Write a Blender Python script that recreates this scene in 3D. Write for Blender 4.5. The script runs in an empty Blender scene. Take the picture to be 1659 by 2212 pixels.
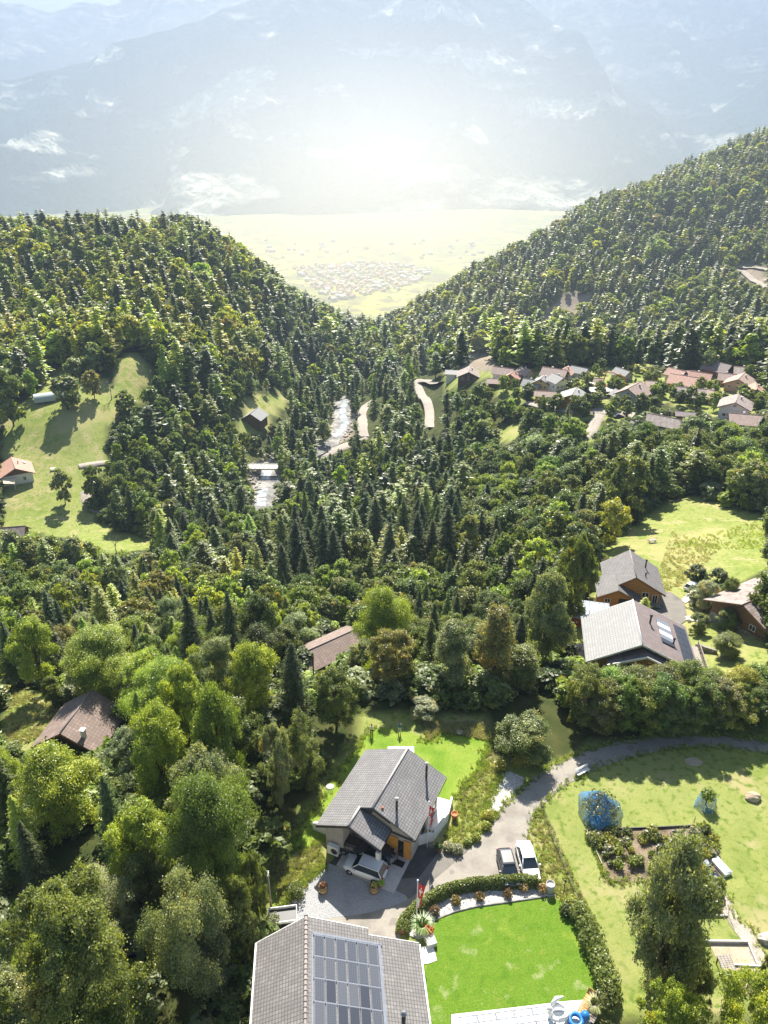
import bpy, bmesh, math, random
import numpy as np
from mathutils import Vector, Matrix
from mathutils.geometry import delaunay_2d_cdt
rnd = random.Random(7)
RNG = np.random.default_rng(11)
S = bpy.context.scene
COL = S.collection
PI = math.pi
# ------------------------------------------------------------------ camera
H = 65.0; PITCH = math.radians(27.0); F = 1579.0; CX, CY = 829.5, 1106.0
cam = bpy.data.objects.new('camera', bpy.data.cameras.new('camera')); COL.objects.link(cam)
cam.location = (0, 0, H); cam.rotation_euler = (math.radians(90) - PITCH, 0, 0)
cam.data.sensor_fit = 'VERTICAL'; cam.data.sensor_height = 24
cam.data.lens = 12 / math.tan(math.radians(35)); cam.data.clip_end = 40000; cam.data.clip_start = 1
S.camera = cam
cp, sp = math.cos(PITCH), math.sin(PITCH)
def ray(px, py):
    a = (px - CX) / F; b = (CY - py) / F
    return (a, cp + b * sp, -sp + b * cp)
def proj(x, y, z):
    zz = z - H
    d = y * cp - zz * sp; v = y * sp + zz * cp
    d = np.where(np.abs(d) < 1e-6, 1e-6, d)
    return CX + F * x / d, CY - F * v / d, d
def atz(px, py, z):                      # the place where a level plane of height z is seen
    r = ray(px, py); t = (z - H) / r[2]
    return (r[0] * t, r[1] * t, z)
def atd(px, py, dist):                   # the place seen in a direction at a ground distance
    r = ray(px, py); t = dist / r[1]
    return (r[0] * t, dist, H + r[2] * t)
# ------------------------------------------------------------------ noise
def _hash(ix, iy, seed):
    h = (ix.astype(np.int64) * 374761393 + iy.astype(np.int64) * 668265263 + seed * 1442695041) & 0xffffffff
    h = ((h ^ (h >> 13)) * 1274126177) & 0xffffffff
    return ((h ^ (h >> 16)) & 0xffff) / 65535.0
def vnoise(x, y, seed=0):
    x = np.asarray(x, float); y = np.asarray(y, float)
    ix = np.floor(x); iy = np.floor(y); fx = x - ix; fy = y - iy
    fx = fx * fx * (3 - 2 * fx); fy = fy * fy * (3 - 2 * fy)
    a = _hash(ix, iy, seed); b = _hash(ix + 1, iy, seed); c = _hash(ix, iy + 1, seed); d = _hash(ix + 1, iy + 1, seed)
    return (a + (b - a) * fx) * (1 - fy) + (c + (d - c) * fx) * fy
def fbm(x, y, oct=5, seed=0, ridged=False):
    s = 0; a = 1; t = 0
    for k in range(oct):
        n = vnoise(np.asarray(x) * 2 ** k + 17.3 * k, np.asarray(y) * 2 ** k - 9.1 * k, seed + k)
        if ridged: n = 1 - np.abs(2 * n - 1)
        s = s + n * a; t += a; a *= 0.5
    return s / t
# ------------------------------------------------------------------ terrain
CP = []
def cz(px, py, z): CP.append(atz(px, py, z))
def cd(px, py, d, trees=0): p = atd(px, py, d); CP.append((p[0], p[1], p[2] - trees))
def cw(x, y, z): CP.append((x, y, z))
# the near terrace
for p in [(830,2212),(560,2212),(1100,2212),(1659,2212),(400,2150),(620,1960),(880,1960),(1200,1900),(1000,1750),(1250,1700),(1500,1800),(1659,1950),(1400,2050),(680,1800),(830,1640),(1000,1620),(1180,1640)]:
    cz(p[0], p[1], 0)
cw(0,0,0); cw(60,0,1); cw(-30,0,-1); cw(0,-50,0); cw(90,-50,2); cw(-90,-50,-6); cw(-80,10,-9)
cz(200,2150,-3); cz(50,2000,-6); cz(300,1850,-4); cz(150,1700,-8); cz(500,1750,-1.5); cz(640,1640,-1.5)
cz(1659,1620,0.5); cz(1400,1610,0); cz(1500,1545,-1)
cz(800,1565,-0.6); cz(950,1565,-0.6); cz(700,1560,-3)
cz(185,1600,-8); cz(60,1560,-9); cz(330,1560,-8)
cz(850,1480,-9); cz(700,1500,-12); cz(1000,1480,-9); cz(1150,1460,-8)
cz(700,1420,-16); cz(500,1450,-15); cz(300,1450,-16); cz(100,1450,-17)
cz(1400,1470,-9); cz(1250,1440,-10); cz(1600,1450,-8); cz(1340,1330,-13); cz(1500,1330,-12); cz(1640,1330,-11)
cz(1150,1300,-20); cz(1320,1180,-21); cz(1500,1130,-22); cz(1650,1130,-20); cz(1500,1070,-25); cz(1650,1050,-24)
cz(900,1380,-26); cz(700,1350,-32); cz(450,1350,-34); cz(150,1350,-34)
cz(800,1250,-46); cz(500,1250,-52); cz(1050,1200,-36); cz(850,1130,-60); cz(650,1150,-62); cz(1100,1080,-48)
cz(1250,1020,-38); cz(1450,980,-32); cz(1620,960,-31)
cz(200,1200,-56); cz(60,1180,-57); cz(20,1150,-57); cz(330,1130,-63); cz(200,1100,-58)
cz(100,1040,-52); cz(10,1050,-52); cz(250,1000,-52); cz(60,960,-46); cz(200,900,-40); cz(60,880,-38); cz(290,780,-30); cz(180,820,-33)
cz(400,1050,-66); cz(400,930,-58); cz(560,880,-66)
cz(560,1055,-76); cz(555,1100,-75); cz(700,960,-84); cz(745,900,-88); cz(760,865,-90); cz(620,1000,-80)
cz(790,900,-82); cz(830,950,-76); cz(925,850,-66); cz(940,910,-60); cz(900,820,-68); cz(1000,790,-48)
cz(900,1000,-66); cz(1000,950,-56); cz(1100,900,-48)
cz(1050,810,-42); cz(1200,870,-39); cz(1200,800,-40); cz(1400,830,-38); cz(1400,900,-35); cz(1640,850,-34); cz(1500,800,-38); cz(1640,800,-36)
# left hill
cd(300,700,375,13); cd(100,760,345,13); cd(0,600,470,15); cd(200,600,480,15); cd(400,620,470,15); cd(560,730,480,14); cd(650,820,520,14)
cd(0,462,640,14); cd(150,478,660,14); cd(300,480,690,14); cd(430,482,720,16); cd(540,552,680,19); cd(620,616,650,20); cd(700,674,620,21); cd(780,712,600,22); cd(860,732,590,22); cd(940,765,575,20)
cd(750,790,545,12); cd(500,560,600,14); cd(860,800,540,12); cd(1000,775,600,13)
# right hill
cd(1659,302,1150,12); cd(1400,404,1080,12); cd(1200,482,1000,12); cd(1050,560,940,12); cd(900,650,860,16); cd(860,690,800,20)
cd(1300,770,560,14); cd(1100,750,580,13); cd(1500,760,540,14); cd(1659,700,520,14); cd(1350,600,760,14); cd(1600,560,760,14); cd(1100,650,740,13); cd(1600,400,950,13); cd(1000,710,650,12); cd(880,710,680,12)
# behind the crests the land falls away to the main valley
for x in (-1500,-900,-500,-200,0,200,500,900,1400): cw(x, 1900, -445); 
for x in (-900,-500,-200): cw(x, 1000, -170)
cw(-20,1000,-215); cw(60,1150,-270); cw(250,1350,-300); cw(700,1500,-200)
cw(-700,700,20); cw(-500,450,5); cw(-350,250,-20); cw(-250,120,-15); cw(900,900,80); cw(700,500,20); cw(450,250,-5); cw(300,100,0); cw(1400,1300,120)
CPA = np.array(CP)
def _uv(x, y):
    yy = np.maximum(np.asarray(y, float), -80) + 130
    return np.asarray(x, float) / yy * 2.2, np.log(yy) * 1.6
_cu, _cv = _uv(CPA[:, 0], CPA[:, 1])
def _ker(r2): return 0.5 * r2 * np.log(r2 + 1e-9)
_n = len(CPA)
_K = _ker((_cu[:, None] - _cu[None]) ** 2 + (_cv[:, None] - _cv[None]) ** 2) + np.eye(_n) * 0.0006
_P = np.stack([np.ones(_n), _cu, _cv], 1)
_A = np.zeros((_n + 3, _n + 3)); _A[:_n, :_n] = _K; _A[:_n, _n:] = _P; _A[_n:, :_n] = _P.T
_w = np.linalg.solve(_A, np.concatenate([CPA[:, 2], np.zeros(3)]))
GU = np.linspace(-1.55, 1.55, 380); GV = np.linspace(math.log(75), math.log(2080), 420)   # lattice in x/(y+130), log(y+130)
_U, _V = np.meshgrid(GU, GV)
_Y = np.exp(_V) - 130; _X = _U * np.exp(_V)
def _rbf(x, y):
    u, v = _uv(x, y); out = np.empty(u.shape); uf = u.ravel(); vf = v.ravel(); o = np.empty(uf.shape)
    for i in range(0, len(uf), 20000):
        r2 = (uf[i:i+20000, None] - _cu) ** 2 + (vf[i:i+20000, None] - _cv) ** 2
        o[i:i+20000] = _ker(r2) @ _w[:_n] + _w[_n] + _w[_n+1] * uf[i:i+20000] + _w[_n+2] * vf[i:i+20000]
    return o.reshape(u.shape)
_Z = _rbf(_X, _Y)
_far = np.clip((_Y - 60) / 300, 0, 1)
_Z = _Z + _far * (fbm(_X / 60, _Y / 60, 5, 3) - .5) * 9 + np.clip((_Y-400)/500,0,1) * (fbm(_X / 170, _Y / 170, 4, 9, True) - .6) * 30
# the terrace is level near the houses
def seg_in(poly, x, y):
    x = np.asarray(x, float); y = np.asarray(y, float); c = np.zeros(x.shape, bool); n = len(poly)
    for i in range(n):
        x1, y1 = poly[i][0], poly[i][1]; x2, y2 = poly[i-1][0], poly[i-1][1]
        if y1 == y2: continue
        m = ((y1 > y) != (y2 > y)) & (x < (x2 - x1) * (y - y1) / (y2 - y1) + x1)
        c ^= m
    return c
_edge = np.clip((np.hypot((_X - 12) / 44, (_Y - 44) / 28) - 1) * 2.2, 0, 1)      # 0 = level terrace
_edge = _edge * _edge * (3 - 2 * _edge)
_Z = _Z * _edge + 0.15 * (fbm(_X / 9, _Y / 9, 3, 5) - .5) * _edge
def hgt(x, y):
    y = np.asarray(y, float); x = np.asarray(x, float)
    e = np.maximum(y, -54) + 130
    fu = np.clip((x / e - GU[0]) / (GU[1] - GU[0]), 0, len(GU) - 1.001)
    fv = np.clip((np.log(e) - GV[0]) / (GV[1] - GV[0]), 0, len(GV) - 1.001)
    iu = fu.astype(int); iv = fv.astype(int); a = fu - iu; b = fv - iv
    return (_Z[iv, iu] * (1-a) * (1-b) + _Z[iv, iu+1] * a * (1-b) + _Z[iv+1, iu] * (1-a) * b + _Z[iv+1, iu+1] * a * b)
def G(px, py, maxd=1900, hmin=0.0):           # where the ground is seen in a direction
    r = ray(px, py)
    t = np.concatenate([np.linspace(20, 200, 900), np.linspace(200, maxd, 3000)[1:]]) / r[1]
    X = r[0] * t; Y = r[1] * t; Z = H + r[2] * t
    d = Z - hgt(X, Y) - hmin
    i = np.argmax(d < 0)
    if d[i] >= 0: i = len(t) - 1
    if i > 0:
        f = d[i-1] / (d[i-1] - d[i] + 1e-9); tt = t[i-1] + (t[i] - t[i-1]) * f
    else: tt = t[0]
    return Vector((r[0] * tt, r[1] * tt, float(hgt(r[0] * tt, r[1] * tt))))
# ------------------------------------------------------------------ object helpers
def tag(o, label=None, cat=None, group=None, kind=None):
    if label: o['label'] = label
    if cat: o['category'] = cat
    if group: o['group'] = group
    if kind: o['kind'] = kind
    return o
def link(name, me, mat=None, parent=None):
    o = bpy.data.objects.new(name, me); COL.objects.link(o)
    if mat is not None:
        for m in (mat if isinstance(mat, (list, tuple)) else [mat]): me.materials.append(m)
    if parent is not None: o.parent = parent
    return o
def empty(name, loc, rz=0, label=None, cat=None, group=None):
    o = bpy.data.objects.new(name, None); COL.objects.link(o); o.empty_display_size = .5
    o.location = loc; o.rotation_euler = (0, 0, rz); return tag(o, label, cat, group)
def kids(o): return [c for c in COL.objects if c.parent == o]
CHILD = {}
def copy_tree(o, parent=None):
    c = o.copy(); COL.objects.link(c)
    if parent is not None: c.parent = parent
    for ch in o.children: copy_tree(ch, c)
    return c
def mesh_np(name, V, Fq, smooth=False, attrs=None, mi=None):
    V = np.asarray(V, np.float32); Fq = np.asarray(Fq, np.int32); k = Fq.shape[1]
    me = bpy.data.meshes.new(name); me.vertices.add(len(V)); me.vertices.foreach_set('co', V.ravel())
    me.loops.add(Fq.size); me.loops.foreach_set('vertex_index', Fq.ravel())
    me.polygons.add(len(Fq)); me.polygons.foreach_set('loop_start', np.arange(0, Fq.size, k, dtype=np.int32))
    try: me.polygons.foreach_set('loop_total', np.full(len(Fq), k, np.int32))
    except Exception: pass
    me.polygons.foreach_set('use_smooth', np.full(len(Fq), smooth))
    if mi is not None: me.polygons.foreach_set('material_index', np.asarray(mi, np.int32))
    me.update(calc_edges=True)
    for an, (dom, typ, data) in (attrs or {}).items():
        a = me.attributes.new(an, typ, dom)
        a.data.foreach_set('color' if 'COLOR' in typ else ('vector' if typ == 'FLOAT_VECTOR' else 'value'), np.asarray(data, np.float32).ravel())
    return me
class MB:                                  # gathers simple shapes into one mesh
    def __init__(s): s.v = []; s.f = []; s.m = []; s.sm = []
    def add(s, vs, fs, m=0, sm=False):
        b = len(s.v); s.v += [tuple(v) for v in vs]
        for f in fs: s.f.append([b + i for i in f]); s.m.append(m); s.sm.append(sm)
        return s
    def box(s, cx, cy, cz, sx, sy, sz, rz=0, m=0, M=None):
        vs = [(x * sx / 2, y * sy / 2, z * sz / 2) for x in (-1, 1) for y in (-1, 1) for z in (-1, 1)]
        R = Matrix.Rotation(rz, 4, 'Z') if M is None else M
        vs = [R @ Vector(v) + Vector((cx, cy, cz)) for v in vs]
        return s.add(vs, [(0,1,3,2),(4,6,7,5),(0,4,5,1),(2,3,7,6),(0,2,6,4),(1,5,7,3)], m)
    def tube(s, pts, r, n=8, m=0, cap=True, sm=True):
        pts = [Vector(p) for p in pts]; rs = r if isinstance(r, (list, tuple)) else [r] * len(pts)
        vs = []; 
        for i, p in enumerate(pts):
            d = (pts[min(i+1, len(pts)-1)] - pts[max(i-1, 0)]).normalized()
            a = Vector((1, 0, 0)) if abs(d.x) < .8 else Vector((0, 1, 0))
            u = d.cross(a).normalized(); w = d.cross(u)
            vs += [p + (u * math.cos(2*PI*k/n) + w * math.sin(2*PI*k/n)) * rs[i] for k in range(n)]
        fs = [(i*n+k, i*n+(k+1)%n, (i+1)*n+(k+1)%n, (i+1)*n+k) for i in range(len(pts)-1) for k in range(n)]
        if cap: fs += [tuple(range(n))[::-1], tuple(range((len(pts)-1)*n, len(pts)*n))]
        return s.add(vs, fs, m, sm)
    def lathe(s, prof, n=16, c=(0,0,0), m=0, sm=True):
        vs = [(c[0] + r * math.cos(2*PI*k/n), c[1] + r * math.sin(2*PI*k/n), c[2] + z) for r, z in prof for k in range(n)]
        fs = [(i*n+k, i*n+(k+1)%n, (i+1)*n+(k+1)%n, (i+1)*n+k) for i in range(len(prof)-1) for k in range(n)]
        fs += [tuple(range(n))[::-1], tuple(range((len(prof)-1)*n, len(prof)*n))]
        return s.add(vs, fs, m, sm)
    def slab(s, quad, t, m=0):             # a plate with thickness t below the four/any corner points
        q = [Vector(p) for p in quad]; nrm = (q[1]-q[0]).cross(q[2]-q[1]).normalized()
        if nrm.z < 0: nrm = -nrm
        lo = [p - nrm * t for p in q]; k = len(q)
        return s.add(q + lo, [tuple(range(k)), tuple(range(2*k-1, k-1, -1))] + [(i, i+k, (i+1)%k+k, (i+1)%k) for i in range(k)], m)
    def prism(s, poly, z0, z1, m=0):
        k = len(poly); vs = [(p[0], p[1], z0) for p in poly] + [(p[0], p[1], z1) for p in poly]
        return s.add(vs, [tuple(range(k))[::-1], tuple(range(k, 2*k))] + [(i, (i+1)%k, (i+1)%k+k, i+k) for i in range(k)], m)
    def build(s, name, mat, parent=None, bevel=0):
        me = bpy.data.meshes.new(name); me.from_pydata([tuple(v) for v in s.v], [], s.f)
        for p, mi, sm in zip(me.polygons, s.m, s.sm): p.material_index = mi; p.use_smooth = sm
        bm = bmesh.new(); bm.from_mesh(me); bmesh.ops.recalc_face_normals(bm, faces=bm.faces); bm.to_mesh(me); bm.free()
        o = link(name, me, mat, parent)
        if bevel:
            b = o.modifiers.new('bevel', 'BEVEL'); b.width = bevel; b.segments = 2; b.limit_method = 'ANGLE'
        return o
# ------------------------------------------------------------------ materials
def newmat(name):
    m = bpy.data.materials.new(name); m.use_nodes = True; nt = m.node_tree
    return m, nt, nt.nodes['Principled BSDF']
def N(nt, typ, **kw):
    n = nt.nodes.new(typ)
    for k, v in kw.items():
        if k.startswith('i_'):
            key = k[2:]; n.inputs[int(key) if key.isdigit() else key.replace('_', ' ')].default_value = v
        else: setattr(n, k, v)
    return n
def mixc(nt, fac, a, b, mode='MIX'):
    n = nt.nodes.new('ShaderNodeMix'); n.data_type = 'RGBA'; n.blend_type = mode
    for sock, v in ((n.inputs[0], fac), (n.inputs[6], a), (n.inputs[7], b)):
        if isinstance(v, bpy.types.NodeSocket): nt.links.new(v, sock)
        elif isinstance(v, (int, float)): sock.default_value = v
        else: sock.default_value = (*v[:3], 1)
    return n.outputs[2]
def noise_fac(nt, scale, lo=.4, hi=.6, detail=4, coord='Object', vec=None):
    tc = nt.nodes.new('ShaderNodeTexCoord'); n = N(nt, 'ShaderNodeTexNoise', i_Scale=scale, i_Detail=detail)
    if vec is None: nt.links.new(tc.outputs[coord], n.inputs['Vector'])
    else: nt.links.new(vec, n.inputs['Vector'])
    r = N(nt, 'ShaderNodeMapRange', i_1=lo, i_2=hi); nt.links.new(n.outputs['Fac'], r.inputs[0])
    return r.outputs[0]
def bump(nt, bs, h, strength=.4, dist=.05):
    b = N(nt, 'ShaderNodeBump', i_Strength=strength, i_Distance=dist); nt.links.new(h, b.inputs['Height'])
    nt.links.new(b.outputs[0], bs.inputs['Normal'])
def plain(name, col, rough=.7, var=.18, scale=3.0, metal=0.0, bmp=0.0, spec=.4):
    m, nt, bs = newmat(name); f = noise_fac(nt, scale, .3, .7)
    d = tuple(c * (1 - var) for c in col); l = tuple(min(1, c * (1 + var)) for c in col)
    nt.links.new(mixc(nt, f, d, l), bs.inputs['Base Color']); bs.inputs['Roughness'].default_value = rough
    bs.inputs['Metallic'].default_value = metal; bs.inputs['Specular IOR Level'].default_value = spec
    if bmp: bump(nt, bs, f, bmp)
    return m
# ------------------------------------------------------------------ light
SUN_EL = math.radians(47)
w = bpy.data.worlds.new('World'); S.world = w; w.use_nodes = True
sky = w.node_tree.nodes.new('ShaderNodeTexSky'); sky.sky_type = 'NISHITA'; sky.sun_disc = False
sky.sun_elevation = SUN_EL; sky.sun_rotation = 0; sky.altitude = 900; sky.dust_density = 2.0
bg = w.node_tree.nodes['Background']; w.node_tree.links.new(sky.outputs[0], bg.inputs[0]); bg.inputs[1].default_value = 0.05
sun = bpy.data.objects.new('sun', bpy.data.lights.new('sun', 'SUN')); COL.objects.link(sun)
sun.data.energy = 5.0; sun.data.angle = math.radians(.53); sun.data.color = (1, .935, .83)
sun.rotation_euler = (-(PI/2 - SUN_EL), 0, math.radians(0)); sun.location = (0, 60, 120)
S.view_settings.view_transform = 'Standard'; S.view_settings.look = 'None'; S.view_settings.exposure = 1.74; S.view_settings.gamma = 1
S.cycles.max_bounces = 8; S.cycles.volume_bounces = 1; S.cycles.transparent_max_bounces = 8; S.cycles.diffuse_bounces = 3
# haze
hz = MB().box(0, 5200, 540, 15000, 12400, 1962).build('haze', None)
hm = bpy.data.materials.new('haze'); hm.use_nodes = True; ht = hm.node_tree; ht.nodes.clear()
ho = ht.nodes.new('ShaderNodeOutputMaterial'); pv = ht.nodes.new('ShaderNodeVolumePrincipled')
pv.inputs['Color'].default_value = (.34, .44, .60, 1); pv.inputs['Density'].default_value = 1.65e-4; pv.inputs['Anisotropy'].default_value = .12
ht.links.new(pv.outputs[0], ho.inputs['Volume']); hz.data.materials.append(hm)
tag(hz, 'pale sunlit haze filling the air of the whole valley', 'haze', kind='stuff')

# volume added to make the glow over the valley, thinning out from its middle
mo = MB().box(0, 0, 0, 6000, 7000, 2400).build('glow_volume', None); mo.location = (0, 4000, 0)
mt = bpy.data.materials.new('glow_volume'); mt.use_nodes = True; q = mt.node_tree; q.nodes.clear()
oo = q.nodes.new('ShaderNodeOutputMaterial'); vp = q.nodes.new('ShaderNodeVolumePrincipled'); vp.inputs['Color'].default_value = (1, .965, .88, 1); vp.inputs['Anisotropy'].default_value = .6
tc = q.nodes.new('ShaderNodeTexCoord'); mp = N(q, 'ShaderNodeMapping'); mp.inputs['Scale'].default_value = (1/720, 1/1500, 1/370); mp.inputs['Location'].default_value = (0, 1.13, .24)
q.links.new(tc.outputs['Object'], mp.inputs[0]); vm = N(q, 'ShaderNodeVectorMath', operation='DOT_PRODUCT'); q.links.new(mp.outputs[0], vm.inputs[0]); q.links.new(mp.outputs[0], vm.inputs[1])
m1_ = N(q, 'ShaderNodeMath', operation='MULTIPLY', i_1=-1.35); q.links.new(vm.outputs['Value'], m1_.inputs[0]); m2_ = N(q, 'ShaderNodeMath', operation='EXPONENT'); q.links.new(m1_.outputs[0], m2_.inputs[0])
m3_ = N(q, 'ShaderNodeMath', operation='MULTIPLY', i_1=3.7e-4); q.links.new(m2_.outputs[0], m3_.inputs[0]); q.links.new(m3_.outputs[0], vp.inputs['Density']); q.links.new(vp.outputs[0], oo.inputs['Volume'])
mo.data.materials.append(mt); tag(mo, 'bright glow volume added over the main valley', 'glow_volume', kind='stuff')
# ------------------------------------------------------------------ zones, in the direction they are seen
def PZ(*pts): return pts
CLEAR = {
 'garden': PZ((553,2212),(560,1960),(600,1840),(700,1680),(790,1545),(1045,1545),(1070,1640),(1180,1655),(1280,1600),(1420,1586),(1659,1588),(1659,2212)),
 'meadow_left': PZ((0,905),(70,860),(110,795),(190,800),(245,830),(255,775),(290,755),(318,775),(320,830),(290,880),(240,920),(235,1010),(200,1060),(190,1100),(260,1150),(340,1160),(330,1185),(240,1195),(150,1165),(60,1150),(0,1165)),
 'patch_left': PZ((40,1480),(110,1500),(150,1520),(100,1590),(40,1640),(0,1600)),
 'chalet_left': PZ((85,1590),(180,1490),(275,1535),(240,1620),(150,1610)),
 'grass_low_left': PZ((0,2212),(0,1960),(130,1900),(200,1920),(130,1990),(60,2110)),
 'hut_meadow': PZ((525,905),(530,855),(610,852),(630,870),(600,890),(560,935),(530,930)),
 'hut': PZ((520,905),(580,905),(580,935),(520,935)),
 'river': PZ((535,1012),(600,1012),(600,1090),(540,1105)),
 'bridge': PZ((530,1004),(600,1004),(600,1022),(530,1022)),
 'river2': PZ((650,985),(695,962),(734,925),(728,870),(756,860),(758,900),(758,945),(700,980),(665,990)),
 'road_low': PZ((774,880),(792,862),(818,868),(806,890),(802,945),(776,940)),
 'road_up': PZ((890,812),(940,812),(942,850),(954,880),(950,928),(918,928),(914,860)),
 'meadow_right': PZ((1380,1110),(1420,1085),(1500,1068),(1659,1115),(1659,1230),(1600,1260),(1500,1270),(1500,1310),(1659,1310),(1659,1455),(1500,1455),(1480,1465),(1290,1450),(1230,1400),(1220,1320),(1280,1300),(1290,1180),(1330,1150)),
 'village_a': PZ((965,845),(960,800),(1040,790),(1050,815),(1010,830)),
 'village': PZ((1060,845),(1060,800),(1330,790),(1430,815),(1659,800),(1659,860),(1640,925),(1560,905),(1440,870),(1330,915),(1190,895)),
 'village_b': PZ((1400,925),(1400,900),(1480,895),(1490,925)),
 'track_right': PZ((1255,955),(1260,930),(1290,915),(1290,955)),
 'barn': PZ((640,1420),(730,1355),(770,1360),(760,1400),(700,1450),(650,1440)),
 'bluffx': PZ((1060,720),(1150,690),(1230,630),(1280,640),(1275,675),(1190,690),(1110,730)),
 'track_top': PZ((1575,570),(1659,578),(1659,625),(1620,605)),
 'pit': PZ((1425,760),(1480,770),(1500,800),(1470,800)),
 'field_far': PZ((1000,800),(1000,765),(1065,770),(1065,800)),
 'valley': PZ((455,470),(1200,470),(1140,500),(990,570),(860,640),(760,650),(640,590),(560,520)),
 'meadow_mid': PZ((1060,930),(1125,915),(1120,950),(1070,960)),
}
def in_clear(px, py, names=None):
    c = np.zeros(np.shape(px), bool)
    for k, p in CLEAR.items():
        if (names is None and k != 'bluffx') or (names is not None and k in names): c |= seg_in(p, px, py)
    return c
# ground attributes
gx, gy, gz = _X.ravel(), _Y.ravel(), _Z.ravel()
gpx, gpy, _ = proj(gx, gy, gz)
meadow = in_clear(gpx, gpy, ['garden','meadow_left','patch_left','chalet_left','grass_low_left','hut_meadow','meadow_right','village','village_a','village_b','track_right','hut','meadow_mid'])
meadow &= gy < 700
meadow |= (gy < 95) & (gx > 35)
rock = in_clear(gpx, gpy, ['river','river2','bluffx','track_top','pit','bridge','field_far']) & (gy > 150) & (gy < 900)
def zone_dry():
    d = np.zeros(len(gx))
    for (px, py, r) in [(1180,1860,3.0),(1160,1800,2.5),(1200,1930,3),(660,1840,3.5),(640,1900,3.5),(1000,1575,4),(1060,1590,3),(90,1550,8),(1440,1200,10),(1480,1230,8),(1400,1160,9),(1380,1300,6),(1500,1160,6),(60,1000,14),(290,800,25),(60,1060,10),(560,870,20),(1010,1700,2.5),(1050,1640,3)]:
        p = G(px, py); d = np.maximum(d, np.clip(1.3 - np.hypot(gx - p.x, gy - p.y) / r, 0, 1))
    return d
dry = zone_dry()
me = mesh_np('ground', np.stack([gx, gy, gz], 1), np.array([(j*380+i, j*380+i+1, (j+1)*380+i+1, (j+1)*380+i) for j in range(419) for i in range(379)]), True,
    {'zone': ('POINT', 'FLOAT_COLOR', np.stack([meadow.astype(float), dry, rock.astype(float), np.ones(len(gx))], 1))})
m, nt, bs = newmat('ground')
at = N(nt, 'ShaderNodeAttribute', attribute_name='zone'); sep = nt.nodes.new('ShaderNodeSeparateColor'); nt.links.new(at.outputs['Color'], sep.inputs[0])
big = noise_fac(nt, .05, .35, .65, 6); mid = noise_fac(nt, .35, .35, .65, 6); fine = noise_fac(nt, 5, .3, .7, 5); vf = noise_fac(nt, 22, .3, .7, 3)
grass = mixc(nt, mid, (.19, .26, .045), (.36, .385, .11)); grass = mixc(nt, big, grass, (.36, .38, .13)); 
grass = mixc(nt, fine, mixc(nt, .35, grass, (.08, .13, .02)), grass)
dryc = mixc(nt, fine, (.26, .20, .09), (.50, .40, .22)); dryc = mixc(nt, mid, dryc, (.36, .32, .14))
mm = N(nt, 'ShaderNodeMath', operation='MULTIPLY_ADD', i_1=1.6, i_2=-.3); nt.links.new(mid, mm.inputs[0])
dm = N(nt, 'ShaderNodeMath', operation='MULTIPLY', use_clamp=True); nt.links.new(mm.outputs[0], dm.inputs[0]); nt.links.new(sep.outputs[1], dm.inputs[1])
grass = mixc(nt, dm.outputs[0], grass, dryc)
grass = mixc(nt, noise_fac(nt, .16, .56, .66, 8), grass, (.40, .36, .17)); grass = mixc(nt, noise_fac(nt, 1.3, .52, .66, 6), grass, (.15, .22, .04)); grass = mixc(nt, noise_fac(nt, .028, .55, .62, 9), grass, (.38, .36, .15))
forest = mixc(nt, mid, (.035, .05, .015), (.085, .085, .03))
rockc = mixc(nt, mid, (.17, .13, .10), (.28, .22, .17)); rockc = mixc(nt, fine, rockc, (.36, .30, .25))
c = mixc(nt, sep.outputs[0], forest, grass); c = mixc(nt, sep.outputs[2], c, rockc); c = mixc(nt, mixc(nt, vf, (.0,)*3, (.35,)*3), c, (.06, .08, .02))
nt.links.new(c, bs.inputs['Base Color']); bs.inputs['Roughness'].default_value = .95; bs.inputs['Specular IOR Level'].default_value = .1
bump(nt, bs, vf, .6, .06)
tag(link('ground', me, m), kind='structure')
# ------------------------------------------------------------------ main valley floor
vx = np.linspace(-9000, 9000, 61); vy = np.linspace(1500, 12500, 61); VX, VY = np.meshgrid(vx, vy)
VZ = np.full(VX.shape, -436.0)
# a fan of vineyards rising at the foot of the far mountain
fp = atz(1060, 470, -436)
VZ += 60 * np.exp(-(((VX - fp[0]) / 900) ** 2 + ((VY - fp[1] - 500) / 700) ** 2))
def gridF(n, m): return np.array([(j*n+i, j*n+i+1, (j+1)*n+i+1, (j+1)*n+i) for j in range(m-1) for i in range(n-1)])
m, nt, bs = newmat('valley_fields')
tc = nt.nodes.new('ShaderNodeTexCoord'); mp = N(nt, 'ShaderNodeMapping'); mp.inputs['Scale'].default_value = (1/170, 1/420, .001); nt.links.new(tc.outputs['Object'], mp.inputs[0])
vo = N(nt, 'ShaderNodeTexVoronoi', i_Scale=1, distance='CHEBYCHEV'); nt.links.new(mp.outputs[0], vo.inputs['Vector'])
hs = nt.nodes.new('ShaderNodeSeparateColor'); nt.links.new(vo.outputs['Color'], hs.inputs[0])
c = mixc(nt, hs.outputs[0], (.24, .27, .05), (.60, .54, .13)); c = mixc(nt, noise_fac(nt, .012, .45, .6), c, (.22, .20, .09))
c = mixc(nt, noise_fac(nt, .03, .60, .64, 5), c, (.05, .07, .03))
nt.links.new(c, bs.inputs['Base Color']); bs.inputs['Roughness'].default_value = 1
tag(link('valley_floor', mesh_np('valley_floor', np.stack([VX.ravel(), VY.ravel(), VZ.ravel()], 1), gridF(61, 61), True), m), kind='structure')
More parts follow.
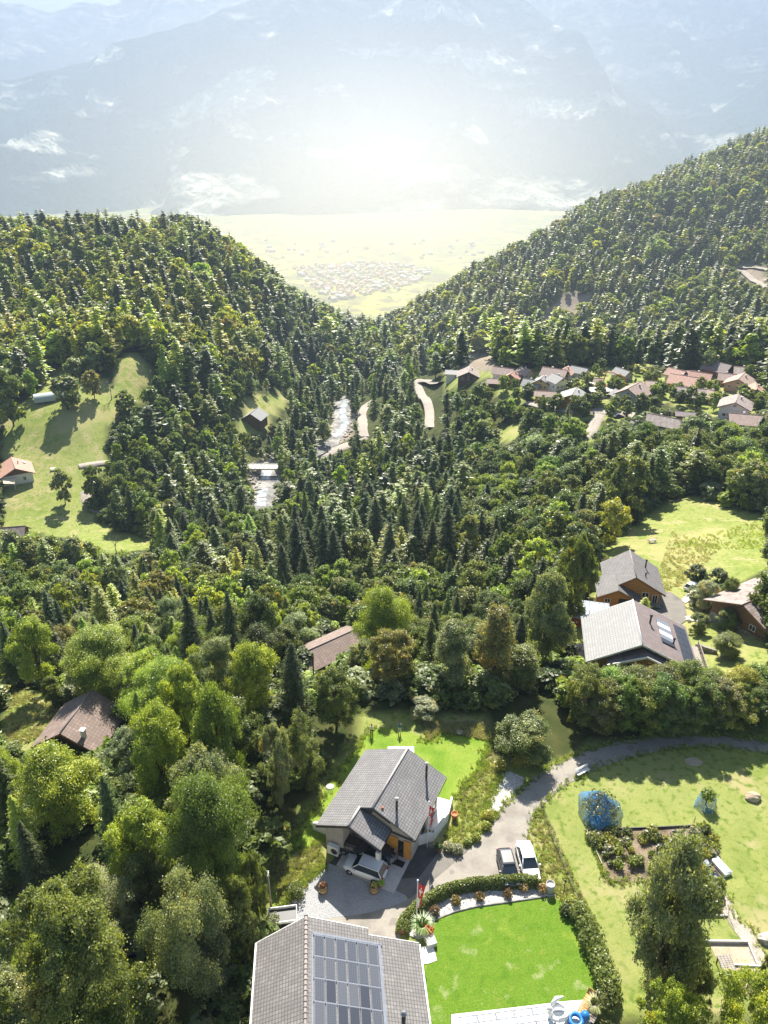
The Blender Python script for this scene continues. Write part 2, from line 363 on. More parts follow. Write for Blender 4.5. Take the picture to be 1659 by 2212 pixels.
# ------------------------------------------------------------------ mountains
m, nt, bs = newmat('mountain_slopes'); MOUNT = m
geo = nt.nodes.new('ShaderNodeNewGeometry')
f1 = noise_fac(nt, .0016, .50, .56, 9); f2 = noise_fac(nt, .006, .52, .58, 8); f3 = noise_fac(nt, .02, .35, .65, 4)
forest = mixc(nt, f3, (.006, .018, .02), (.03, .045, .035))
mp2 = N(nt, 'ShaderNodeMapping'); mp2.inputs['Scale'].default_value = (1/900, 1/900, 1/260); tc2 = nt.nodes.new('ShaderNodeTexCoord'); nt.links.new(tc2.outputs['Object'], mp2.inputs[0])
terr = noise_fac(nt, 1.0, .53, .60, 9, vec=mp2.outputs[0])
c = mixc(nt, mixc(nt, terr, (0,)*3, f2, 'MIX'), forest, (.42, .44, .28))
mul = N(nt, 'ShaderNodeMath', operation='MULTIPLY'); nt.links.new(terr, mul.inputs[0]); nt.links.new(f2, mul.inputs[1])
add = N(nt, 'ShaderNodeMath', operation='MAXIMUM'); nt.links.new(mul.outputs[0], add.inputs[0])
sm = N(nt, 'ShaderNodeMath', operation='MULTIPLY', i_1=.55); nt.links.new(terr, sm.inputs[0]); nt.links.new(sm.outputs[0], add.inputs[1])
c = mixc(nt, add.outputs[0], forest, (.85, .82, .65))
sx = nt.nodes.new('ShaderNodeSeparateXYZ'); nt.links.new(geo.outputs['Position'], sx.inputs[0])
hi = N(nt, 'ShaderNodeMapRange', i_1=950, i_2=1500); nt.links.new(sx.outputs[2], hi.inputs[0])
c = mixc(nt, hi.outputs[0], c, mixc(nt, f2, (.15, .15, .15), (.36, .34, .32)))
nt.links.new(c, bs.inputs['Base Color']); bs.inputs['Roughness'].default_value = 1; bs.inputs['Specular IOR Level'].default_value = 0
bump(nt, bs, noise_fac(nt, .008, .2, .8, 10), 1.0, 90)
def massif(name, crest, base_d, base_z, amp, seed, back=2500, power=1.0, nu=260, nv=170, pwr=1.0):
    cw_ = [atd(px, py, d) for px, py, d in crest]
    us = np.array([c[0] / c[1] for c in cw_]); order = np.argsort(us); us = us[order]
    ys = np.array([c[1] for c in cw_])[order]; zs = np.array([c[2] for c in cw_])[order]
    U = np.linspace(us[0], us[-1], nu); yc = np.interp(U, us, ys); zc = np.interp(U, us, zs)
    T = np.concatenate([np.linspace(0, 1, nv - 25), np.linspace(1, 1.6, 26)[1:]])
    TT, UU = np.meshgrid(T, U, indexing='ij'); YC = yc[None]; ZC = zc[None]
    bd = np.interp(U, us, np.broadcast_to(base_d, us.shape) if np.ndim(base_d) == 0 else base_d)[None] if np.ndim(base_d) == 0 else base_d
    Y = np.where(TT <= 1, bd + (YC - bd) * TT, YC + back * (TT - 1)); X = UU * Y
    P = np.where(TT <= 1, np.abs(TT) ** pwr, 1 - (TT - 1) * 1.2)
    Z = base_z + (ZC - base_z) * P
    env = np.clip(np.sin(np.clip(TT, 0, 1) * PI), 0, 1) ** .7 + .04
    r = fbm(X / 1150 + seed, Y / 2300 + seed * 2, 6, seed, True) - .62
    Z = Z + amp * r * env * 1.6 + amp * .34 * (fbm(X / 330 + Z / 900, Y / 700, 6, seed + 5, True) - .6) * (env + .15)
    Z = np.where(TT <= 0.0001, base_z - 60, Z)
    o = link(name, mesh_np(name, np.stack([X.ravel(), Y.ravel(), Z.ravel()], 1), gridF(nu, nv), True), MOUNT)
    tag(o, kind='structure'); return o
massif('mountain', [(-900,330,7600),(-500,260,7800),(-200,225,8000),(0,178,8200),(140,148,8300),(300,98,8400),(450,38,8500),(560,-2,8600),(700,-60,8700),(900,-90,8700),(1080,-40,8600),(1180,40,8200),(1260,100,8000),(1350,195,7800),(1420,240,7600),(1490,300,7500),(1560,345,7400),(1700,420,7200),(2100,460,7000)], 5750, -440, 760, 4, pwr=1.12, nu=420, nv=300)
massif('mountain', [(-900,0,12000),(-300,30,12000),(0,8,12500),(55,14,12500),(110,28,12500),(175,8,12500),(240,10,12500),(330,-30,12500),(450,-6,12500),(600,-40,12600),(900,-60,12600),(1500,-60,12600)], 8500, -300, 500, 21, nu=200, nv=120)
massif('mountain', [(900,60,10800),(1020,-60,10900),(1250,-150,10900),(1500,-180,11000),(1800,-200,11000),(2400,-200,11000),(3200,-100,11000)], 7600, -300, 620, 33, nu=240, nv=140)
massif('mountain', [(1380,360,7600),(1440,318,7700),(1520,262,7900),(1600,205,8000),(1700,150,8000),(2000,20,8000),(2600,-100,8000)], 6200, -440, 260, 47, nu=160, nv=120)
# ------------------------------------------------------------------ trees
def foliage_mat(name, instanced):
    m, nt, bs = newmat(name)
    if instanced:
        t = N(nt, 'ShaderNodeAttribute', attribute_type='INSTANCER', attribute_name='tint'); col = t.outputs['Color']
    else:
        t = nt.nodes.new('ShaderNodeObjectInfo'); col = t.outputs['Color']
    a = N(nt, 'ShaderNodeAttribute', attribute_name='leaf'); s = nt.nodes.new('ShaderNodeSeparateColor'); nt.links.new(a.outputs['Color'], s.inputs[0])
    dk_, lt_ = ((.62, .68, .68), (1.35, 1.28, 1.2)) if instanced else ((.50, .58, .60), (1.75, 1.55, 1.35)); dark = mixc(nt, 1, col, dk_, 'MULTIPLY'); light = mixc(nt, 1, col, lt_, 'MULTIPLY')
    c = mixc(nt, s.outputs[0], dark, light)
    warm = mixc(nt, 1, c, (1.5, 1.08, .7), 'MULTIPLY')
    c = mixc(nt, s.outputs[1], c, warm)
    nt.links.new(c, bs.inputs['Base Color']); bs.inputs['Roughness'].default_value = .42; bs.inputs['Specular IOR Level'].default_value = .3 if instanced else .55
    tr = nt.nodes.new('ShaderNodeBsdfTranslucent'); tc = mixc(nt, 1, c, (1.5, 1.5, .55), 'MULTIPLY'); nt.links.new(tc, tr.inputs[0])
    mx = N(nt, 'ShaderNodeMixShader', i_0=.42); nt.links.new(bs.outputs[0], mx.inputs[1]); nt.links.new(tr.outputs[0], mx.inputs[2])
    nt.links.new(mx.outputs[0], nt.nodes['Material Output'].inputs[0]); return m
FOL = foliage_mat('foliage', False); FOLI = foliage_mat('foliage_wood', True)
BARK = plain('bark', (.10, .075, .05), .95, .4, 4)
def leaf_quads(C, Nn, size, rng, aspect=1.6, up=0.0, spread=.9):
    n = len(C)
    d = Nn + rng.normal(0, spread, (n, 3)); d[:, 2] += up; d /= np.linalg.norm(d, axis=1)[:, None] + 1e-9
    r = rng.normal(0, 1, (n, 3)); u = np.cross(d, r); u /= np.linalg.norm(u, axis=1)[:, None] + 1e-9; v = np.cross(d, u)
    s = size * rng.uniform(.6, 1.35, (n, 1)) * .5
    a = u * s * aspect; b = v * s
    V = np.stack([C - a, C - b * 1.0 + a * .15, C + a, C + b * 1.0 + a * .15], 1).reshape(-1, 3)
    return V, np.arange(4 * n).reshape(-1, 4)
def crown_mesh(name, seed, nleaf, leaf, rx=4.0, zc=6.2, rz=3.9, nblob=34, rb=1.25, shape='dome', up=0.55, spread=1.0, warm=.02, sparse=.0):
    rng = np.random.default_rng(seed); B = []
    for k in range(nblob):
        a = rng.uniform(0, 2*PI); h = rng.uniform(-.95, 1) if k else 1
        if shape == 'dome': rr = math.sqrt(max(0, 1 - max(h, -.35) ** 2 * .95)); rr *= 1 if h > -.5 else .75
        elif shape == 'tall': rr = math.sqrt(max(0, 1 - abs(h) ** 2.6)) * (1 - .12 * h)
        elif shape == 'vase': rr = .35 + .65 * math.sqrt(max(0, 1 - (h - .2) ** 2)) * (.55 + .45 * (h + 1) / 1.6); rr = min(rr, 1.05) * (1 if h < .8 else .7)
        rad = rr * (rng.uniform(.55, 1.08) if rng.random() < .8 else rng.uniform(.1, .5))
        q = rb * rng.uniform(.65, 1.35)
        B.append((math.cos(a) * rad * (rx - q * .5), math.sin(a) * rad * (rx - q * .5), zc + h * (rz - q * .5), q, rng.uniform(0, 1)))
    B = np.array(B); w = B[:, 3] ** 2; pick = rng.choice(len(B), int(nleaf * 1.25), p=w / w.sum())
    d = rng.normal(0, 1, (len(pick), 3)); d /= np.linalg.norm(d, axis=1)[:, None]; d[:, 2] = np.where(d[:, 2] < -.35, -d[:, 2], d[:, 2])
    rr = rng.uniform(.35, 1.22, len(pick)) ** .75
    sub_ = rng.integers(0, 16, len(pick)); sd = rng.normal(0, 1, (len(B) * 16, 3)); sd /= np.linalg.norm(sd, axis=1)[:, None]; sd[:, 2] = np.where(sd[:, 2] < -.4, -sd[:, 2], sd[:, 2]); sr_ = rng.uniform(.6, 1.15, len(B) * 16); st_ = rng.normal(0, 1, len(B) * 16)
    k_ = pick * 16 + sub_; tw = rng.random(len(pick)) < .72
    C = B[pick, :3] + np.where(tw[:, None], sd[k_] * sr_[k_][:, None] * B[pick, 3][:, None] + rng.normal(0, .2, (len(pick), 3)) * B[pick, 3][:, None], d * (B[pick, 3] * rr)[:, None]) * np.array([1, 1, .82])
    d = np.where(tw[:, None], sd[k_], d)
    out = C - np.array([0, 0, zc - 1.0]); out /= np.linalg.norm(out, axis=1)[:, None]
    V, Fq = leaf_quads(C, d * .8 + out * .6, leaf, rng, 1.55, up, spread)
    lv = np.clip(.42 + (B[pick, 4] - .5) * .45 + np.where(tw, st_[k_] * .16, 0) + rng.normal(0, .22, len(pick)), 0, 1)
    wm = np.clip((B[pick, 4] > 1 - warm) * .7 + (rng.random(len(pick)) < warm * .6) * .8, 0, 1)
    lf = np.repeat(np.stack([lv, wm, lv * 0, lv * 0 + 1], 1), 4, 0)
    return V, Fq, lf, B
def trunk_mb(B, r=.22, top=.72, zc=6, n=8, nl=9):
    t = MB(); h = zc + 1.6
    t.tube([(0, 0, -1.6), (.03, 0, .2), (.12, .05, h * .45), (-.05, .1, h * .8), (0, 0, h)], [r * 1.5, r * 1.05, r * .8, r * .45, r * .12], n)
    o = sorted(B, key=lambda b: -b[3])[:nl]
    for b in o:
        z0 = max(1.2, b[2] * .45); t.tube([(0.05, 0, z0), (b[0] * .45, b[1] * .45, z0 + (b[2] - z0) * .6), (b[0] * .9, b[1] * .9, b[2])], [r * .45, r * .28, r * .08], 5)
    return t
def conifer_arr(seed, layers, nb, nq, h=10.0, R=1.9, z0=1.0, droop=.30, q=.34, kind='spruce', top_sparse=False):
    rng = np.random.default_rng(seed); C = []; D = []; L = []; S1 = []; W = []
    for i in range(layers):
        f = (i + rng.uniform(-.3, .3)) / layers; f = min(max(f, 0), .985); z = z0 + (h - z0) * f
        if kind == 'spruce': r = R * (1 - f) ** .7 * (1 if f > .1 else .75) + .06
        elif kind == 'larch': r = R * (1 - f) ** .6 * (1 if f > .15 else .6) + .08
        else: r = R * (math.sin(min(1, (1 - f) * 1.35 + .12) * PI * .5)) * (1 if f > .12 else .6)
        for k in range(nb):
            a = rng.uniform(0, 2*PI); rr = r * rng.uniform(.62, 1.18)
            if kind == 'pine' and rng.random() < .25: continue
            tone = rng.uniform(0, 1)
            for j in range(nq):
                t = (j + .55 + rng.uniform(-.25, .25)) / nq
                zz = z - droop * rr * (t ** 1.5) + (0.12 * rr * max(0, t - .75) * 4 if kind != 'pine' else rng.uniform(-.1, .35) * rr * .3)
                sc = q * (1.1 - .45 * t) * (.75 + .5 * rng.random()) * (1 if f < .85 else .6)
                off = rng.normal(0, (.05 if nq > 6 else .12) * rr + .02, 2) if nq > 1 else (0, 0)
                C.append((math.cos(a) * rr * t + off[0], math.sin(a) * rr * t + off[1], zz)); D.append((math.cos(a), math.sin(a), -droop * 1.2))
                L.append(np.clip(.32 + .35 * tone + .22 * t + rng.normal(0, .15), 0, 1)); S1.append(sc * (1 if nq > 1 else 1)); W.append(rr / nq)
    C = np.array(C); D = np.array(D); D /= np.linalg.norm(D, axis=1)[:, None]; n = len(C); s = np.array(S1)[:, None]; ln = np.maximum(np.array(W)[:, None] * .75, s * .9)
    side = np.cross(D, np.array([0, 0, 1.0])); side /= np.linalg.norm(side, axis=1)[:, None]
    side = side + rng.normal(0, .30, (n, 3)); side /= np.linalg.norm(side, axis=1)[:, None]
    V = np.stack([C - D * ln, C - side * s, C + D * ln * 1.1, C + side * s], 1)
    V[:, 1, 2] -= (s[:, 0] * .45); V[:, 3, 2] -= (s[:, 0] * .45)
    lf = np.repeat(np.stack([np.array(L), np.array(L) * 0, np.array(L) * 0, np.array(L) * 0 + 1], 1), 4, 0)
    return V.reshape(-1, 3), np.arange(4 * n).reshape(-1, 4), lf
# kind -> level -> list of prototypes ; a prototype is (crown_mesh, trunk_mesh) or one joined mesh
FG = 1.9
PROTO = {}
def as_mesh(name, V, Fq, lf): 
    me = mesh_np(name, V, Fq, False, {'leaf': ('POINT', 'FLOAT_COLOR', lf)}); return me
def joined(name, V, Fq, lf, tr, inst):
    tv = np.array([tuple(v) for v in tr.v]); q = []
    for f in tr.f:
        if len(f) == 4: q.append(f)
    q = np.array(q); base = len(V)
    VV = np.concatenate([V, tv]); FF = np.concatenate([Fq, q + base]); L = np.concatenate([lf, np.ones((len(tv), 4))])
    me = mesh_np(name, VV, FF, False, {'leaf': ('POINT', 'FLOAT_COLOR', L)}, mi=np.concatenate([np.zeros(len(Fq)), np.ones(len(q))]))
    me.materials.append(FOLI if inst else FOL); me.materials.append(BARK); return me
NL = {-1: (90000, .085), 0: (36000, .135), 1: (8000, .29), 2: (1500, .66), 3: (420, 1.15)}
def mk_broad(kind, seed, lv, **kw):
    n, l = NL[lv]; V, Fq, lf, B = crown_mesh('crown', seed, int(n * kw.pop('dens', 1)), l * kw.pop('lsz', 1), **kw); return V, Fq, lf, trunk_mb(B, zc=kw.get('zc', 6.2), n=8 if lv < 2 else 4, nl=9 if lv < 2 else 3)
BK = {'round': dict(zc=5.6, rz=4.6), 'ash': dict(nblob=38, rb=.95, rz=4.4, up=.5, dens=.9, zc=5.6), 'tall': dict(shape='tall', rx=2.3, rz=4.5, zc=5.4, nblob=34, rb=.95, dens=.8),
      'olive': dict(nblob=48, rb=.85, up=.4, spread=1.1, zc=5.5, rz=4.5, warm=.04), 'willow': dict(nblob=30, rb=1.3, rz=4.2, up=.1, spread=1.0, lsz=.75, dens=1.4, zc=5.8),
      'oval': dict(shape='tall', rx=3.7, rz=4.7, zc=5.1, nblob=85, rb=1.0, up=.4, dens=1.3),
      'shrub': dict(shape='dome', rx=4.2, rz=4.6, zc=4.4, nblob=40, rb=1.0, up=.9, spread=.9, lsz=1.05)}
for k, kw in BK.items():
    for lv in range(-1 if k != 'tall' else 0, 4):
        for s in range({-1: 1, 0: 2, 1: 2, 2: 2, 3: 1}[lv]):
            PROTO.setdefault((k, lv), []).append(mk_broad(k, 100 + 7 * s + hash(len(k)) % 50 + ord(k[0]), lv, **dict(kw)))
CL = {'spruce': {0: (54, 11, 15, .135), 1: (38, 9, 7, .22), 2: (18, 7, 3, .45), 3: (11, 6, 1, .62)}, 'larch': {0: (50, 10, 14, .12), 1: (34, 9, 7, .19), 2: (16, 7, 3, .40), 3: (11, 6, 1, .55)}, 'pine': {0: (32, 12, 15, .17), 1: (22, 10, 8, .30), 2: (12, 8, 3, .6), 3: (8, 7, 1, .85)}}
def ctrunk(lv, kind):
    t = MB(); n = 7 if lv < 2 else 4
    t.tube([(0, 0, -1.2), (0, 0, .3), (.02, .03, 5), (0, 0, 9.8)], [.2, .16, .10, .02], n); return t
for k in CL:
    for lv in range(4):
        for s in range(2 if lv < 3 else 2):
            a = CL[k][lv]
            kw = {'spruce': dict(R=2.1, z0=.7, droop=.38), 'larch': dict(R=2.0, z0=1.2, droop=.16, kind='larch'), 'pine': dict(R=2.3, z0=3.2, droop=.05, kind='pine')}[k]
            V, Fq, lf = conifer_arr(300 + s * 13 + lv, a[0], a[1], a[2], q=a[3], **kw)
            PROTO.setdefault((k, lv), []).append((V, Fq, lf, ctrunk(lv, k)))
MESHC = {}
def proto_mesh(k, lv, s, mode):
    key = (k, lv, s, mode)
    if key not in MESHC:
        V, Fq, lf, tr = PROTO[(k, lv)][s]
        if mode == 'parts':
            c = as_mesh('crown', V, Fq, lf); c.materials.append(FOL)
            me = bpy.data.meshes.new('trunk'); me.from_pydata([tuple(v) for v in tr.v], [], tr.f); me.materials.append(BARK)
            for p in me.polygons: p.use_smooth = True
            MESHC[key] = (c, me)
        else: MESHC[key] = joined('tree', V, Fq, lf, tr, mode == 'inst')
    return MESHC[key]
NAME = {'round': 'broadleaf_tree', 'ash': 'broadleaf_tree', 'tall': 'broadleaf_tree', 'olive': 'broadleaf_tree', 'oval': 'broadleaf_tree', 'willow': 'willow_tree', 'shrub': 'shrub', 'spruce': 'spruce_tree', 'larch': 'larch_tree', 'pine': 'pine_tree'}
CROWN_R = {'round': 4.6, 'ash': 4.6, 'tall': 2.7, 'olive': 4.6, 'oval': 4.2, 'willow': 4.5, 'shrub': 4.7, 'spruce': 2.1, 'larch': 2.0, 'pine': 2.3}
TOPZ = {'round': 10.3, 'ash': 10.1, 'tall': 10.1, 'olive': 10.0, 'oval': 10.1, 'willow': 10.1, 'shrub': 9.2, 'spruce': 10, 'larch': 10, 'pine': 10}
def put_tree(x, y, z, h, rad, kind, tint, label=None, group=None, lean=0, parts=None, lv=None, name=None, rz=None, cat=None):
    depth = y * cp + (H - z) * sp
    if lv is None: lv = 0 if depth < 135 else 1 if depth < 250 else 2
    if lv == 0 and rad > 4.6 and (kind, -1) in PROTO: lv = -1
    s = rnd.randrange(len(PROTO[(kind, lv)])); parts = lv < 2 if parts is None else parts
    sc = (rad / CROWN_R[kind], rad / CROWN_R[kind], h / TOPZ[kind]); rz = rnd.uniform(0, 2*PI) if rz is None else rz
    if parts:
        c, t = proto_mesh(kind, lv, s, 'parts')
        e = empty(name or NAME[kind], (x, y, z), rz); e.scale = sc
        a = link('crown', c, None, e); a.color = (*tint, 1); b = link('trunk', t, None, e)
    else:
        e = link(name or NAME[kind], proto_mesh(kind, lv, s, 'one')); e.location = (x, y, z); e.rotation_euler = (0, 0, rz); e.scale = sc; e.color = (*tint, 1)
    tag(e, label, cat or ('shrub' if kind == 'shrub' else 'tree'), group); return e
T = dict(dk=(.036, .05, .015), mid=(.062, .080, .022), olive=(.074, .090, .029), yel=(.128, .152, .026), lime=(.115, .145, .028), silver=(.15, .165, .12), orange=(.098,.096,.038), spruce=(.034, .045, .017), larch=(.10, .115, .03), grn=(.066, .093, .019), gold=(.16, .165, .032), sage=(.095, .11, .058))
T = {k: tuple(c * 2.5 for c in v) for k, v in T.items()}
LM = [  # base x, base y, top y, width, kind, tint, label
 (225,2330,1945,345,'olive','olive','huge olive green broadleaf tree filling the bottom left corner'),
 (60,2300,2120,170,'shrub','sage','pale grey green bush in the bottom left corner below the boulder'),
 (440,2160,1905,195,'willow','sage','silver grey tree with drooping clumps left of the solar panel roof'),
 (240,2060,1902,150,'willow','silver','silver leaved tree behind the huge olive tree'),
 (322,1980,1848,140,'shrub','olive','olive dome shaped tree just below the light green tree'),
 (445,1985,1835,125,'shrub','olive','olive bushy tree with upright shoots below the big dark green tree'),
 (335,1930,1742,168,'ash','lime','bright light green tree with clumped leaves, left of the big dark tree'),
 (478,1960,1690,225,'round','grn','big dense dark green tree left of the gravel yard'),
 (466,1850,1632,180,'ash','sage','pale grey green tree behind the big dense dark green tree'),
 (530,2080,1900,90,'olive','olive','small olive tree beside the wooden lamp post'),
 (560,1990,1850,70,'olive','mid','narrow mid green tree between the gravel yard and the dark tree'),
 (828,1478,1278,140,'round','lime','dome shaped tree with bright yellow green leaves in the middle of the wood'),
 (848,1496,1368,125,'olive','orange','olive tree with orange tinted side in front of the bright yellow green dome'),
 (978,1496,1350,90,'tall','sage','slim grey green tree right of the orange tinted olive tree'),
 (1064,1494,1315,95,'tall','orange','tall olive tree with rusty top behind the shrub at the lawn edge'),
 (1120,1494,1400,80,'tall','olive','slim olive tree behind the round shrub at the road bend'),
 (555,1560,1395,125,'round','yel','tree with a glowing yellow green crown left of the barn'),
 (640,1560,1385,90,'spruce','spruce','dark ragged spruce standing just left of the barn'),
 (728,1570,1448,125,'olive','mid','grey green bushy tree at the left corner of the back lawn'),
 (660,1690,1545,95,'shrub','olive','bushy grey olive shrub at the left edge of the back lawn'),
 (604,1740,1570,80,'shrub','sage','shrub with long pale upright shoots left of the grey roofed house'),
 (915,1545,1515,75,'shrub','sage','low pale bush on the slope behind the dry grass'),
 (1128,1632,1556,140,'shrub','mid','round dark shrub at the road bend right of the back lawn'),
 (243,1522,1368,185,'round','lime','broad bright green tree above the brown roofed chalet'),
 (190,1512,1385,85,'ash','silver','white flowering looking silver tree left of the broad bright green tree'),
 (100,1500,1340,115,'ash','lime','light green airy tree left of the silver tree'),
 (245,1440,1262,90,'larch','larch','yellow green larch above the broad bright green tree'),
 (428,1480,1283,90,'spruce','spruce','dark spruce with drooping boughs in the lower left wood'),
 (515,1500,1275,80,'spruce','spruce','dark spruce right of the drooping spruce in the lower left wood'),
 (391,1370,1268,40,'larch','gold','small orange yellow larch among green trees'),
 (520,1290,1180,46,'larch','gold','golden yellow birch like tree right of the grey pines'),
 (565,1310,1170,50,'larch','larch','pale yellow green tree beside the golden tree'),
 (437,1530,1400,75,'olive','yel','yellow green round tree above the light green larch'),
 (420,1640,1440,120,'ash','lime','light green feathery tree above the big bright trees'),
 (365,1740,1535,140,'round','lime','bright green tree right of the brown roofed chalet'),
 (490,1730,1490,130,'round','grn','vivid green tree between the chalet and the lawn shrubs'),
 (150,1790,1625,180,'round','yel','yellow tipped tree just below the brown roofed chalet'),
 (30,1760,1625,100,'round','lime','light green tree at the left edge below the chalet'),
 (120,1530,1465,50,'olive','mid','small round tree standing by the dry patch above the chalet'),
 (1165,1460,1245,130,'ash','sage','large round pale green tree left of the blue roofed shed'),
 (1232,1350,1160,100,'olive','mid','dense dark tree left of the twin roofed wooden house'),
 (1316,1180,1083,80,'ash','gold','single yellow green tree with a dark trunk at the meadow edge'),
 (1340,1130,990,120,'olive','olive','olive brown tree above the single yellow tree'),
 (1385,1345,1290,45,'larch','lime','small light green fir in front of the twin roofed wooden house'),
 (1400,2160,1815,180,'oval','sage','big oval olive tree rising out of the vegetable garden'),
 (1560,2440,2150,300,'olive','yel','big yellow green tree crown in the bottom right corner'),
 (1400,2340,2140,150,'olive','lime','light green tree right of the swimming pool'),
 (1490,2180,2080,80,'olive','olive','olive bush by the slatted panel'),
 (1520,1320,1255,55,'shrub','silver','pale grey willow bush beside the parked white car'),
 (1568,1315,1250,45,'shrub','mid','conical bush beside the grey willow bush'),
 (1545,1275,1230,50,'shrub','dk','dark round bush above the grey willow bush'),
 (1500,1262,1222,50,'shrub','dk','dark bush at the left end of the meadow bushes'),
 (1568,1358,1318,55,'shrub','grn','trimmed green dome bush below the garden track'),
 (1505,1365,1328,50,'shrub','mid','low leafy bush right of the gravel forecourt'),
 (1565,1418,1372,72,'round','olive','small spreading tree on the lawn right of the terrace'),
 (1620,1340,1312,30,'shrub','mid','small bush near the blue netting'),
 (1590,1345,1320,30,'shrub','olive','small round bush right of the trimmed dome bush'),
 (30,920,800,80,'round','mid','large round tree at the left end of the upper meadow'),
 (147,885,815,82,'round','olive','lone round tree beside the polytunnel'),
 (205,862,802,44,'olive','orange','small rusty green tree on the upper meadow'),
 (275,905,848,52,'round','mid','round tree beside the half hidden meadow shed'),
 (142,1090,1017,50,'olive','sage','lone slender tree with a round top below the red roofed house'),
 (212,1085,1010,60,'olive','mid','round tree by the bend of the meadow track'),
 (8,800,745,75,'round','mid','round tree at the left edge above the large round tree'),
 (165,820,775,55,'round','mid','round tree above the lone tree by the polytunnel'),
 (490,905,848,45,'ash','grn','tree with a bare trunk left of the small hut meadow'),
 (1620,2230,2050,60,'olive','olive','small leafy tree at the lower right edge beside the path'),
 (1392,805,790,75,'ash','gold','golden brown tree in the village near the concrete pump'),
]
placed = []
def pt_size(P, px): return px * (P.y * cp + (H - P.z) * sp) / F
def solve_h(P, topy):
    # height at which a vertical line over P reaches the picture row topy
    k = (CY - topy) / F; a = math.tan(math.atan(k) - PITCH); return H + a * P.y - P.z
for (bx, by, ty, wd, kind, tn, lab) in LM:
    P = G(bx, by); h = solve_h(P, ty); d = P.y * cp + (H - P.z - h * .6) * sp; r = wd * d / F / 2
    h = min(h, 24)
    put_tree(P.x, P.y, P.z, h, r, kind, T[tn], lab); placed.append((P.x, P.y, r * .8))
# bare tree
# hedge trees along the upper road
k = 0
for i, px in enumerate(range(1262, 1680, 26)):
    for j, (by, ty, kd) in enumerate([(1575 - (i > 9) * 6 + rnd.uniform(-4, 4), 1478, 'olive'), (1545, 1452, 'round')]):
        if j and i % 2: continue
        P = G(px + rnd.uniform(-6, 6), by); h = solve_h(P, ty + rnd.uniform(-14, 14)) ; r = rnd.uniform(2.6, 3.6)
        tn = rnd.choice(['mid', 'olive', 'grn', 'sage', 'mid', 'lime']); c = [v * rnd.uniform(.85, 1.15) for v in T[tn]]
        put_tree(P.x, P.y, P.z, min(max(h, 4), 9), r, kd, c, 'leafy hedge tree in the dense row shading the upper road', 'hedge trees along the upper road', name='hedge_tree')
        placed.append((P.x, P.y, r * .7))
# ---- the wood: candidates on a jittered lattice
_mx, _my = np.meshgrid(np.arange(-200, 1860, 4), np.arange(0, 2600, 4)); CMASK = in_clear(_mx, _my)
def clear_at(a, b):
    ia = np.clip(((np.asarray(a) + 200) / 4).astype(int), 0, CMASK.shape[1] - 1); ib = np.clip((np.asarray(b) / 4).astype(int), 0, CMASK.shape[0] - 1)
    return CMASK[ib, ia]
cx = []; y = 26.0
while y < 1420:
    sp_ = (4.8 if y < 110 else 5.6 if y < 250 else 6.6 if y < 400 else 10.2) 
    half = y * .62 + 45
    xs = np.arange(-half, half, sp_); cx.append(np.stack([xs + RNG.uniform(-.42, .42, len(xs)) * sp_, np.full(len(xs), y) + RNG.uniform(-.45, .45, len(xs)) * sp_], 1)); y += sp_
cx = np.concatenate(cx); n = len(cx); x, y = cx[:, 0], cx[:, 1]; z = hgt(x, y)
bpx, bpy_, _ = proj(x, y, z)
# region of the picture -> mix of kinds, size, colours
def region(px, py):
    if py < 560 or (py < 760 and px > 850): return 'righthill' if px > 820 else 'lefthill'
    if py < 800 and px < 560: return 'lefthill'
    if py < 830: return 'gorge'
    if px > 1000 and py < 1180: return 'right'
    if 560 < px < 1120 and py < 1270: return 'centre'
    if px < 560 and py < 1150: return 'leftband'
    if px < 620: return 'lowleft'
    return 'near'
MIX = {'lefthill': dict(spruce=.20, larch=.14, olive=.28, round=.20, ash=.14, tall=.04), 'righthill': dict(spruce=.40, larch=.14, olive=.20, round=.16, tall=.1),
 'gorge': dict(spruce=.38, larch=.14, pine=.12, olive=.2, ash=.16), 'right': dict(round=.28, olive=.26, ash=.2, tall=.06, spruce=.1, pine=.06, willow=.04),
 'centre': dict(spruce=.42, pine=.24, larch=.14, olive=.1, ash=.1), 'leftband': dict(round=.26, olive=.26, ash=.16, spruce=.14, pine=.1, larch=.08),
 'lowleft': dict(spruce=.20, larch=.16, ash=.2, round=.14, olive=.2, pine=.1), 'near': dict(olive=.3, tall=.12, spruce=.2, round=.14, ash=.14, pine=.1)}
TN = {'spruce': ['spruce', 'spruce', 'dk', 'mid'], 'larch': ['larch', 'larch', 'olive', 'lime'], 'pine': ['mid', 'dk', 'olive'], 'round': ['mid', 'grn', 'olive', 'dk', 'mid'], 'ash': ['mid', 'sage', 'lime', 'olive'],
      'olive': ['olive', 'mid', 'sage', 'olive', 'orange', 'mid', 'olive', 'lime', 'dk'], 'tall': ['mid', 'olive', 'dk', 'sage'], 'willow': ['sage', 'silver']}
isC = lambda k: k in ('spruce', 'larch', 'pine')
cand = []; PL = np.array(placed)
fz = fbm(x / 40, y / 40, 3, 77)
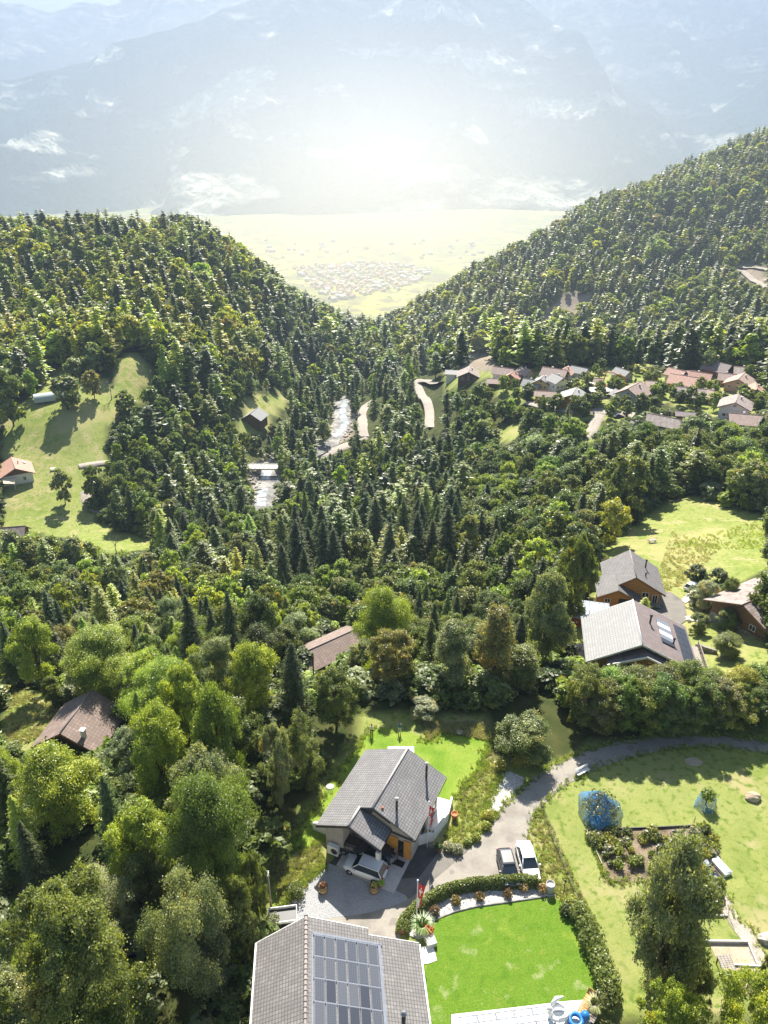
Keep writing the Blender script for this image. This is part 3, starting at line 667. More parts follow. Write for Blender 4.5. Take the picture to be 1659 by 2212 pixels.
for i in range(n):
    if bpx[i] < -160 or bpx[i] > 1820: continue
    if y[i] < 100 and (x[i] > 34 and y[i] < 78): continue
    if y[i] < 70 and x[i] > -9: continue
    if y[i] < 84 and -16 < x[i] < 34: continue
    rg = region(bpx[i], bpy_[i] - 20); mx = MIX[rg]
    kind = rnd.choices(list(mx), list(mx.values()))[0]
    if fz[i] > .6 and rnd.random() < .5: kind = 'spruce' if rg not in ('right',) else kind
    if isC(kind): h = rnd.uniform(9, 19); r = h * rnd.uniform(.19, .29)
    else: h = rnd.uniform(7.5, 13.5); r = h * rnd.uniform(.30, .42) * (.6 if kind == 'tall' else 1)
    if rg in ('lefthill', 'righthill', 'gorge'): h *= 1.35; r *= 1.55
    if rg in ('leftband', 'right', 'centre'): r *= 1.1; h *= 1.1
    if rg in ('near', 'right'): h *= .85
    if rg == 'centre': h *= 1.05
    if isC(kind) and y[i] < 160: h = min(h, rnd.uniform(9, 14.5)); r = h * rnd.uniform(.16, .22)
    if y[i] > 500: r *= 1.15
    # nothing may stand in front of the clearings
    hs = np.array([0, 0, .35, .6, .8, .97, .6, .6]) * h; dx = np.array([0, 0, 0, 0, 0, 0, -r * .8, r * .8])
    a, b, _ = proj(x[i] + dx, y[i], z[i] + hs)
    if clear_at(a, b).any():
        if h > 9:
            h *= .45; r *= .6; hs *= .45; a, b, _ = proj(x[i] + dx * .5, y[i], z[i] + hs)
            if clear_at(a, b).any(): continue
        else: continue
    if clear_at(bpx[i], bpy_[i]): continue
    if y[i] > 400 and rnd.random() < .8 and seg_in(CLEAR['bluffx'], np.array([bpx[i]]), np.array([bpy_[i] - 6]))[0]: continue
    if y[i] < 420 and (np.hypot(x[i] - PL[:, 0], y[i] - PL[:, 1]) < PL[:, 2] + 1.2).any(): continue
    t = T[rnd.choice(TN[kind])]
    f = rnd.uniform(.8, 1.2); hue = rnd.uniform(-.12, .10)
    warm = 1 + (0.22 if rg == 'lefthill' else .12 if rg == 'righthill' else 0)
    if rg in ('lefthill', 'righthill', 'gorge') and rnd.random() < .22: t = T['yel'] if rnd.random() < .5 else T['larch']
    if rg == 'lowleft' and rnd.random() < .3: t = T['lime']
    t = (t[0] * f * (1 + hue) * warm * (1.1 if warm > 1 else 1), t[1] * f * warm * 1.02, t[2] * f * (1 - hue))
    vis = 0 < a[5] < 1659 and b[5] < 2212
    cand.append(dict(x=x[i], y=y[i], z=z[i], h=h, r=r, k=kind, t=t, px=a[5], py=b[5], vis=vis, size=h * F / (y[i] * cp + (H - z[i]) * sp), rg=rg))
# clumps of small pines, bushes and saplings that fill the gaps near the houses
print('tree candidates', len(cand))
ind = set()
for conif in (True, False):
    q = sorted([c for c in cand if isC(c['k']) == conif and c['vis']], key=lambda c: -c['size'])[:300 - (18 if conif else 120)]
    for c in q: ind.add(id(c))
# ---- words that single out each of the individual trees
SIZEW = lambda s, kind: 'low' if s < .33 else 'mid sized' if s < .66 else 'tall'
def colour_word(t):
    r, g, b = (v * .7 for v in t)
    if r > .13 and g < r: return 'rusty'
    if r > .14: return 'yellow green'
    if b > .09: return 'silvery'
    if b > .05: return 'grey green'
    if g > .14: return 'bright green'
    if r > .075: return 'olive'
    if g > .085: return 'fresh green'
    if g > .06: return 'mid green'
    return 'dark green'
ANCH = [('the brown roofed chalet', 185, 1550), ('the long roofed barn', 700, 1400), ('the bright yellow green dome tree', 828, 1370), ('the river bridge', 565, 1012), ('the rocky stream bed', 565, 1060), ('the twin roofed wooden house', 1345, 1260),
 ('the blue roofed shed', 1270, 1330), ('the chalet with solar panels', 1385, 1390), ('the right hand meadow', 1500, 1130), ('the single yellow tree', 1320, 1110), ('the bottom left grass patch', 90, 2000), ('the big dense dark green tree', 478, 1770),
 ('the back lawn', 760, 1600), ('the thatched hut at the left edge', 20, 1165), ('the left meadow', 200, 1130), ('the upper road', 1450, 1560), ('the village track', 1270, 935), ('the river bend', 740, 930), ('the upper hairpin road', 930, 870), ('the small hut', 550, 915),
 ('the half hidden meadow shed', 300, 895), ('the golden yellow tree', 520, 1210), ('the white village house', 1590, 880), ('the pale village roof', 1430, 915), ('the glowing yellow tree', 560, 1440), ('the red roofed house', 35, 1020), ('the bushy dark spruces', 440, 1340)]
def where(px, py):
    best = min(ANCH, key=lambda a: math.hypot((a[1] - px), (a[2] - py) * .8)); dx, dy = px - best[1], py - best[2]
    far = math.hypot(dx, dy)
    v = 'above' if dy < -18 else 'below' if dy > 18 else ''; h_ = 'left of' if dx < -18 else 'right of' if dx > 18 else ''
    if v and h_: w_ = ('up and left from ' if (v == 'above' and dx < 0) else 'up and right from ' if v == 'above' else 'down and left from ' if dx < 0 else 'down and right from ') if abs(dx) > .45 * abs(dy) and abs(dy) > .45 * abs(dx) else ((v if abs(dy) > abs(dx) else h_) + ' ')
    else: w_ = (v or h_ or 'beside') + ' '
    pre = '' if far < 70 else 'somewhat ' if far < 140 else 'far '
    if w_ in ('beside ',): pre = ''
    return pre + w_ + best[0]
ORD = ['nearest', 'second nearest', 'third nearest', 'fourth nearest', 'fifth nearest', 'sixth nearest', 'seventh nearest', 'eighth nearest', 'ninth nearest', 'tenth nearest', 'eleventh nearest', 'twelfth nearest']
KW = {'round': 'round crowned tree', 'ash': 'airy broadleaf tree', 'tall': 'narrow broadleaf tree', 'olive': 'bushy broadleaf tree', 'willow': 'willow tree', 'spruce': 'spruce', 'larch': 'larch', 'pine': 'pine'}
GW = {'round': 'round crowned trees', 'ash': 'airy broadleaf trees', 'tall': 'narrow broadleaf trees', 'olive': 'bushy broadleaf trees', 'willow': 'willow trees', 'spruce': 'spruces', 'larch': 'larches', 'pine': 'pines'}
labs = {}
for c in cand:
    if id(c) in ind:
        s = (c['h'] - 6) / 13; lab = (SIZEW(s, c['k']), colour_word(c['t']), KW[c['k']], where(c['px'], c['py'] + 20)); labs.setdefault(lab, []).append(c)
for lab, q in labs.items():
    q.sort(key=lambda c: c['y'])
    for j, c in enumerate(q):
        l = ' '.join(lab)
        if len(q) > 1: l = ('front ' if j == 0 else 'back ' if j == 1 else '') + l if len(q) == 2 else '%s to the viewer of the %d %s' % (ORD[min(j, 11)], len(q), ' '.join([lab[0], lab[1], GW[c['k']] , lab[3]]))
        w_ = l.split()
        put_tree(c['x'], c['y'], c['z'], c['h'], c['r'], c['k'], c['t'], ' '.join(w_[:16]), ('conifers of the wood' if isC(c['k']) else 'broadleaf trees of the wood'), parts=(c['size'] > 110))
# ---- the remaining woods: two masses of instanced trees, one per kind
def wood(name, label, cond, protos):
    q = [c for c in cand if id(c) not in ind and cond(c['k'])]
    pos = np.array([(c['x'], c['y'], c['z']) for c in q]); me = bpy.data.meshes.new(name); me.vertices.add(len(q)); me.vertices.foreach_set('co', pos.astype(np.float32).ravel())
    colr = bpy.data.collections.new(name + '_kinds'); idx = {}
    for i, (k, lv, s) in enumerate(protos):
        o = bpy.data.objects.new('%02d_%s' % (i, NAME[k]), proto_mesh(k, lv, s, 'inst')); colr.objects.link(o); idx[(k, lv, s)] = i
    ii, sc = [], []
    for c in q:
        lv = 1 if c['y'] < 260 else 2 if c['y'] < 640 else 3
        k = c['k'] 
        opts = [p for p in protos if p[0] == k and p[1] == lv] or [p for p in protos if p[0] == k]
        p = rnd.choice(opts); ii.append(idx[p]); sc.append((c['r'] / CROWN_R[k], c['r'] / CROWN_R[k], c['h'] / TOPZ[k]))
    for an, typ, data in (('idx', 'INT', ii), ('scl', 'FLOAT_VECTOR', sc), ('rot', 'FLOAT_VECTOR', [(0, 0, rnd.uniform(0, 6.28)) for _ in q]), ('tint', 'FLOAT_VECTOR', [c['t'] for c in q])):
        a = me.attributes.new(an, typ, 'POINT'); a.data.foreach_set('vector' if 'VEC' in typ else 'value', np.asarray(data, np.int32 if typ == 'INT' else np.float32).ravel())
    o = link(name, me); tag(o, label, 'woodland', kind='stuff')
    ng = bpy.data.node_groups.new(name, 'GeometryNodeTree'); ng.interface.new_socket('Geometry', in_out='INPUT', socket_type='NodeSocketGeometry'); ng.interface.new_socket('Geometry', in_out='OUTPUT', socket_type='NodeSocketGeometry')
    gi = ng.nodes.new('NodeGroupInput'); go = ng.nodes.new('NodeGroupOutput'); ip = ng.nodes.new('GeometryNodeInstanceOnPoints'); ci = ng.nodes.new('GeometryNodeCollectionInfo')
    ci.inputs['Collection'].default_value = colr; ci.inputs['Separate Children'].default_value = True; ci.inputs['Reset Children'].default_value = True
    def na(n, t): a = ng.nodes.new('GeometryNodeInputNamedAttribute'); a.data_type = t; a.inputs[0].default_value = n; return a.outputs[0]
    mp_ = ng.nodes.new('GeometryNodeMeshToPoints'); ng.links.new(gi.outputs[0], mp_.inputs[0]); ng.links.new(mp_.outputs[0], ip.inputs['Points']); ng.links.new(ci.outputs[0], ip.inputs['Instance'])
    ip.inputs['Pick Instance'].default_value = True
    ng.links.new(na('idx', 'INT'), ip.inputs['Instance Index']); ng.links.new(na('scl', 'FLOAT_VECTOR'), ip.inputs['Scale'])
    er = ng.nodes.new('FunctionNodeEulerToRotation'); ng.links.new(na('rot', 'FLOAT_VECTOR'), er.inputs[0]); ng.links.new(er.outputs[0], ip.inputs['Rotation'])
    ng.links.new(ip.outputs[0], go.inputs[0]); md = o.modifiers.new('wood', 'NODES'); md.node_group = ng
    print(name, len(q)); return o
wood('conifer_wood', 'dense conifer forest covering the hillsides beyond', isC, [(k, lv, s) for k in ('larch', 'pine', 'spruce') for lv in (1, 2, 3) for s in (0, 1)])
wood('broadleaf_wood', 'dense broadleaf forest mixed over the hillsides beyond', lambda k: not isC(k), [(k, lv, s) for k in ('ash', 'olive', 'round', 'tall', 'willow') for lv in (1, 2, 3) for s in range(1 if lv == 3 else 2)])
# ------------------------------------------------------------------ materials for built things
def ramp_noise(nt, cols, scale, coord='Object', detail=5):
    f = noise_fac(nt, scale, .3, .7, detail, coord); r = nt.nodes.new('ShaderNodeValToRGB'); nt.links.new(f, r.inputs[0])
    e = r.color_ramp.elements; e[0].color = (*cols[0], 1); e[1].color = (*cols[-1], 1)
    for i, c in enumerate(cols[1:-1]): x = e.new((i + 1) / (len(cols) - 1)); x.color = (*c, 1)
    return r.outputs[0]
def area_mat(name, cols, scale, scale2=12, rough=.95, b=.3, dist=.03, speck=None):
    m, nt, bs = newmat(name); c = ramp_noise(nt, cols, scale, 'Object', 8)
    if name == 'lawn': c = mixc(nt, noise_fac(nt, .55, .60, .70, 3), c, (.20, .25, .09)); c = mixc(nt, noise_fac(nt, .3, .64, .72, 2), c, (.17, .24, .03))
    f = noise_fac(nt, scale2, .3, .7, 4)
    c = mixc(nt, f, mixc(nt, 1, c, (.72, .74, .7), 'MULTIPLY'), mixc(nt, 1, c, (1.25, 1.22, 1.2), 'MULTIPLY'))
    if speck: c = mixc(nt, noise_fac(nt, speck[0], speck[1], speck[1] + .04, 2), c, speck[2])
    nt.links.new(c, bs.inputs['Base Color']); bs.inputs['Roughness'].default_value = rough; bs.inputs['Specular IOR Level'].default_value = .2; bump(nt, bs, f, b, dist); return m
LAWN = area_mat('lawn', [(.075, .155, .010), (.09, .175, .012), (.105, .19, .016), (.10, .185, .014), (.15, .20, .03)], .9, 9, b=.4, dist=.04)
BLAWN = area_mat('garden_lawn', [(.10, .20, .015), (.15, .24, .025), (.20, .27, .04), (.13, .22, .02)], .25, 9, b=.4, dist=.04)
ROAD = area_mat('road_surface', [(.20, .185, .165), (.26, .24, .215), (.30, .28, .25), (.27, .25, .22)], .4, 20, b=.15, dist=.01, speck=(.5, .62, (.22, .20, .18)))
ASPH = area_mat('dark_asphalt', [(.055, .055, .055), (.11, .105, .10)], .8, 30, b=.2, dist=.01)
PADM = area_mat('worn_asphalt', [(.13, .125, .12), (.19, .18, .165), (.15, .145, .135)], .35, 25, b=.2, dist=.01)
GRAV = area_mat('grey_gravel', [(.27, .28, .30), (.36, .365, .38)], .5, 16, b=.9, dist=.05, speck=(18, .56, (.55, .55, .56)))
WGRAV = area_mat('pale_gravel', [(.50, .48, .46), (.66, .64, .60)], 1.5, 9, b=1, dist=.08, speck=(6, .6, (.2, .19, .17)))
SOIL = area_mat('garden_soil', [(.10, .075, .05), (.22, .17, .12), (.30, .25, .18)], .9, 12, b=.8, dist=.06)
DIRT = area_mat('dry_dirt', [(.34, .27, .19), (.45, .38, .29)], .6, 10, b=.4)
PATHM = area_mat('path_paving', [(.30, .27, .23), (.40, .36, .31)], .7, 6, b=.4)
CONC = plain('pale_concrete', (.50, .48, .45), .85, .12, 2, bmp=.1); WCONC = plain('white_concrete', (.72, .71, .69), .8, .06, 1.5)
STUC = plain('light_grey_render', (.42, .38, .35), .9, .08, 1.2); STUCW = plain('white_render', (.72, .70, .66), .9, .06, 1.2)
STONE = plain('field_stone', (.26, .25, .23), .95, .45, 2.2, bmp=.8); WHITE = plain('white_paint', (.78, .78, .77), .5, .04, 2)
DARKM = plain('dark_metal', (.035, .037, .04), .45, .2, 3); BLACK = plain('black_rubber', (.015, .015, .015), .8, .2, 6)
TERRA = plain('terracotta', (.48, .17, .07), .8, .15, 4); WOODL = None
def wood_mat(name, a, b_, sc=6, ax=2):
    m, nt, bs = newmat(name); tc = nt.nodes.new('ShaderNodeTexCoord'); mp = N(nt, 'ShaderNodeMapping'); s = [1.2, 1.2, 1.2]; s[ax] = sc; mp.inputs['Scale'].default_value = s
    nt.links.new(tc.outputs['Object'], mp.inputs[0]); f = noise_fac(nt, 2, .3, .7, 5, vec=mp.outputs[0])
    wv = N(nt, 'ShaderNodeTexWave', wave_type='BANDS', bands_direction='XYZ'[ax], i_Scale=1.1, i_Distortion=.3); nt.links.new(tc.outputs['Object'], wv.inputs[0])
    r = N(nt, 'ShaderNodeMapRange', i_1=.0, i_2=.18); nt.links.new(wv.outputs[1], r.inputs[0])
    c = mixc(nt, f, a, b_); c = mixc(nt, r.outputs[0], mixc(nt, 1, c, (.35,)*3, 'MULTIPLY'), c); nt.links.new(c, bs.inputs['Base Color']); bs.inputs['Roughness'].default_value = .7; return m
HONEY = wood_mat('honey_wood', (.36, .17, .045), (.52, .27, .08)); BROWNW = wood_mat('brown_wood', (.12, .06, .03), (.22, .12, .06)); GREYW = wood_mat('weathered_wood', (.22, .19, .16), (.36, .32, .27), 5, 0)
BARREL = wood_mat('barrel_wood', (.45, .27, .10), (.60, .40, .18)); ORANGEW = wood_mat('orange_wood', (.50, .22, .04), (.62, .30, .06), 6, 0)
def glass_mat(name, col=(.02, .03, .04)):
    m, nt, bs = newmat(name); bs.inputs['Base Color'].default_value = (*col, 1); bs.inputs['Roughness'].default_value = .08; bs.inputs['Specular IOR Level'].default_value = .8; return m
GLASS = glass_mat('dark_glass'); PV = None
def roof_mat(name, base, tile=(.33, .36), groove=.35, var=.25, vert=1.0, stain=None, rough=.75):
    m, nt, bs = newmat(name); uv = N(nt, 'ShaderNodeUVMap', uv_map='UVMap'); sx = nt.nodes.new('ShaderNodeSeparateXYZ'); nt.links.new(uv.outputs[0], sx.inputs[0])
    def saw(sock, sc, lo, hi):
        a = N(nt, 'ShaderNodeMath', operation='MULTIPLY', i_1=1 / sc); nt.links.new(sock, a.inputs[0]); b = N(nt, 'ShaderNodeMath', operation='FRACT'); nt.links.new(a.outputs[0], b.inputs[0])
        r = N(nt, 'ShaderNodeMapRange', i_1=lo, i_2=hi); nt.links.new(b.outputs[0], r.inputs[0]); return r.outputs[0], b.outputs[0], a.outputs[0]
    gx_, fx_, ax_ = saw(sx.outputs[0], tile[0], 0, .28); gy_, fy_, ay_ = saw(sx.outputs[1], tile[1], 0, .33)
    mn = N(nt, 'ShaderNodeMath', operation='MULTIPLY'); r1_ = N(nt, 'ShaderNodeMapRange', i_3=1 - vert, i_4=1); nt.links.new(gx_, r1_.inputs[0]); nt.links.new(r1_.outputs[0], mn.inputs[0]); nt.links.new(gy_, mn.inputs[1])
    fl = [N(nt, 'ShaderNodeMath', operation='FLOOR') for _ in range(2)]; nt.links.new(ax_, fl[0].inputs[0]); nt.links.new(ay_, fl[1].inputs[0])
    cb = nt.nodes.new('ShaderNodeCombineXYZ'); nt.links.new(fl[0].outputs[0], cb.inputs[0]); nt.links.new(fl[1].outputs[0], cb.inputs[1])
    wn = N(nt, 'ShaderNodeTexWhiteNoise', noise_dimensions='2D'); nt.links.new(cb.outputs[0], wn.inputs['Vector'])
    c = mixc(nt, wn.outputs[0], tuple(v * (1 - var) for v in base), tuple(v * (1 + var) for v in base))
    f = noise_fac(nt, .9, .35, .7, 7); c = mixc(nt, f, c, stain or tuple(v * .8 for v in base))
    c = mixc(nt, mn.outputs[0], tuple(v * groove for v in base), c); nt.links.new(c, bs.inputs['Base Color']); bs.inputs['Roughness'].default_value = rough; bs.inputs['Specular IOR Level'].default_value = .35
    bump(nt, bs, fy_, .5, .04); return m
RGREY = roof_mat('grey_roof_tiles', (.225, .22, .222), (.33, .29), .30, .14)
RGREY2 = roof_mat('brown_grey_roof_tiles', (.205, .195, .19), (.30, .26), .32, .2)
RBROWN = roof_mat('brown_roof_tiles', (.27, .20, .17), (.50, .45), .55, .22, stain=(.20, .155, .13))
RPALE = roof_mat('pale_roof_tiles', (.31, .31, .30), (.5, .42), .62, .10, stain=(.27, .27, .27)); RDARK = roof_mat('purple_grey_roof_tiles', (.22, .18, .175), (.42, .38), .7, .12)
RPINK = roof_mat('pink_roof_tiles', (.36, .27, .23), (.5, .5), .8, .2); RRED = roof_mat('red_roof_tiles', (.44, .26, .20), (.5, .45), .8, .15); RWEATH = roof_mat('weathered_roof_tiles', (.25, .19, .17), (.45, .5), .5, .25, stain=(.42, .38, .35))
RMETAL = roof_mat('sheet_metal_roof', (.48, .54, .60), (1.1, 2.6), .55, .22, stain=(.2, .33, .48), rough=.35)
# ------------------------------------------------------------------ draped areas
def drape(name, pts, off, mat, step=1.0, world=False, kind='structure', rise=0.0, label=None, cat=None, smooth=1):
    P = [Vector((p[0], p[1])) for p in pts] if world else [G(*p).xy for p in pts]
    if smooth:                                    # rounds the outline a little
        Q = []
        for i in range(len(P)):
            a, b = P[i], P[(i + 1) % len(P)]; Q += [a * .8 + b * .2, a * .2 + b * .8] if smooth == 1 else [a, b]
        P = Q
    B_ = []
    for i in range(len(P)):
        a, b = P[i], P[(i+1) % len(P)]; k = max(1, int((b - a).length / step)); B_ += [a.lerp(b, j / k) for j in range(k)]
    xs = [p.x for p in B_]; ys = [p.y for p in B_]; poly = [(p.x, p.y) for p in B_]
    gxx, gyy = np.meshgrid(np.arange(min(xs), max(xs), step), np.arange(min(ys), max(ys), step)); ins = seg_in(poly, gxx, gyy)
    pin = [Vector((a, b)) for a, b in zip(gxx[ins], gyy[ins])]; nb = len(B_)
    v, e, f, _, _, _ = delaunay_2d_cdt(B_ + pin, [], [list(range(nb))], 1, 1e-4)
    z = hgt(np.array([p.x for p in v]), np.array([p.y for p in v])) + off
    me = bpy.data.meshes.new(name); me.from_pydata([(p.x, p.y, zz) for p, zz in zip(v, z)], [], [list(q) for q in f])
    bm = bmesh.new(); bm.from_mesh(me)
    bmesh.ops.recalc_face_normals(bm, faces=bm.faces)
    if bm.faces and sum(fc.normal.z for fc in bm.faces) < 0: bmesh.ops.reverse_faces(bm, faces=bm.faces)
    bm.to_mesh(me); bm.free()
    o = link(name, me, mat); tag(o, label, cat, kind=kind); return o
ROADP = [(1659,1603),(1560,1590),(1480,1588),(1400,1592),(1320,1605),(1240,1632),(1180,1660),(1140,1690),(1105,1722),(1070,1762),(1040,1800),(1015,1835),(975,1868),(930,1905),(888,1940),(850,1956),(790,1973),(700,1984),(600,1986),(590,2040),(800,2040),(868,2045),(862,2010),(880,1985),(920,1955),(960,1934),(1000,1920),(1090,1908),(1170,1908),(1160,1875),(1150,1845),(1141,1810),(1142,1785),(1156,1760),(1180,1730),(1220,1697),(1280,1664),(1340,1642),(1420,1622),(1480,1613),(1560,1613),(1659,1628),(1850,1660),(1850,1625)]
drape('road', ROADP, .036, ROAD, .9)
drape('driveway', [(711,1864),(757,1826),(900,1800),(950,1838),(1014,1834),(975,1869),(930,1906),(889,1940),(829,1912)], .05, PADM, .9, smooth=2)
drape('driveway', [(711,1865),(757,1822),(800,1826),(915,1826),(950,1836),(940,1850),(905,1896),(870,1898),(833,1912),(829,1911)], .056, ASPH, .9, smooth=2)
drape('gravel_yard', [(829,1912),(889,1940),(850,1957),(790,1974),(700,1985),(600,1987),(622,1945),(660,1905),(702,1868),(711,1864)], .045, GRAV, .8)
drape('gravel_strip', [(1089,1662),(1130,1678),(1138,1688),(1104,1722),(1068,1762),(1050,1765),(1052,1748),(1070,1702)], .045, WGRAV, .8)
drape('back_lawn', [(812,1570),(782,1600),(742,1650),(702,1715),(642,1800),(606,1852),(650,1836),(690,1822),(760,1800),(960,1760),(985,1725),(1010,1690),(1045,1650),(1062,1600),(1050,1575),(1000,1572),(955,1585),(925,1600),(905,1592),(880,1578)], .03, BLAWN, .9)
drape('front_lawn', [(932,1998),(945,1984),(983,1970),(1028,1959),(1093,1950),(1174,1938),(1201,1941),(1227,1955),(1245,1974),(1252,2000),(1272,2046),(1295,2096),(1297,2130),(1269,2164),(1223,2166),(1082,2184),(973,2195),(975,2300),(930,2300),(905,2060),(923,2040)], .03, LAWN, .9, smooth=2)
drape('garden_bed', [(1266,1794),(1340,1791),(1508,1785),(1534,1806),(1556,1844),(1556,1895),(1400,1905),(1310,1905),(1290,1850)], .03, SOIL, .7, smooth=2)
drape('vegetable_plot', [(1450,1905),(1540,1900),(1571,1979),(1440,1981)], .034, SOIL, .7, smooth=2)
drape('garden_path', [(1503,1888),(1520,1898),(1552,1904),(1575,1940),(1600,1995),(1620,2006),(1642,2048),(1670,2090),(1690,2160),(1640,2150),(1612,2035),(1600,2030),(1580,2002),(1562,1970),(1547,1912),(1505,1902)], .05, PATHM, .7, smooth=2)
drape('dirt_plot', [(1530,2036),(1612,2037),(1632,2085),(1570,2085),(1545,2066)], -.0 + .03, DIRT, .7, smooth=2)
drape('paved_corner', [(1580,2088),(1700,2094),(1720,2230),(1600,2140)], .04, DIRT, .8, smooth=2)
drape('dirt_patch', [(1475,1640),(1500,1635),(1520,1645),(1512,1655),(1488,1655)], .03, DIRT, .5)
# gravel and tracks round the right hand houses
drape('forecourt', [(1395,1325),(1400,1290),(1440,1275),(1478,1300),(1485,1340),(1465,1352),(1420,1345)], .12, PADM, 1.0)
drape('farm_track', [(1470,1296),(1500,1270),(1530,1252),(1536,1258),(1508,1280),(1482,1306)], .12, WGRAV, .8)
drape('farm_track', [(1478,1330),(1530,1334),(1659,1322),(1659,1330),(1530,1344),(1480,1342)], .12, WGRAV, .8)
def band(name, pts, wdt, mat, off=.5, step=3):
    C = [G(*p) for p in pts]; fine = []
    for a, b in zip(C, C[1:]):
        k = max(1, int((b - a).length / step)); fine += [a.lerp(b, j / k) for j in range(k)]
    fine.append(C[-1])
    for _ in range(6): fine = [fine[0]] + [(fine[i-1] + fine[i] * 2 + fine[i+1]) / 4 for i in range(1, len(fine)-1)] + [fine[-1]]
    V = []; 
    for i, p in enumerate(fine):
        d = (fine[min(i+1, len(fine)-1)] - fine[max(i-1, 0)]); d.z = 0; d.normalize(); s = Vector((d.y, -d.x, 0))
        w_ = wdt(i / (len(fine)-1)) if callable(wdt) else wdt
        zs = [float(hgt(p.x + s.x * q * w_, p.y + s.y * q * w_)) for q in (-.5, 0, .5)]; z = max(zs[1], (zs[0] + zs[2]) / 2) + off
        V += [(p.x + s.x * q * w_, p.y + s.y * q * w_, z - (.8 if abs(q) > .55 else 0)) for q in (-.65, -.5, -.2, .2, .5, .65)]
    n = len(fine); return tag(link(name, mesh_np(name, V, [(i*6+k, i*6+k+1, (i+1)*6+k+1, (i+1)*6+k) for i in range(n-1) for k in range(5)], True), mat), kind='structure')
VROAD = area_mat('village_road_surface', [(.30, .27, .24), (.38, .34, .30)], .1, 1.5)
band('mountain_road', [(790,945),(786,915),(787,890),(796,872),(812,866)], 6, VROAD, .5)
band('mountain_road', [(640,992),(690,982),(730,972),(765,955),(790,945)], 6, VROAD, .5)
band('mountain_road', [(934,925),(936,890),(926,862),(910,838),(900,822),(930,820),(960,826)], 6.5, VROAD, .5)
band('village_road', [(1150,868),(1185,880),(1240,888),(1300,888),(1370,898)], 6, VROAD, .35)
band('village_road', [(1250,958),(1270,945),(1282,930),(1285,915),(1300,890)], 4, VROAD, .35)
band('farm_track', [(170,1005),(205,1002),(235,996)], 4, VROAD, .25)
band('farm_track', [(185,1062),(176,1080),(180,1100),(205,1108),(255,1110)], 3.6, VROAD, .25)
band('mountain_track', [(1575,572),(1600,585),(1630,605),(1659,622)], 7, VROAD, .6)
band('mountain_track', [(1600,576),(1630,578),(1665,582)], 6, VROAD, .6)
# river: bed of stones with a band of bright water
RIV = area_mat('river_gravel', [(.13, .13, .135), (.24, .235, .23), (.42, .41, .39)], .12, .8, b=1, dist=.5)
m, nt, bs = newmat('river_water'); c = ramp_noise(nt, [(.16, .19, .21), (.34, .38, .40), (.75, .78, .8)], .25, 'Object', 6); nt.links.new(c, bs.inputs['Base Color']); bs.inputs['Roughness'].default_value = .22; WATER = m; bump(nt, bs, noise_fac(nt, .8, .3, .7), .5, .2)
band('river_bed', [(555,1120),(562,1080),(568,1050),(572,1020),(600,1000),(650,985),(690,965),(728,940),(742,915),(740,885),(748,865),(765,850)], lambda t: 12 if t < .5 else 9.5, RIV, .6)
band('river', [(558,1112),(566,1075),(572,1050),(575,1020),(605,1001),(650,985),(690,966),(732,940),(748,918),(738,890),(750,866),(764,852)], 4.5, WATER, .85)
# ------------------------------------------------------------------ houses
def uvplane(mb_pts, name, mat, parent, t=.14, uvdir=None):
    """roof planes: list of (quad, ridge_dir) -> one mesh with metre UVs, plates with thickness"""
    vs, fs, uvs = [], [], []
    for quad, rd in mb_pts:
        q = [Vector(p) for p in quad]; n = (q[1]-q[0]).cross(q[2]-q[0]).normalized()
        if n.z < 0: n = -n
        u = Vector(rd).normalized(); v = n.cross(u).normalized(); k = len(q); b = len(vs)
        lo = [p - n * t for p in q]; vs += q + lo
        for f in [tuple(range(k)), tuple(range(2*k-1, k-1, -1))] + [(i, i+k, (i+1) % k + k, (i+1) % k) for i in range(k)]:
            fs.append([b + i for i in f]); uvs += [((q + lo)[i].dot(u), (q + lo)[i].dot(v)) for i in f]
    me = bpy.data.meshes.new(name); me.from_pydata([tuple(v) for v in vs], [], fs); l = me.uv_layers.new(name='UVMap')
    for i, c in enumerate(uvs): l.data[i].uv = c
    o = link(name, me, mat, parent); return o
def window(parent, c, w, h, rz, frame=WHITE, pane=GLASS, deep=.06, name='window'):
    """c = centre on the wall, rz = heading of the outward normal"""
    M = Matrix.Translation(c) @ Matrix.Rotation(rz - PI/2, 4, 'Z'); t = .08
    f = MB()
    for (x, z, sx, sz) in ((0, h/2, w + t, t), (0, -h/2, w + t, t), (-w/2, 0, t, h - t), (w/2, 0, t, h - t), (0, 0, t * .7, h - t)):
        p = M @ Vector((x, deep / 2, z)); f.box(p.x, p.y, p.z, sx, deep, sz, rz - PI/2)
    fo = f.build(name, frame, parent); p = M @ Vector((0, 0.015, 0)); g = MB().box(p.x, p.y, p.z, w - t, .02, h - t, rz - PI/2).build('pane', pane, fo); return fo
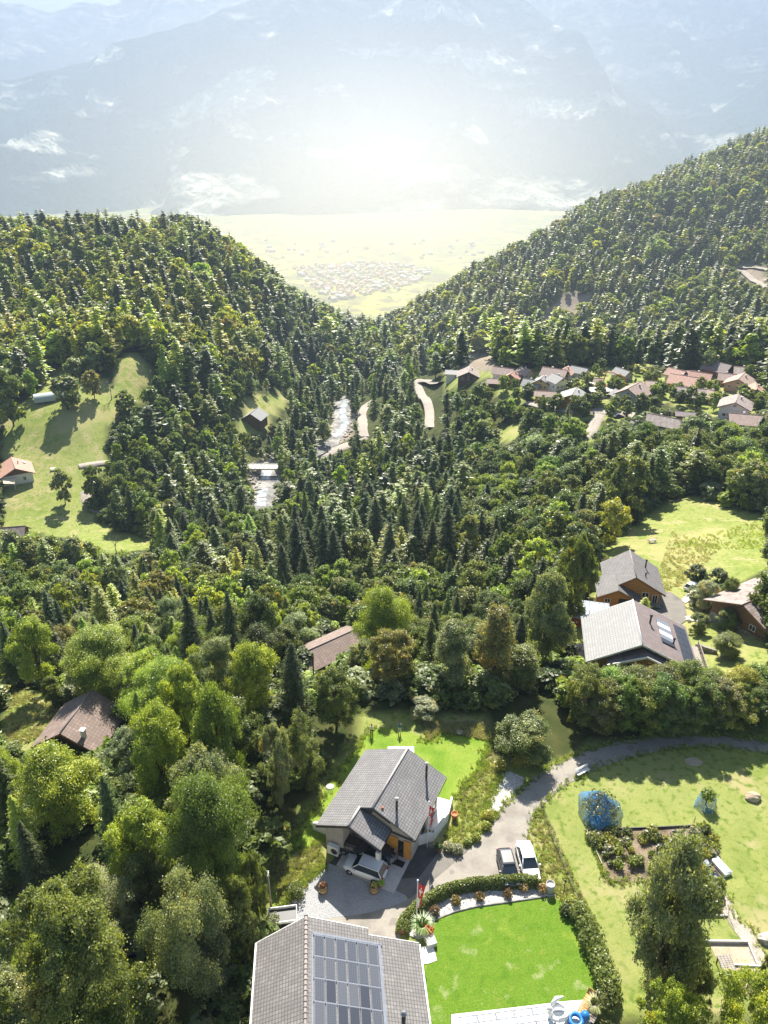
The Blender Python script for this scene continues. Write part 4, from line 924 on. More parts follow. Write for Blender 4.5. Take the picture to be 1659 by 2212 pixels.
def gable_house(name, label, P, rz, L, W, wall_h, rise, over=.8, roof=RBROWN, wall=STUCW, gable=None, group=None, cat='house', wins=(), chim=(), base=None, trim=None, detail=True, skew=0):
    """local x runs along the ridge, y across; the front gable is at -x"""
    e = empty(name, P, rz, label, cat, group); top = wall_h + rise
    w_ = MB(); base_z = -2.5
    if base: w_.box(0, 0, (base_z + base[0]) / 2, L + .12, W + .12, base[0] - base_z, m=1)
    z0 = base[0] if base else base_z
    w_.add([(x, y, z) for x in (-L/2, L/2) for (y, z) in ((-W/2, z0), (W/2, z0), (W/2, wall_h), (skew, top), (-W/2, wall_h))],
           [(0,1,2,3,4), (9,8,7,6,5), (0,5,6,1), (1,6,7,2), (2,7,8,3), (3,8,9,4), (4,9,5,0)])
    if gable:
        for sx in (-1, 1): w_.add([(sx * (L/2 + .03), y, z) for (y, z) in ((-W/2, wall_h - .1), (W/2, wall_h - .1), (W/2, wall_h), (skew, top - .03), (-W/2, wall_h))], [(0,1,2,3,4)], 2)
    w_.build('walls', [wall, base[1] if base else wall, gable or wall], e)
    o = over; sl = rise / (W/2 - skew) ; sr = rise / (W/2 + skew); up = .16
    ro = uvplane([([(-L/2-o, skew, top+up), (L/2+o, skew, top+up), (L/2+o, W/2+o, wall_h-sl*o+up), (-L/2-o, W/2+o, wall_h-sl*o+up)], (1,0,0)),
                  ([(L/2+o, skew, top+up), (-L/2-o, skew, top+up), (-L/2-o, -W/2-o, wall_h-sr*o+up), (L/2+o, -W/2-o, wall_h-sr*o+up)], (1,0,0))], 'roof', roof, e, .14)
    if detail:
        t = MB(); t.tube([(-L/2-o, skew, top+up+.03), (L/2+o, skew, top+up+.03)], .11, 6); t.build('ridge_cap', trim or roof_cap(roof), ro)
        for sx in (-1, 1):
            b = MB()
            for (ye, s) in ((W/2+o, sl), (-W/2-o, sr)):
                b.slab([(sx*(L/2+o)-.06, skew, top+up-.02), (sx*(L/2+o)+.06, skew, top+up-.02), (sx*(L/2+o)+.06, ye, wall_h-s*o+up-.02), (sx*(L/2+o)-.06, ye, wall_h-s*o+up-.02)], .3)
            b.build('barge_board', trim or BROWNW, ro)
    for (x, y, hgt_, sz, mt) in chim:
        s = sl if y > skew else sr; zr = top - abs(y - skew) * s
        c = MB(); 
        if sz < .4: c.tube([(x, y, zr - .2), (x, y, zr + hgt_)], sz / 2, 8); c.lathe([(sz*.5, 0), (sz*.9, .05), (sz*.9, .15), (.02, .28)], 8, (x, y, zr + hgt_))
        else: c.box(x, y, zr + hgt_/2 - .3, sz, sz, hgt_ + .6); c.box(x, y, zr + hgt_ + .05, sz + .18, sz + .18, .1)
        c.build('chimney', mt, ro)
    for (side, u, z, w, h) in wins:
        if side == 'front': window(e, Vector((-L/2 - .04, u, z)), w, h, PI)
        elif side == 'back': window(e, Vector((L/2 + .04, u, z)), w, h, 0)
        elif side == 'right': window(e, Vector((u, -W/2 - .02, z)), w, h, -PI/2)
        else: window(e, Vector((u, W/2 + .02, z)), w, h, PI/2)
    return e
_caps = {}
def roof_cap(r):
    if r.name not in _caps: _caps[r.name] = plain('ridge_' + r.name, {'RPALE': (.5,.5,.5)}.get(r.name, (.24, .21, .20)) if 'red' not in r.name and 'pink' not in r.name else (.42, .26, .21), .8)
    return _caps[r.name]
# --- the grey roofed house with the carport (local u = to the back, v = to the right)
th = math.radians(65)
MH = empty('house', (-6.73, 50.82, 0), th, 'white walled house with a large grey tiled roof and a carport in front', 'house')
# local frame: x = u (back), y = -v
def L3(u, v, z): return (u, -v, z)
sl = 2.4 / 5.13; zR = 6.6; zL = 4.2; zE = 6.6 - (9.62 - 5.13) * .50
zg = zL + sl * 3.68; zge = zg - 3.38 * .47
wl = MB()
wl.prism([L3(3.2,.7,0)[:2], L3(10.3,.7,0)[:2], L3(10.3,9.0,0)[:2], L3(3.2,9.0,0)[:2]], -.5, 4.25)
wl.add([L3(3.2,.7,4.25), L3(3.2,5.13,6.4), L3(3.2,9.0,4.4), L3(10.3,.7,4.25), L3(10.3,5.13,6.4), L3(10.3,9.0,4.4), L3(3.2,9.0,4.25), L3(10.3,9.0,4.25)], [(0,1,2,6),(3,7,5,4),(0,3,4,1),(1,4,5,2)])
wl.prism([L3(.8,.55,0)[:2], L3(3.18,.55,0)[:2], L3(3.18,2.5,0)[:2], L3(.8,2.5,0)[:2]], -.5, 4.2)
wl.build('walls', STUC, MH)
rf = uvplane([([L3(-.1,0,zL), L3(11,0,zL), L3(11,5.13,zR), L3(2.3,5.13,zR), L3(2.3,3.68,zg), L3(-.1,3.68,zg)], (1,0,0)),
              ([L3(11,5.13,zR), L3(2.3,5.13,zR), L3(2.3,9.62,zE), L3(11,9.62,zE)], (1,0,0)),
              ([L3(-.1,3.68,zg), L3(-.1,7.06,zge), L3(2.6,7.06,zge), L3(2.6,3.68,zg)], (1,0,0))], 'roof', RGREY, MH, .2)
t = MB(); t.tube([L3(2.25,5.13,zR+.04), L3(11.05,5.13,zR+.04)], .12, 6); t.tube([L3(-.15,3.68,zg+.04), L3(2.35,3.68,zg+.04)], .12, 6)
cap = plain('ridge_grey', (.36, .34, .33), .8); t.build('ridge_cap', cap, rf)
fa = MB()
def fascia(a, b, h=.3, t=.06):
    a, b = Vector(a), Vector(b); fa.add([a + Vector((0,0,.01)), b + Vector((0,0,.01)), b - Vector((0,0,h)), a - Vector((0,0,h))], [(0,1,2,3)]); n = (b-a).cross(Vector((0,0,1))).normalized() * t
    fa.add([a + n + Vector((0,0,.01)), b + n + Vector((0,0,.01)), b + n - Vector((0,0,h)), a + n - Vector((0,0,h)), a, b, b - Vector((0,0,h)), a - Vector((0,0,h))], [(0,1,2,3),(0,1,5,4),(3,2,6,7)])
fascia(L3(-.12,0,zL), L3(-.12,3.68,zg)); fascia(L3(-.12,3.68,zg), L3(-.12,7.06,zge)); fascia(L3(2.28,7.06,zge+.1), L3(2.28,9.62,zE)); fascia(L3(2.28,5.13,zR), L3(2.28,7.06,zR-.965)); fascia(L3(2.28,9.64,zE), L3(11,9.64,zE)); fascia(L3(-.12,7.08,zge), L3(2.5,7.08,zge))
fascia(L3(2.29,3.68,zg+.02), L3(2.29,5.13,zR), .7)
fa.build('fascia', DARKM, rf)
for (u, v, h) in ((9.3, 8.0, 1.9), (3.9, 7.0, 1.3)):
    z = zR - (v - 5.13) * .5; c = MB(); c.tube([L3(u,v,z-.2), L3(u,v,z+h)], .13, 8); c.build('flue_pipe', DARKM, rf); MB().lathe([(.13,0),(.2,.04),(.2,.16),(.03,.3)], 10, L3(u,v,z+h)).build('flue_cap', CONC, rf)
MB().lathe([(.16,0),(.13,.2),(.02,.3)], 8, L3(2.9,5.9,zR-.45)).build('roof_vent', TERRA, rf)
MB().box(*L3(.7,6.5,0)[:2], 1.4, .42, .42, 2.9).build('carport_post', STUCW, MH)
pa = MB(); pa.prism([L3(-.55,2.4,0)[:2], L3(3.15,2.4,0)[:2], L3(3.15,8.9,0)[:2], L3(-.9,8.9,0)[:2], L3(-.9,6.9,0)[:2]], -.1, .10); pa.build('carport_floor', PATHM if False else CONC, MH)
# the recessed entrance in orange boards
en = MB(); en.box(*L3(3.14,8.55,0)[:2], 1.35, .08, .8, 2.5); en.box(*L3(3.14,6.9,0)[:2], 1.35, .08, 1.3, 2.5); en.build('wooden_cladding', ORANGEW, MH)
MB().box(*L3(3.12,7.85,0)[:2], 1.2, .08, .6, 2.2).build('door', GLASS, MH)
ac = MB(); ac.box(*L3(.45,1.55,0)[:2], .85, .5, 1.2, 1.2); aco = ac.build('heat_pump', WHITE, MH, .03); MB().lathe([(.38,0),(.38,.03)], 16, (0,0,0)).build('fan_grille', DARKM, aco); aco.children[0].location = L3(.19,1.75,.85); aco.children[0].rotation_euler = (0, PI/2, 0)
window(MH, Vector(L3(10.33, 3, 1.4)), 2.2, 2.1, 0); window(MH, Vector(L3(6.2, 9.03, 1.6)), .8, 1.4, -PI/2, DARKM); window(MH, Vector(L3(8.6, 9.03, 1.3)), 1.8, 2.0, -PI/2, DARKM)
# small walls beside the house
sd = MB(); sd.add([L3(2.2,.5,-.1), L3(2.2,-1.9,-.1), L3(2.2,-1.9,1.0), L3(2.2,.5,2.1), L3(2.45,.5,-.1), L3(2.45,-1.9,-.1), L3(2.45,-1.9,1.0), L3(2.45,.5,2.1)], [(0,1,2,3),(7,6,5,4),(0,4,5,1),(3,2,6,7),(1,5,6,2),(0,3,7,4)])
sd.build('side_wall', WCONC, MH)
rw = MB(); a_ = [G(*p) for p in [(901,1826),(935,1815),(965,1775),(975,1735)]]
for p, q, h in zip(a_, a_[1:], (1.3, 1.3, .9)):
    d = (q - p); c_ = (p + q) / 2; rw.box(c_.x, c_.y, h/2, d.length + .2, .22, h, math.atan2(d.y, d.x))
tag(rw.build('retaining_wall', WCONC), 'low white concrete wall at the right corner of the grey roofed house', 'wall')
drape('side_patio', [(945,1722),(976,1731),(962,1778),(936,1800),(925,1790)], .06, WCONC, .7, smooth=2)
# --- parasol behind the house
pr = empty('parasol', G(866,1668), 0, 'white square parasol peeping out behind the grey tiled roof', 'parasol'); 
cn = MB(); cn.add([(-1.5,-1.5,2.5),(1.5,-1.5,2.5),(1.5,1.5,2.5),(-1.5,1.5,2.5),(0,0,3.2),(-1.5,-1.5,2.35),(1.5,-1.5,2.35),(1.5,1.5,2.35),(-1.5,1.5,2.35)], [(0,1,4),(1,2,4),(2,3,4),(3,0,4),(0,1,6,5),(1,2,7,6),(2,3,8,7),(3,0,5,8)]); cn.build('canopy', WHITE, pr); MB().tube([(0,0,0),(0,0,3.3)], .04, 8).build('pole', GREYW, pr)
# --- the house with the solar roof at the bottom: ridge runs along y
th2 = math.radians(95)
SH = empty('house', (-6.05, 34.0, 0), th2, 'large house at the bottom edge with a grey brown tiled roof and a solar array', 'house')
# local x along ridge (to the back = +x), y to the left
zr = 7.5
sh = MB(); sh.prism([(-12,-8.4),(3.9,-8.4),(3.9,3.6),(-12,3.6)], -.5, 3.6); sh.build('walls', STUCW, SH)
XB = 4.9
srf = uvplane([([(XB,0,zr),(-13,0,zr),(-13,4.15,5.7),(XB-.75,4.15,5.7)], (1,0,0)),
               ([(-13,0,zr),(XB,0,zr),(XB-.1,-5.15,5.35),(XB-.65,-5.15,5.35),(XB-.6,-9.45,3.6),(-13,-9.45,3.6)], (1,0,0))], 'roof', RGREY2, SH, .2)
t = MB(); t.tube([(XB+.05,0,zr+.05),(-13,0,zr+.05)], .14, 8)
for k in range(44): t.tube([(XB - k*.4, 0, zr+.06), (XB - k*.4 - .06, 0, zr+.06)], .175, 8)
t.build('ridge_cap', roof_cap(RGREY2), srf)
MB().tube([(XB-.7,-9.5,3.5),(-13,-9.5,3.5)], .09, 8).build('gutter', WHITE, srf); MB().tube([(XB-.75,4.2,5.62),(-13,4.2,5.62)], .09, 8).build('gutter', WHITE, srf)
fa = MB(); fascia((XB,0,zr-.02),(XB-.75,4.15,5.68),.3); fascia((XB-.08,-5.15,5.33),(XB,0,zr-.02),.3); fascia((XB-.6,-9.45,3.58),(XB-.65,-5.15,5.33),.3); fa.build('barge_board', WHITE, srf)
# solar array lying on the right hand slope
sr2 = (7.5 - 3.6) / 9.45
m, nt, bs = newmat('solar_cells'); uv = N(nt, 'ShaderNodeTexCoord'); bk = N(nt, 'ShaderNodeTexBrick', offset=0, i_Scale=1, i_Mortar_Size=.012); bk.inputs['Brick Width'].default_value = .16; bk.inputs['Row Height'].default_value = .16
nt.links.new(uv.outputs['Object'], bk.inputs[0]); oi = nt.nodes.new('ShaderNodeObjectInfo')
cc = mixc(nt, oi.outputs['Random'], (.045, .055, .075), (.075, .082, .10)); nt.links.new(cc, bk.inputs['Color1']); nt.links.new(cc, bk.inputs['Color2']); bk.inputs['Mortar'].default_value = (.11, .12, .14, 1)
nt.links.new(bk.outputs[0], bs.inputs['Base Color']); bs.inputs['Roughness'].default_value = .45; bs.inputs['Specular IOR Level'].default_value = .3; PVM = m
ALU = plain('aluminium', (.24, .26, .30), .35, .08, 3, metal=.3); BLUEC = (.06, .085, .13)
m2, nt, bs = newmat('solar_cells_blue'); bs.inputs['Base Color'].default_value = (.04, .045, .06, 1); bs.inputs['Roughness'].default_value = .3; PVB = m2
ang = math.atan(sr2)
base_me = None
for j in range(8):
    for i in range(6):
        y = -.62 - i * .865 - .43; x = 3.35 - j * 1.72 - .84
        zz = zr + y * sr2 + .10
        if base_me is None:
            fr = MB(); fr.box(0,0,0,1.66,.825,.05); fo = fr.build('solar_panel', ALU, srf); base_me = fo.data
            ce = MB().box(0,0,.03,1.60,.765,.02).build('cells', PVM, fo)
            ce_me = ce.data; ceb = ce_me.copy(); ceb.materials[0] = PVB
        else:
            fo = bpy.data.objects.new('solar_panel', base_me); COL.objects.link(fo); fo.parent = srf
            cells = bpy.data.objects.new('cells', ce_me); COL.objects.link(cells); cells.parent = fo
            if (i, j) in ((1,2),(4,2),(2,3),(4,3),(2,4),(3,3),(1,5),(5,4)): cells.data = ceb
        fo.location = (x, y, zz); fo.rotation_euler = (ang, 0, 0)
b = MB()
for j in range(9): 
    x = 3.35 - j * 1.72 + .02; b.slab([(x-.03,-.6,zr-.6*sr2+.13),(x+.03,-.6,zr-.6*sr2+.13),(x+.03,-5.9,zr-5.9*sr2+.13),(x-.03,-5.9,zr-5.9*sr2+.13)], .06)
b.slab([(3.5,-5.85,zr-5.85*sr2+.14),(-11,-5.85,zr-5.85*sr2+.14),(-11,-6.1,zr-6.1*sr2+.14),(3.5,-6.1,zr-6.1*sr2+.14)], .08)
b.slab([(3.42,-.45,zr-.45*sr2+.14),(3.58,-.45,zr-.45*sr2+.14),(3.58,-6.2,zr-6.2*sr2+.14),(3.42,-6.2,zr-6.2*sr2+.14)], .08)
b.slab([(3.5,-.45,zr-.45*sr2+.14),(-11,-.45,zr-.45*sr2+.14),(-11,-.58,zr-.58*sr2+.14),(3.5,-.58,zr-.58*sr2+.14)], .08)
b.build('mounting_rail', ALU, srf)
cz_ = zr - 7.35 * sr2; MB().tube([(-2.6,-7.35,cz_-.2),(-2.6,-7.35,cz_+1.5)], .16, 10).build('flue_pipe', DARKM, srf); MB().lathe([(.16,0),(.22,.03),(.22,.2),(.1,.36),(.02,.4)], 12, (-2.6,-7.35,cz_+1.5)).build('flue_cap', ALU, srf)
# --- chalets on the right
def at_house(px, py): p = G(px, py); return p
c1 = gable_house('chalet', 'wooden chalet with one pale roof slope, one dark slope and solar panels', (39.9, 93.3, -9.2), math.radians(80), 9.5, 14.2, 3.9, 3.6, 1.2, RPALE, HONEY, base=(.9, STONE), skew=.6,
    wins=[('front', -1.5, 2.4, 1.2, 1.1), ('front', -4.3, 2.4, 1.1, 1.0), ('front', 1.6, 2.2, 1.3, 1.8), ('front', -.6, 5.0, .9, .9), ('front', 4.4, 2.2, 1.2, 1.0)], chim=[(1.2, -1.6, 1.5, .3, DARKM), (-1.6, -4.9, 1.1, .25, DARKM)], trim=WHITE)
for ch in c1.children:
    if ch.name.startswith('roof'):
        ch.data.materials.append(RDARK)  # darker tiles for the right slope, the left one stays pale
        for p in ch.data.polygons:
            if p.center.y < .6: p.material_index = 1
        r1o = ch
s_ = 3.6 / (7.1 + .6)
def on_r(x, y, dz=.2): return (x, y, 3.9 + 3.6 - (.6 - y) * s_ + .16 + dz)
for i, mt in enumerate([PVB, WHITE, PVB, WHITE, PVB, PVB]):
    x0, x1 = 3.6 - i * 1.05, 3.6 - (i + 1) * 1.05 + .06; MB().slab([on_r(x0,-3.0), on_r(x1,-3.0), on_r(x1,-5.0), on_r(x0,-5.0)], .1).build('solar_collector', ALU if mt is PVB and i % 2 == 0 else mt, r1o)
for i in range(6):
    for j in range(2):
        x0 = 4.6 - i * 1.7; x1 = x0 - 1.64; y0 = -6.0 - j * 1.0; MB().slab([on_r(x0,y0,.1), on_r(x1,y0,.1), on_r(x1,y0-.96,.1), on_r(x0,y0-.96,.1)], .05).build('solar_panel', PVB, r1o)
po = MB(); po.slab([(-4.9, 5.2, 4.2), (-6.9, 5.2, 4.0), (-6.9, -.2, 6.15), (-4.9, -.2, 6.35)], .16); po.slab([(-4.9, -.2, 6.35), (-6.9, -.2, 6.15), (-6.9, -3.4, 4.7), (-4.9, -3.4, 4.9)], .16); po.build('porch_roof', RDARK, c1)
uvp = [c for c in c1.children if c.name.startswith('porch_roof')][0]; uvp.data.uv_layers.new(name='UVMap')
po = MB(); po.slab([(-6.95,5.3,4.06),(-7.1,5.3,4.06),(-7.1,-.2,6.25),(-6.95,-.2,6.25)], .3); po.slab([(-6.95,-.2,6.25),(-7.1,-.2,6.25),(-7.1,-8.3,2.6),(-6.95,-8.3,2.6)], .3); po.build('barge_board', WHITE, c1)
bal = MB(); bal.box(0, -8.9, 1.6, 6.5, 2.4, .2); bal.build('balcony', GREYW, c1)
br = MB()
for k in range(9): br.box(-3.2 + k * .8, -10.0, 2.2, .1, .1, 1.2)
br.box(0, -10, 2.8, 6.6, .12, .12); br.box(0, -10, 2.3, 6.6, .06, .3); br.build('balcony_railing', GREYW, c1)
c2 = gable_house('chalet', 'honey wood house with a grey brown roof and a lower garage wing in front', (47.6, 119.3, -13.4), math.radians(80), 8.6, 9.4, 3.6, 2.9, .8, RGREY2, HONEY, wins=[('front', -2.0, 2.6, 1.2, 1.0), ('front', -3.8, 1.8, .9, 1.9)], chim=[(1.5, -2.4, 1.7, .28, DARKM), (-2.2, -1.9, .6, .25, DARKM)], skew=.3, base=(.9, CONC))
e = c2
g2 = MB(); GX0, GX1 = -6.2, -1.0
g2.add([(x, y, z) for x in (-6.0, -1.2) for (y, z) in ((0.3, -2), (6.3, -2), (6.3, 3.0), (3.4, 4.5), (.3, 3.0))], [(0,1,2,3,4),(9,8,7,6,5),(0,5,6,1),(1,6,7,2),(2,7,8,3),(3,8,9,4),(4,9,5,0)]); g2.build('garage_wing', HONEY, e)
uvplane([([(-7.0,3.4,4.75),(-.4,3.4,4.75),(-.4,7.0,2.85),(-7.0,7.0,2.85)], (1,0,0)), ([(-.4,3.4,4.75),(-7.0,3.4,4.75),(-7.0,-1.0,2.5),(-.4,-1.0,2.5)], (1,0,0))], 'garage_roof', RGREY2, e, .16)
MB().box(-6.04, 1.6, 1.1, .08, 2.5, 2.4).build('garage_door', GLASS, e); window(e, Vector((-6.05, 4.9, 1.7)), 1.0, .8, PI)
bt = MB(); 
for (ya, za, yb, zb) in ((3.4,4.7,7.0,2.8),(3.4,4.7,-1.0,2.45)): bt.slab([(-7.02,ya,za),(-7.14,ya,za),(-7.14,yb,zb),(-7.02,yb,zb)], .3)
bt.build('barge_board', BROWNW, e)
ba = MB(); ba.box(-5.2,-2.6,1.0,1.6,4.4,.2)
for k in range(8): ba.box(-5.95,-.7 - k*.6,1.55,.08,.08,1.0)
ba.box(-5.95,-2.7,2.05,.1,4.5,.1); ba.build('porch_railing', GREYW, e)
def far_house(px, py, *a, **k): p = G(px, py); p.z -= .1; return p
# weathered roof house at the right edge
c3 = gable_house('chalet', 'dark wooden chalet with a weathered roof, two skylights and stone chimneys', (66.5, 106, -10.8), math.radians(30), 12, 12, 3.4, 2.6, 1.2, RWEATH, BROWNW, base=(1.0, STONE), chim=[(1.2, -.9, 1.2, .7, STONE), (-2.5, -2.5, 1.2, .7, STONE)], wins=[('front', 2, 2.2, 1.1, 1.0), ('front', -2, 2.2, 1.1, 1.0), ('right', -2, 2.2, 1.2, 1), ('right', 2, 2.2, 1.2, 1)])
rr = [c for c in c3.children if c.name.startswith('roof')][0]
for (x, y) in ((2.8, 2.6), (1.0, 2.4)):
    z = 3.4 + 2.6 - y * 2.6 / 6 + .16 + .1; MB().slab([(x,y-.5,z+.2),(x+1.0,y-.5,z+.2),(x+1.0,y+.6,z-.27),(x,y+.6,z-.27)], .12).build('skylight', ALU, rr)
# left chalet
c4 = gable_house('chalet', 'chalet with a brown tiled roof standing among trees on the left', (-40.9, 74.7, -8.6), math.radians(82), 6.6, 7.8, 3.2, 2.5, .9, RBROWN, BROWNW, chim=[(-2.9, -2.3, 1.3, .5, WCONC)], wins=[('front', 1.5, 2, .9, .9), ('front', -1.5, 2, .9, .9)])
# barn among the trees
pb = G(700,1425)
c5 = gable_house('barn', 'long brown roofed barn half hidden in the wood', (pb.x + .5, pb.y, pb.z - .2), math.radians(38), 12, 5.6, 2.6, 1.2, .8, RBROWN, BROWNW, cat='barn')
# shed with metal roof
ps = G(1268,1345); sh = empty('shed', ps, math.radians(-14), 'open red brown shed with a blue grey sheet metal roof', 'shed'); MB().box(0,0,.9,5.5,3.2,2.4).build('walls', plain('red_boards', (.25,.09,.05), .85, .3, 3), sh); q = uvplane([([(-3.4,2.4,3.2),(3.6,2.4,3.2),(3.6,-2.2,2.2),(-3.4,-2.2,2.2)], (1,0,0))], 'roof', RMETAL, sh, .06)
q = MB()
for k in range(9): q.tube([(-3.3 + k*.85, 2.4, 3.24), (-3.3 + k*.85, -2.2, 2.24)], .05, 4)
q.build('roof_seams', ALU, sh)
# red roofed house on the left meadow
pr_ = G(35,1040)
c6 = gable_house('house', 'white house with a salmon red roof and a cream awning on the left meadow', (pr_.x - 1, pr_.y + 3, pr_.z), math.radians(120), 11, 11, 3.6, 2.8, 1.0, RRED, STUCW, gable=BROWNW, wins=[('right', -3, 1.6, 1.0, 1.6), ('right', 0, 1.6, 1.0, 1.6), ('right', 3, 1.6, 1.0, 1.6), ('front', 2, 1.6, 1.6, 1.9), ('front', -2.5, 1.6, 1.0, 1.4)], chim=[(0, -1.6, 1.0, .3, DARKM)])
rr = [c for c in c6.children if c.name.startswith('roof')][0]; MB().slab([(2,-3.4,5.35),(3.2,-3.4,5.35),(3.2,-4.4,4.85),(2,-4.4,4.85)], .1).build('skylight', WHITE, rr)
aw = MB(); aw.slab([(-6,5,3.2),(-6,0,3.1),(-10.5,1.5,2.3),(-10,5,2.9)], .05); aw.build('awning', plain('cream_canvas', (.66,.55,.36), .8, .05), c6); MB().tube([(-10.4,1.5,-.2),(-10.4,1.5,2.3)], .05, 6).build('awning_post', WHITE, c6)
# barn with shingle roof at the left edge
pt = G(14,1178); gable_house('barn', 'old barn with a brown shingle roof behind saplings at the left edge', (pt.x, pt.y + 3, pt.z), math.radians(10), 10, 9, 2.0, 3.2, .8, RWEATH, BROWNW, cat='barn')
ph = G(550,922); gable_house('hut', 'small hut with a pale roof in the trees left of the river bend', (ph.x, ph.y + 3, ph.z + 1.5), math.radians(75), 9, 10, 3.2, 3.0, .8, RPALE, BROWNW, cat='hut')
p = G(305,898); gable_house('shed', 'pale roofed shed half hidden behind a tree at the meadow edge', (p.x, p.y, p.z), math.radians(0), 9, 6, 2.2, 1.6, .6, RPALE, BROWNW, cat='shed')
# polytunnel
p = G(112,862); tn = empty('polytunnel', p, math.radians(25), 'grey green round topped tunnel shed beside the lone meadow tree', 'polytunnel')
arc = [(math.cos(a) * 3.2, math.sin(a) * 3.0) for a in np.linspace(0, PI, 13)]
v = [(x, y, z) for x in (-7, 7) for (y, z) in arc]; MB().add(v, [(i, i+1, 14+i, 13+i) for i in range(12)], 0, True).build('cover', plain('tunnel_sheet', (.36,.42,.42), .5, .1), tn); MB().add([(-6.6, y * .98, z * .98) for (y, z) in arc], [tuple(range(13))]).build('end_wall', plain('green_canvas', (.03,.08,.06), .8), tn); MB().add([(6.6, y * .98, z * .98) for (y, z) in arc], [tuple(range(13))[::-1]]).build('end_wall', bpy.data.materials['green_canvas'], tn)
# --- village
YEL = plain('yellow_render', (.62,.48,.26), .9, .06); OCH = plain('orange_boards', (.42,.18,.05), .8, .2, 4); PEACH = plain('peach_render', (.60,.38,.26), .9, .06)
VH = [ # px, py, ridge heading relative to straight away, L, W, wall, rise, roof, wall material, label
 (1240,876,-22,12,13.5,3.6,3.0,RPALE,OCH,'orange wooden chalet with a white roof beside parked cars'),
 (1198,826,60,13,10,4,3,RPINK,BROWNW,'brown pink roofed house behind the white roofed group'),
 (1172,842,-25,8,8.5,4,2.4,RPALE,YEL,'yellow walled house with a white roof'),
 (1205,842,25,8,8.5,4.6,2.4,RPALE,STUCW,'tall pale grey house with a white roof'),
 (1150,846,60,9,8,3.5,2.2,RPALE,STUCW,'low house with a white roof at the left of the village group'),
 (1252,815,50,9,7,3,2,RPALE,STUCW,'small pale roofed house at the upper edge of the village'),
 (1178,865,80,10,6,2.6,1.4,RPINK,OCH,'low orange shed left of the orange chalet'),
 (1368,872,-40,15,13,5,3.6,RPINK,CONC,'large unfinished house with a pink roof and bare grey walls'),
 (1425,845,75,13,8,2.6,1.6,RPINK,BROWNW,'brown hut with a flat pink roof right of the unfinished house'),
 (1478,842,55,14,12,3.6,3,RRED,OCH,'wide house with a red roof and brown walls'),
 (1513,832,60,10,9,3.4,2.6,RRED,BROWNW,'smaller red roofed house joined behind the wide red roofed one'),
 (1492,819,85,14,7,2.6,1.2,RPINK,BROWNW,'low long roof behind the red roofed houses'),
 (1500,868,70,17,12,3,3,RWEATH,BROWNW,'big low weathered roof in front of the red roofed houses'),
 (1600,842,-35,13,13,3.4,3,RPINK,PEACH,'peach walled chalet with a wooden balcony and pink roof'),
 (1614,818,70,12,9,3,2.2,RWEATH,BROWNW,'dark brown house above the peach walled chalet'),
 (1552,812,40,13,11,3.4,3.2,RDARK,BROWNW,'dark roofed house at the upper edge near the trees'),
 (1652,822,60,10,9,3,2.4,RWEATH,BROWNW,'brown house at the right edge of the village'),
 (1588,902,-28,13,13,5.4,2.8,RWEATH,STUCW,'white walled house with a broad pale brown roof'),
 (1618,930,75,16,11,3.6,2.6,RPINK,BROWNW,'dark house with two stepped pink roofs at the right edge'),
 (1435,928,55,14,9,2.6,2.6,RWEATH,BROWNW,'house with a pale weathered roof among trees below the village'),
 (1384,930,75,7,5,2.2,.9,RPALE,BROWNW,'little shed with a light roof left of the weathered roof'),
 (1481,908,75,7,5,2.2,.9,RDARK,BROWNW,'little dark shed among trees below the big low roof'),
 (1288,836,75,6,5,2.6,1.4,RPINK,OCH,'tiny brown hut beside the carport'),
 (1345,822,30,9,8,3,2.6,RPALE,STUC,'pale grey house behind the concrete pump'),
 (1108,828,-30,8,9,3.2,2.4,RRED,OCH,'orange house with an orange red roof at the left of the village'),
 (1088,818,65,11,8,3.2,2.4,RPINK,STUCW,'pink roofed white house behind the orange house'),
 (1074,836,80,10,6,2.4,1.4,RPINK,BROWNW,'low pink roof at the left end of the village'),
 (1013,822,-8,12,13,3.2,3,RWEATH,BROWNW,'brown chalet with a wide roof at the hairpin road'),
 (980,818,80,9,9,3.4,1.2,RPALE,STUCW,'white flat roofed building beside the wide brown chalet'),
 (1462,822,40,9,8,3,2.4,RRED,STUCW,'white house with a red roof behind the wide red roofed house'),
 (1575,832,65,9,8,3,2.2,RPINK,OCH,'small orange house left of the peach walled chalet'),
 (1632,862,-20,10,9,3.2,2.6,RRED,STUCW,'red roofed white house between the peach chalet and the right edge'),
 (1540,872,30,9,8,3,2.4,RPINK,STUCW,'pink roofed house between the big weathered roof and the white house'),
 (1135,818,30,8,7,3,2.2,RPINK,STUC,'small pink roofed house between the orange and the white roofed houses'),
 (1222,818,-30,8,8,3.2,2.2,RRED,STUCW,'small red roofed house behind the tall pale grey house'),
 (1340,868,20,7,6,2.8,1.8,RPALE,STUCW,'small white roofed outbuilding left of the unfinished house'),
 (1011,783,80,8,6,5,1,RPALE,CONC,'small square grey building above the hairpin road'),
]
for (px, py, dr, L, W, wh, rs, rm, wm, lab) in VH:
    p = G(px, py); hd = PI/2 + math.radians(dr)
    gable_house('house' if 'shed' not in lab and 'hut' not in lab else 'shed', lab, (p.x, p.y + 2, p.z), hd, L * .82, W * .82, wh * .9, rs * .85, .9, rm, wm, cat='house' if 'shed' not in lab and 'hut' not in lab else 'shed', detail=True,
        wins=[('front', q * W * .25, 1.7, 1.2, 1.1) for q in (-1, 0, 1)] + ([('front', 0, wh + .3, 1.1, .9)] if rs > 2.3 else []) + [('left', -L * .2, 1.7, 1.1, 1.1), ('right', -L * .2, 1.7, 1.1, 1.1)], chim=[(L * .12, -W * .12, 1.1, .6, CONC)] if rs > 2 else [])
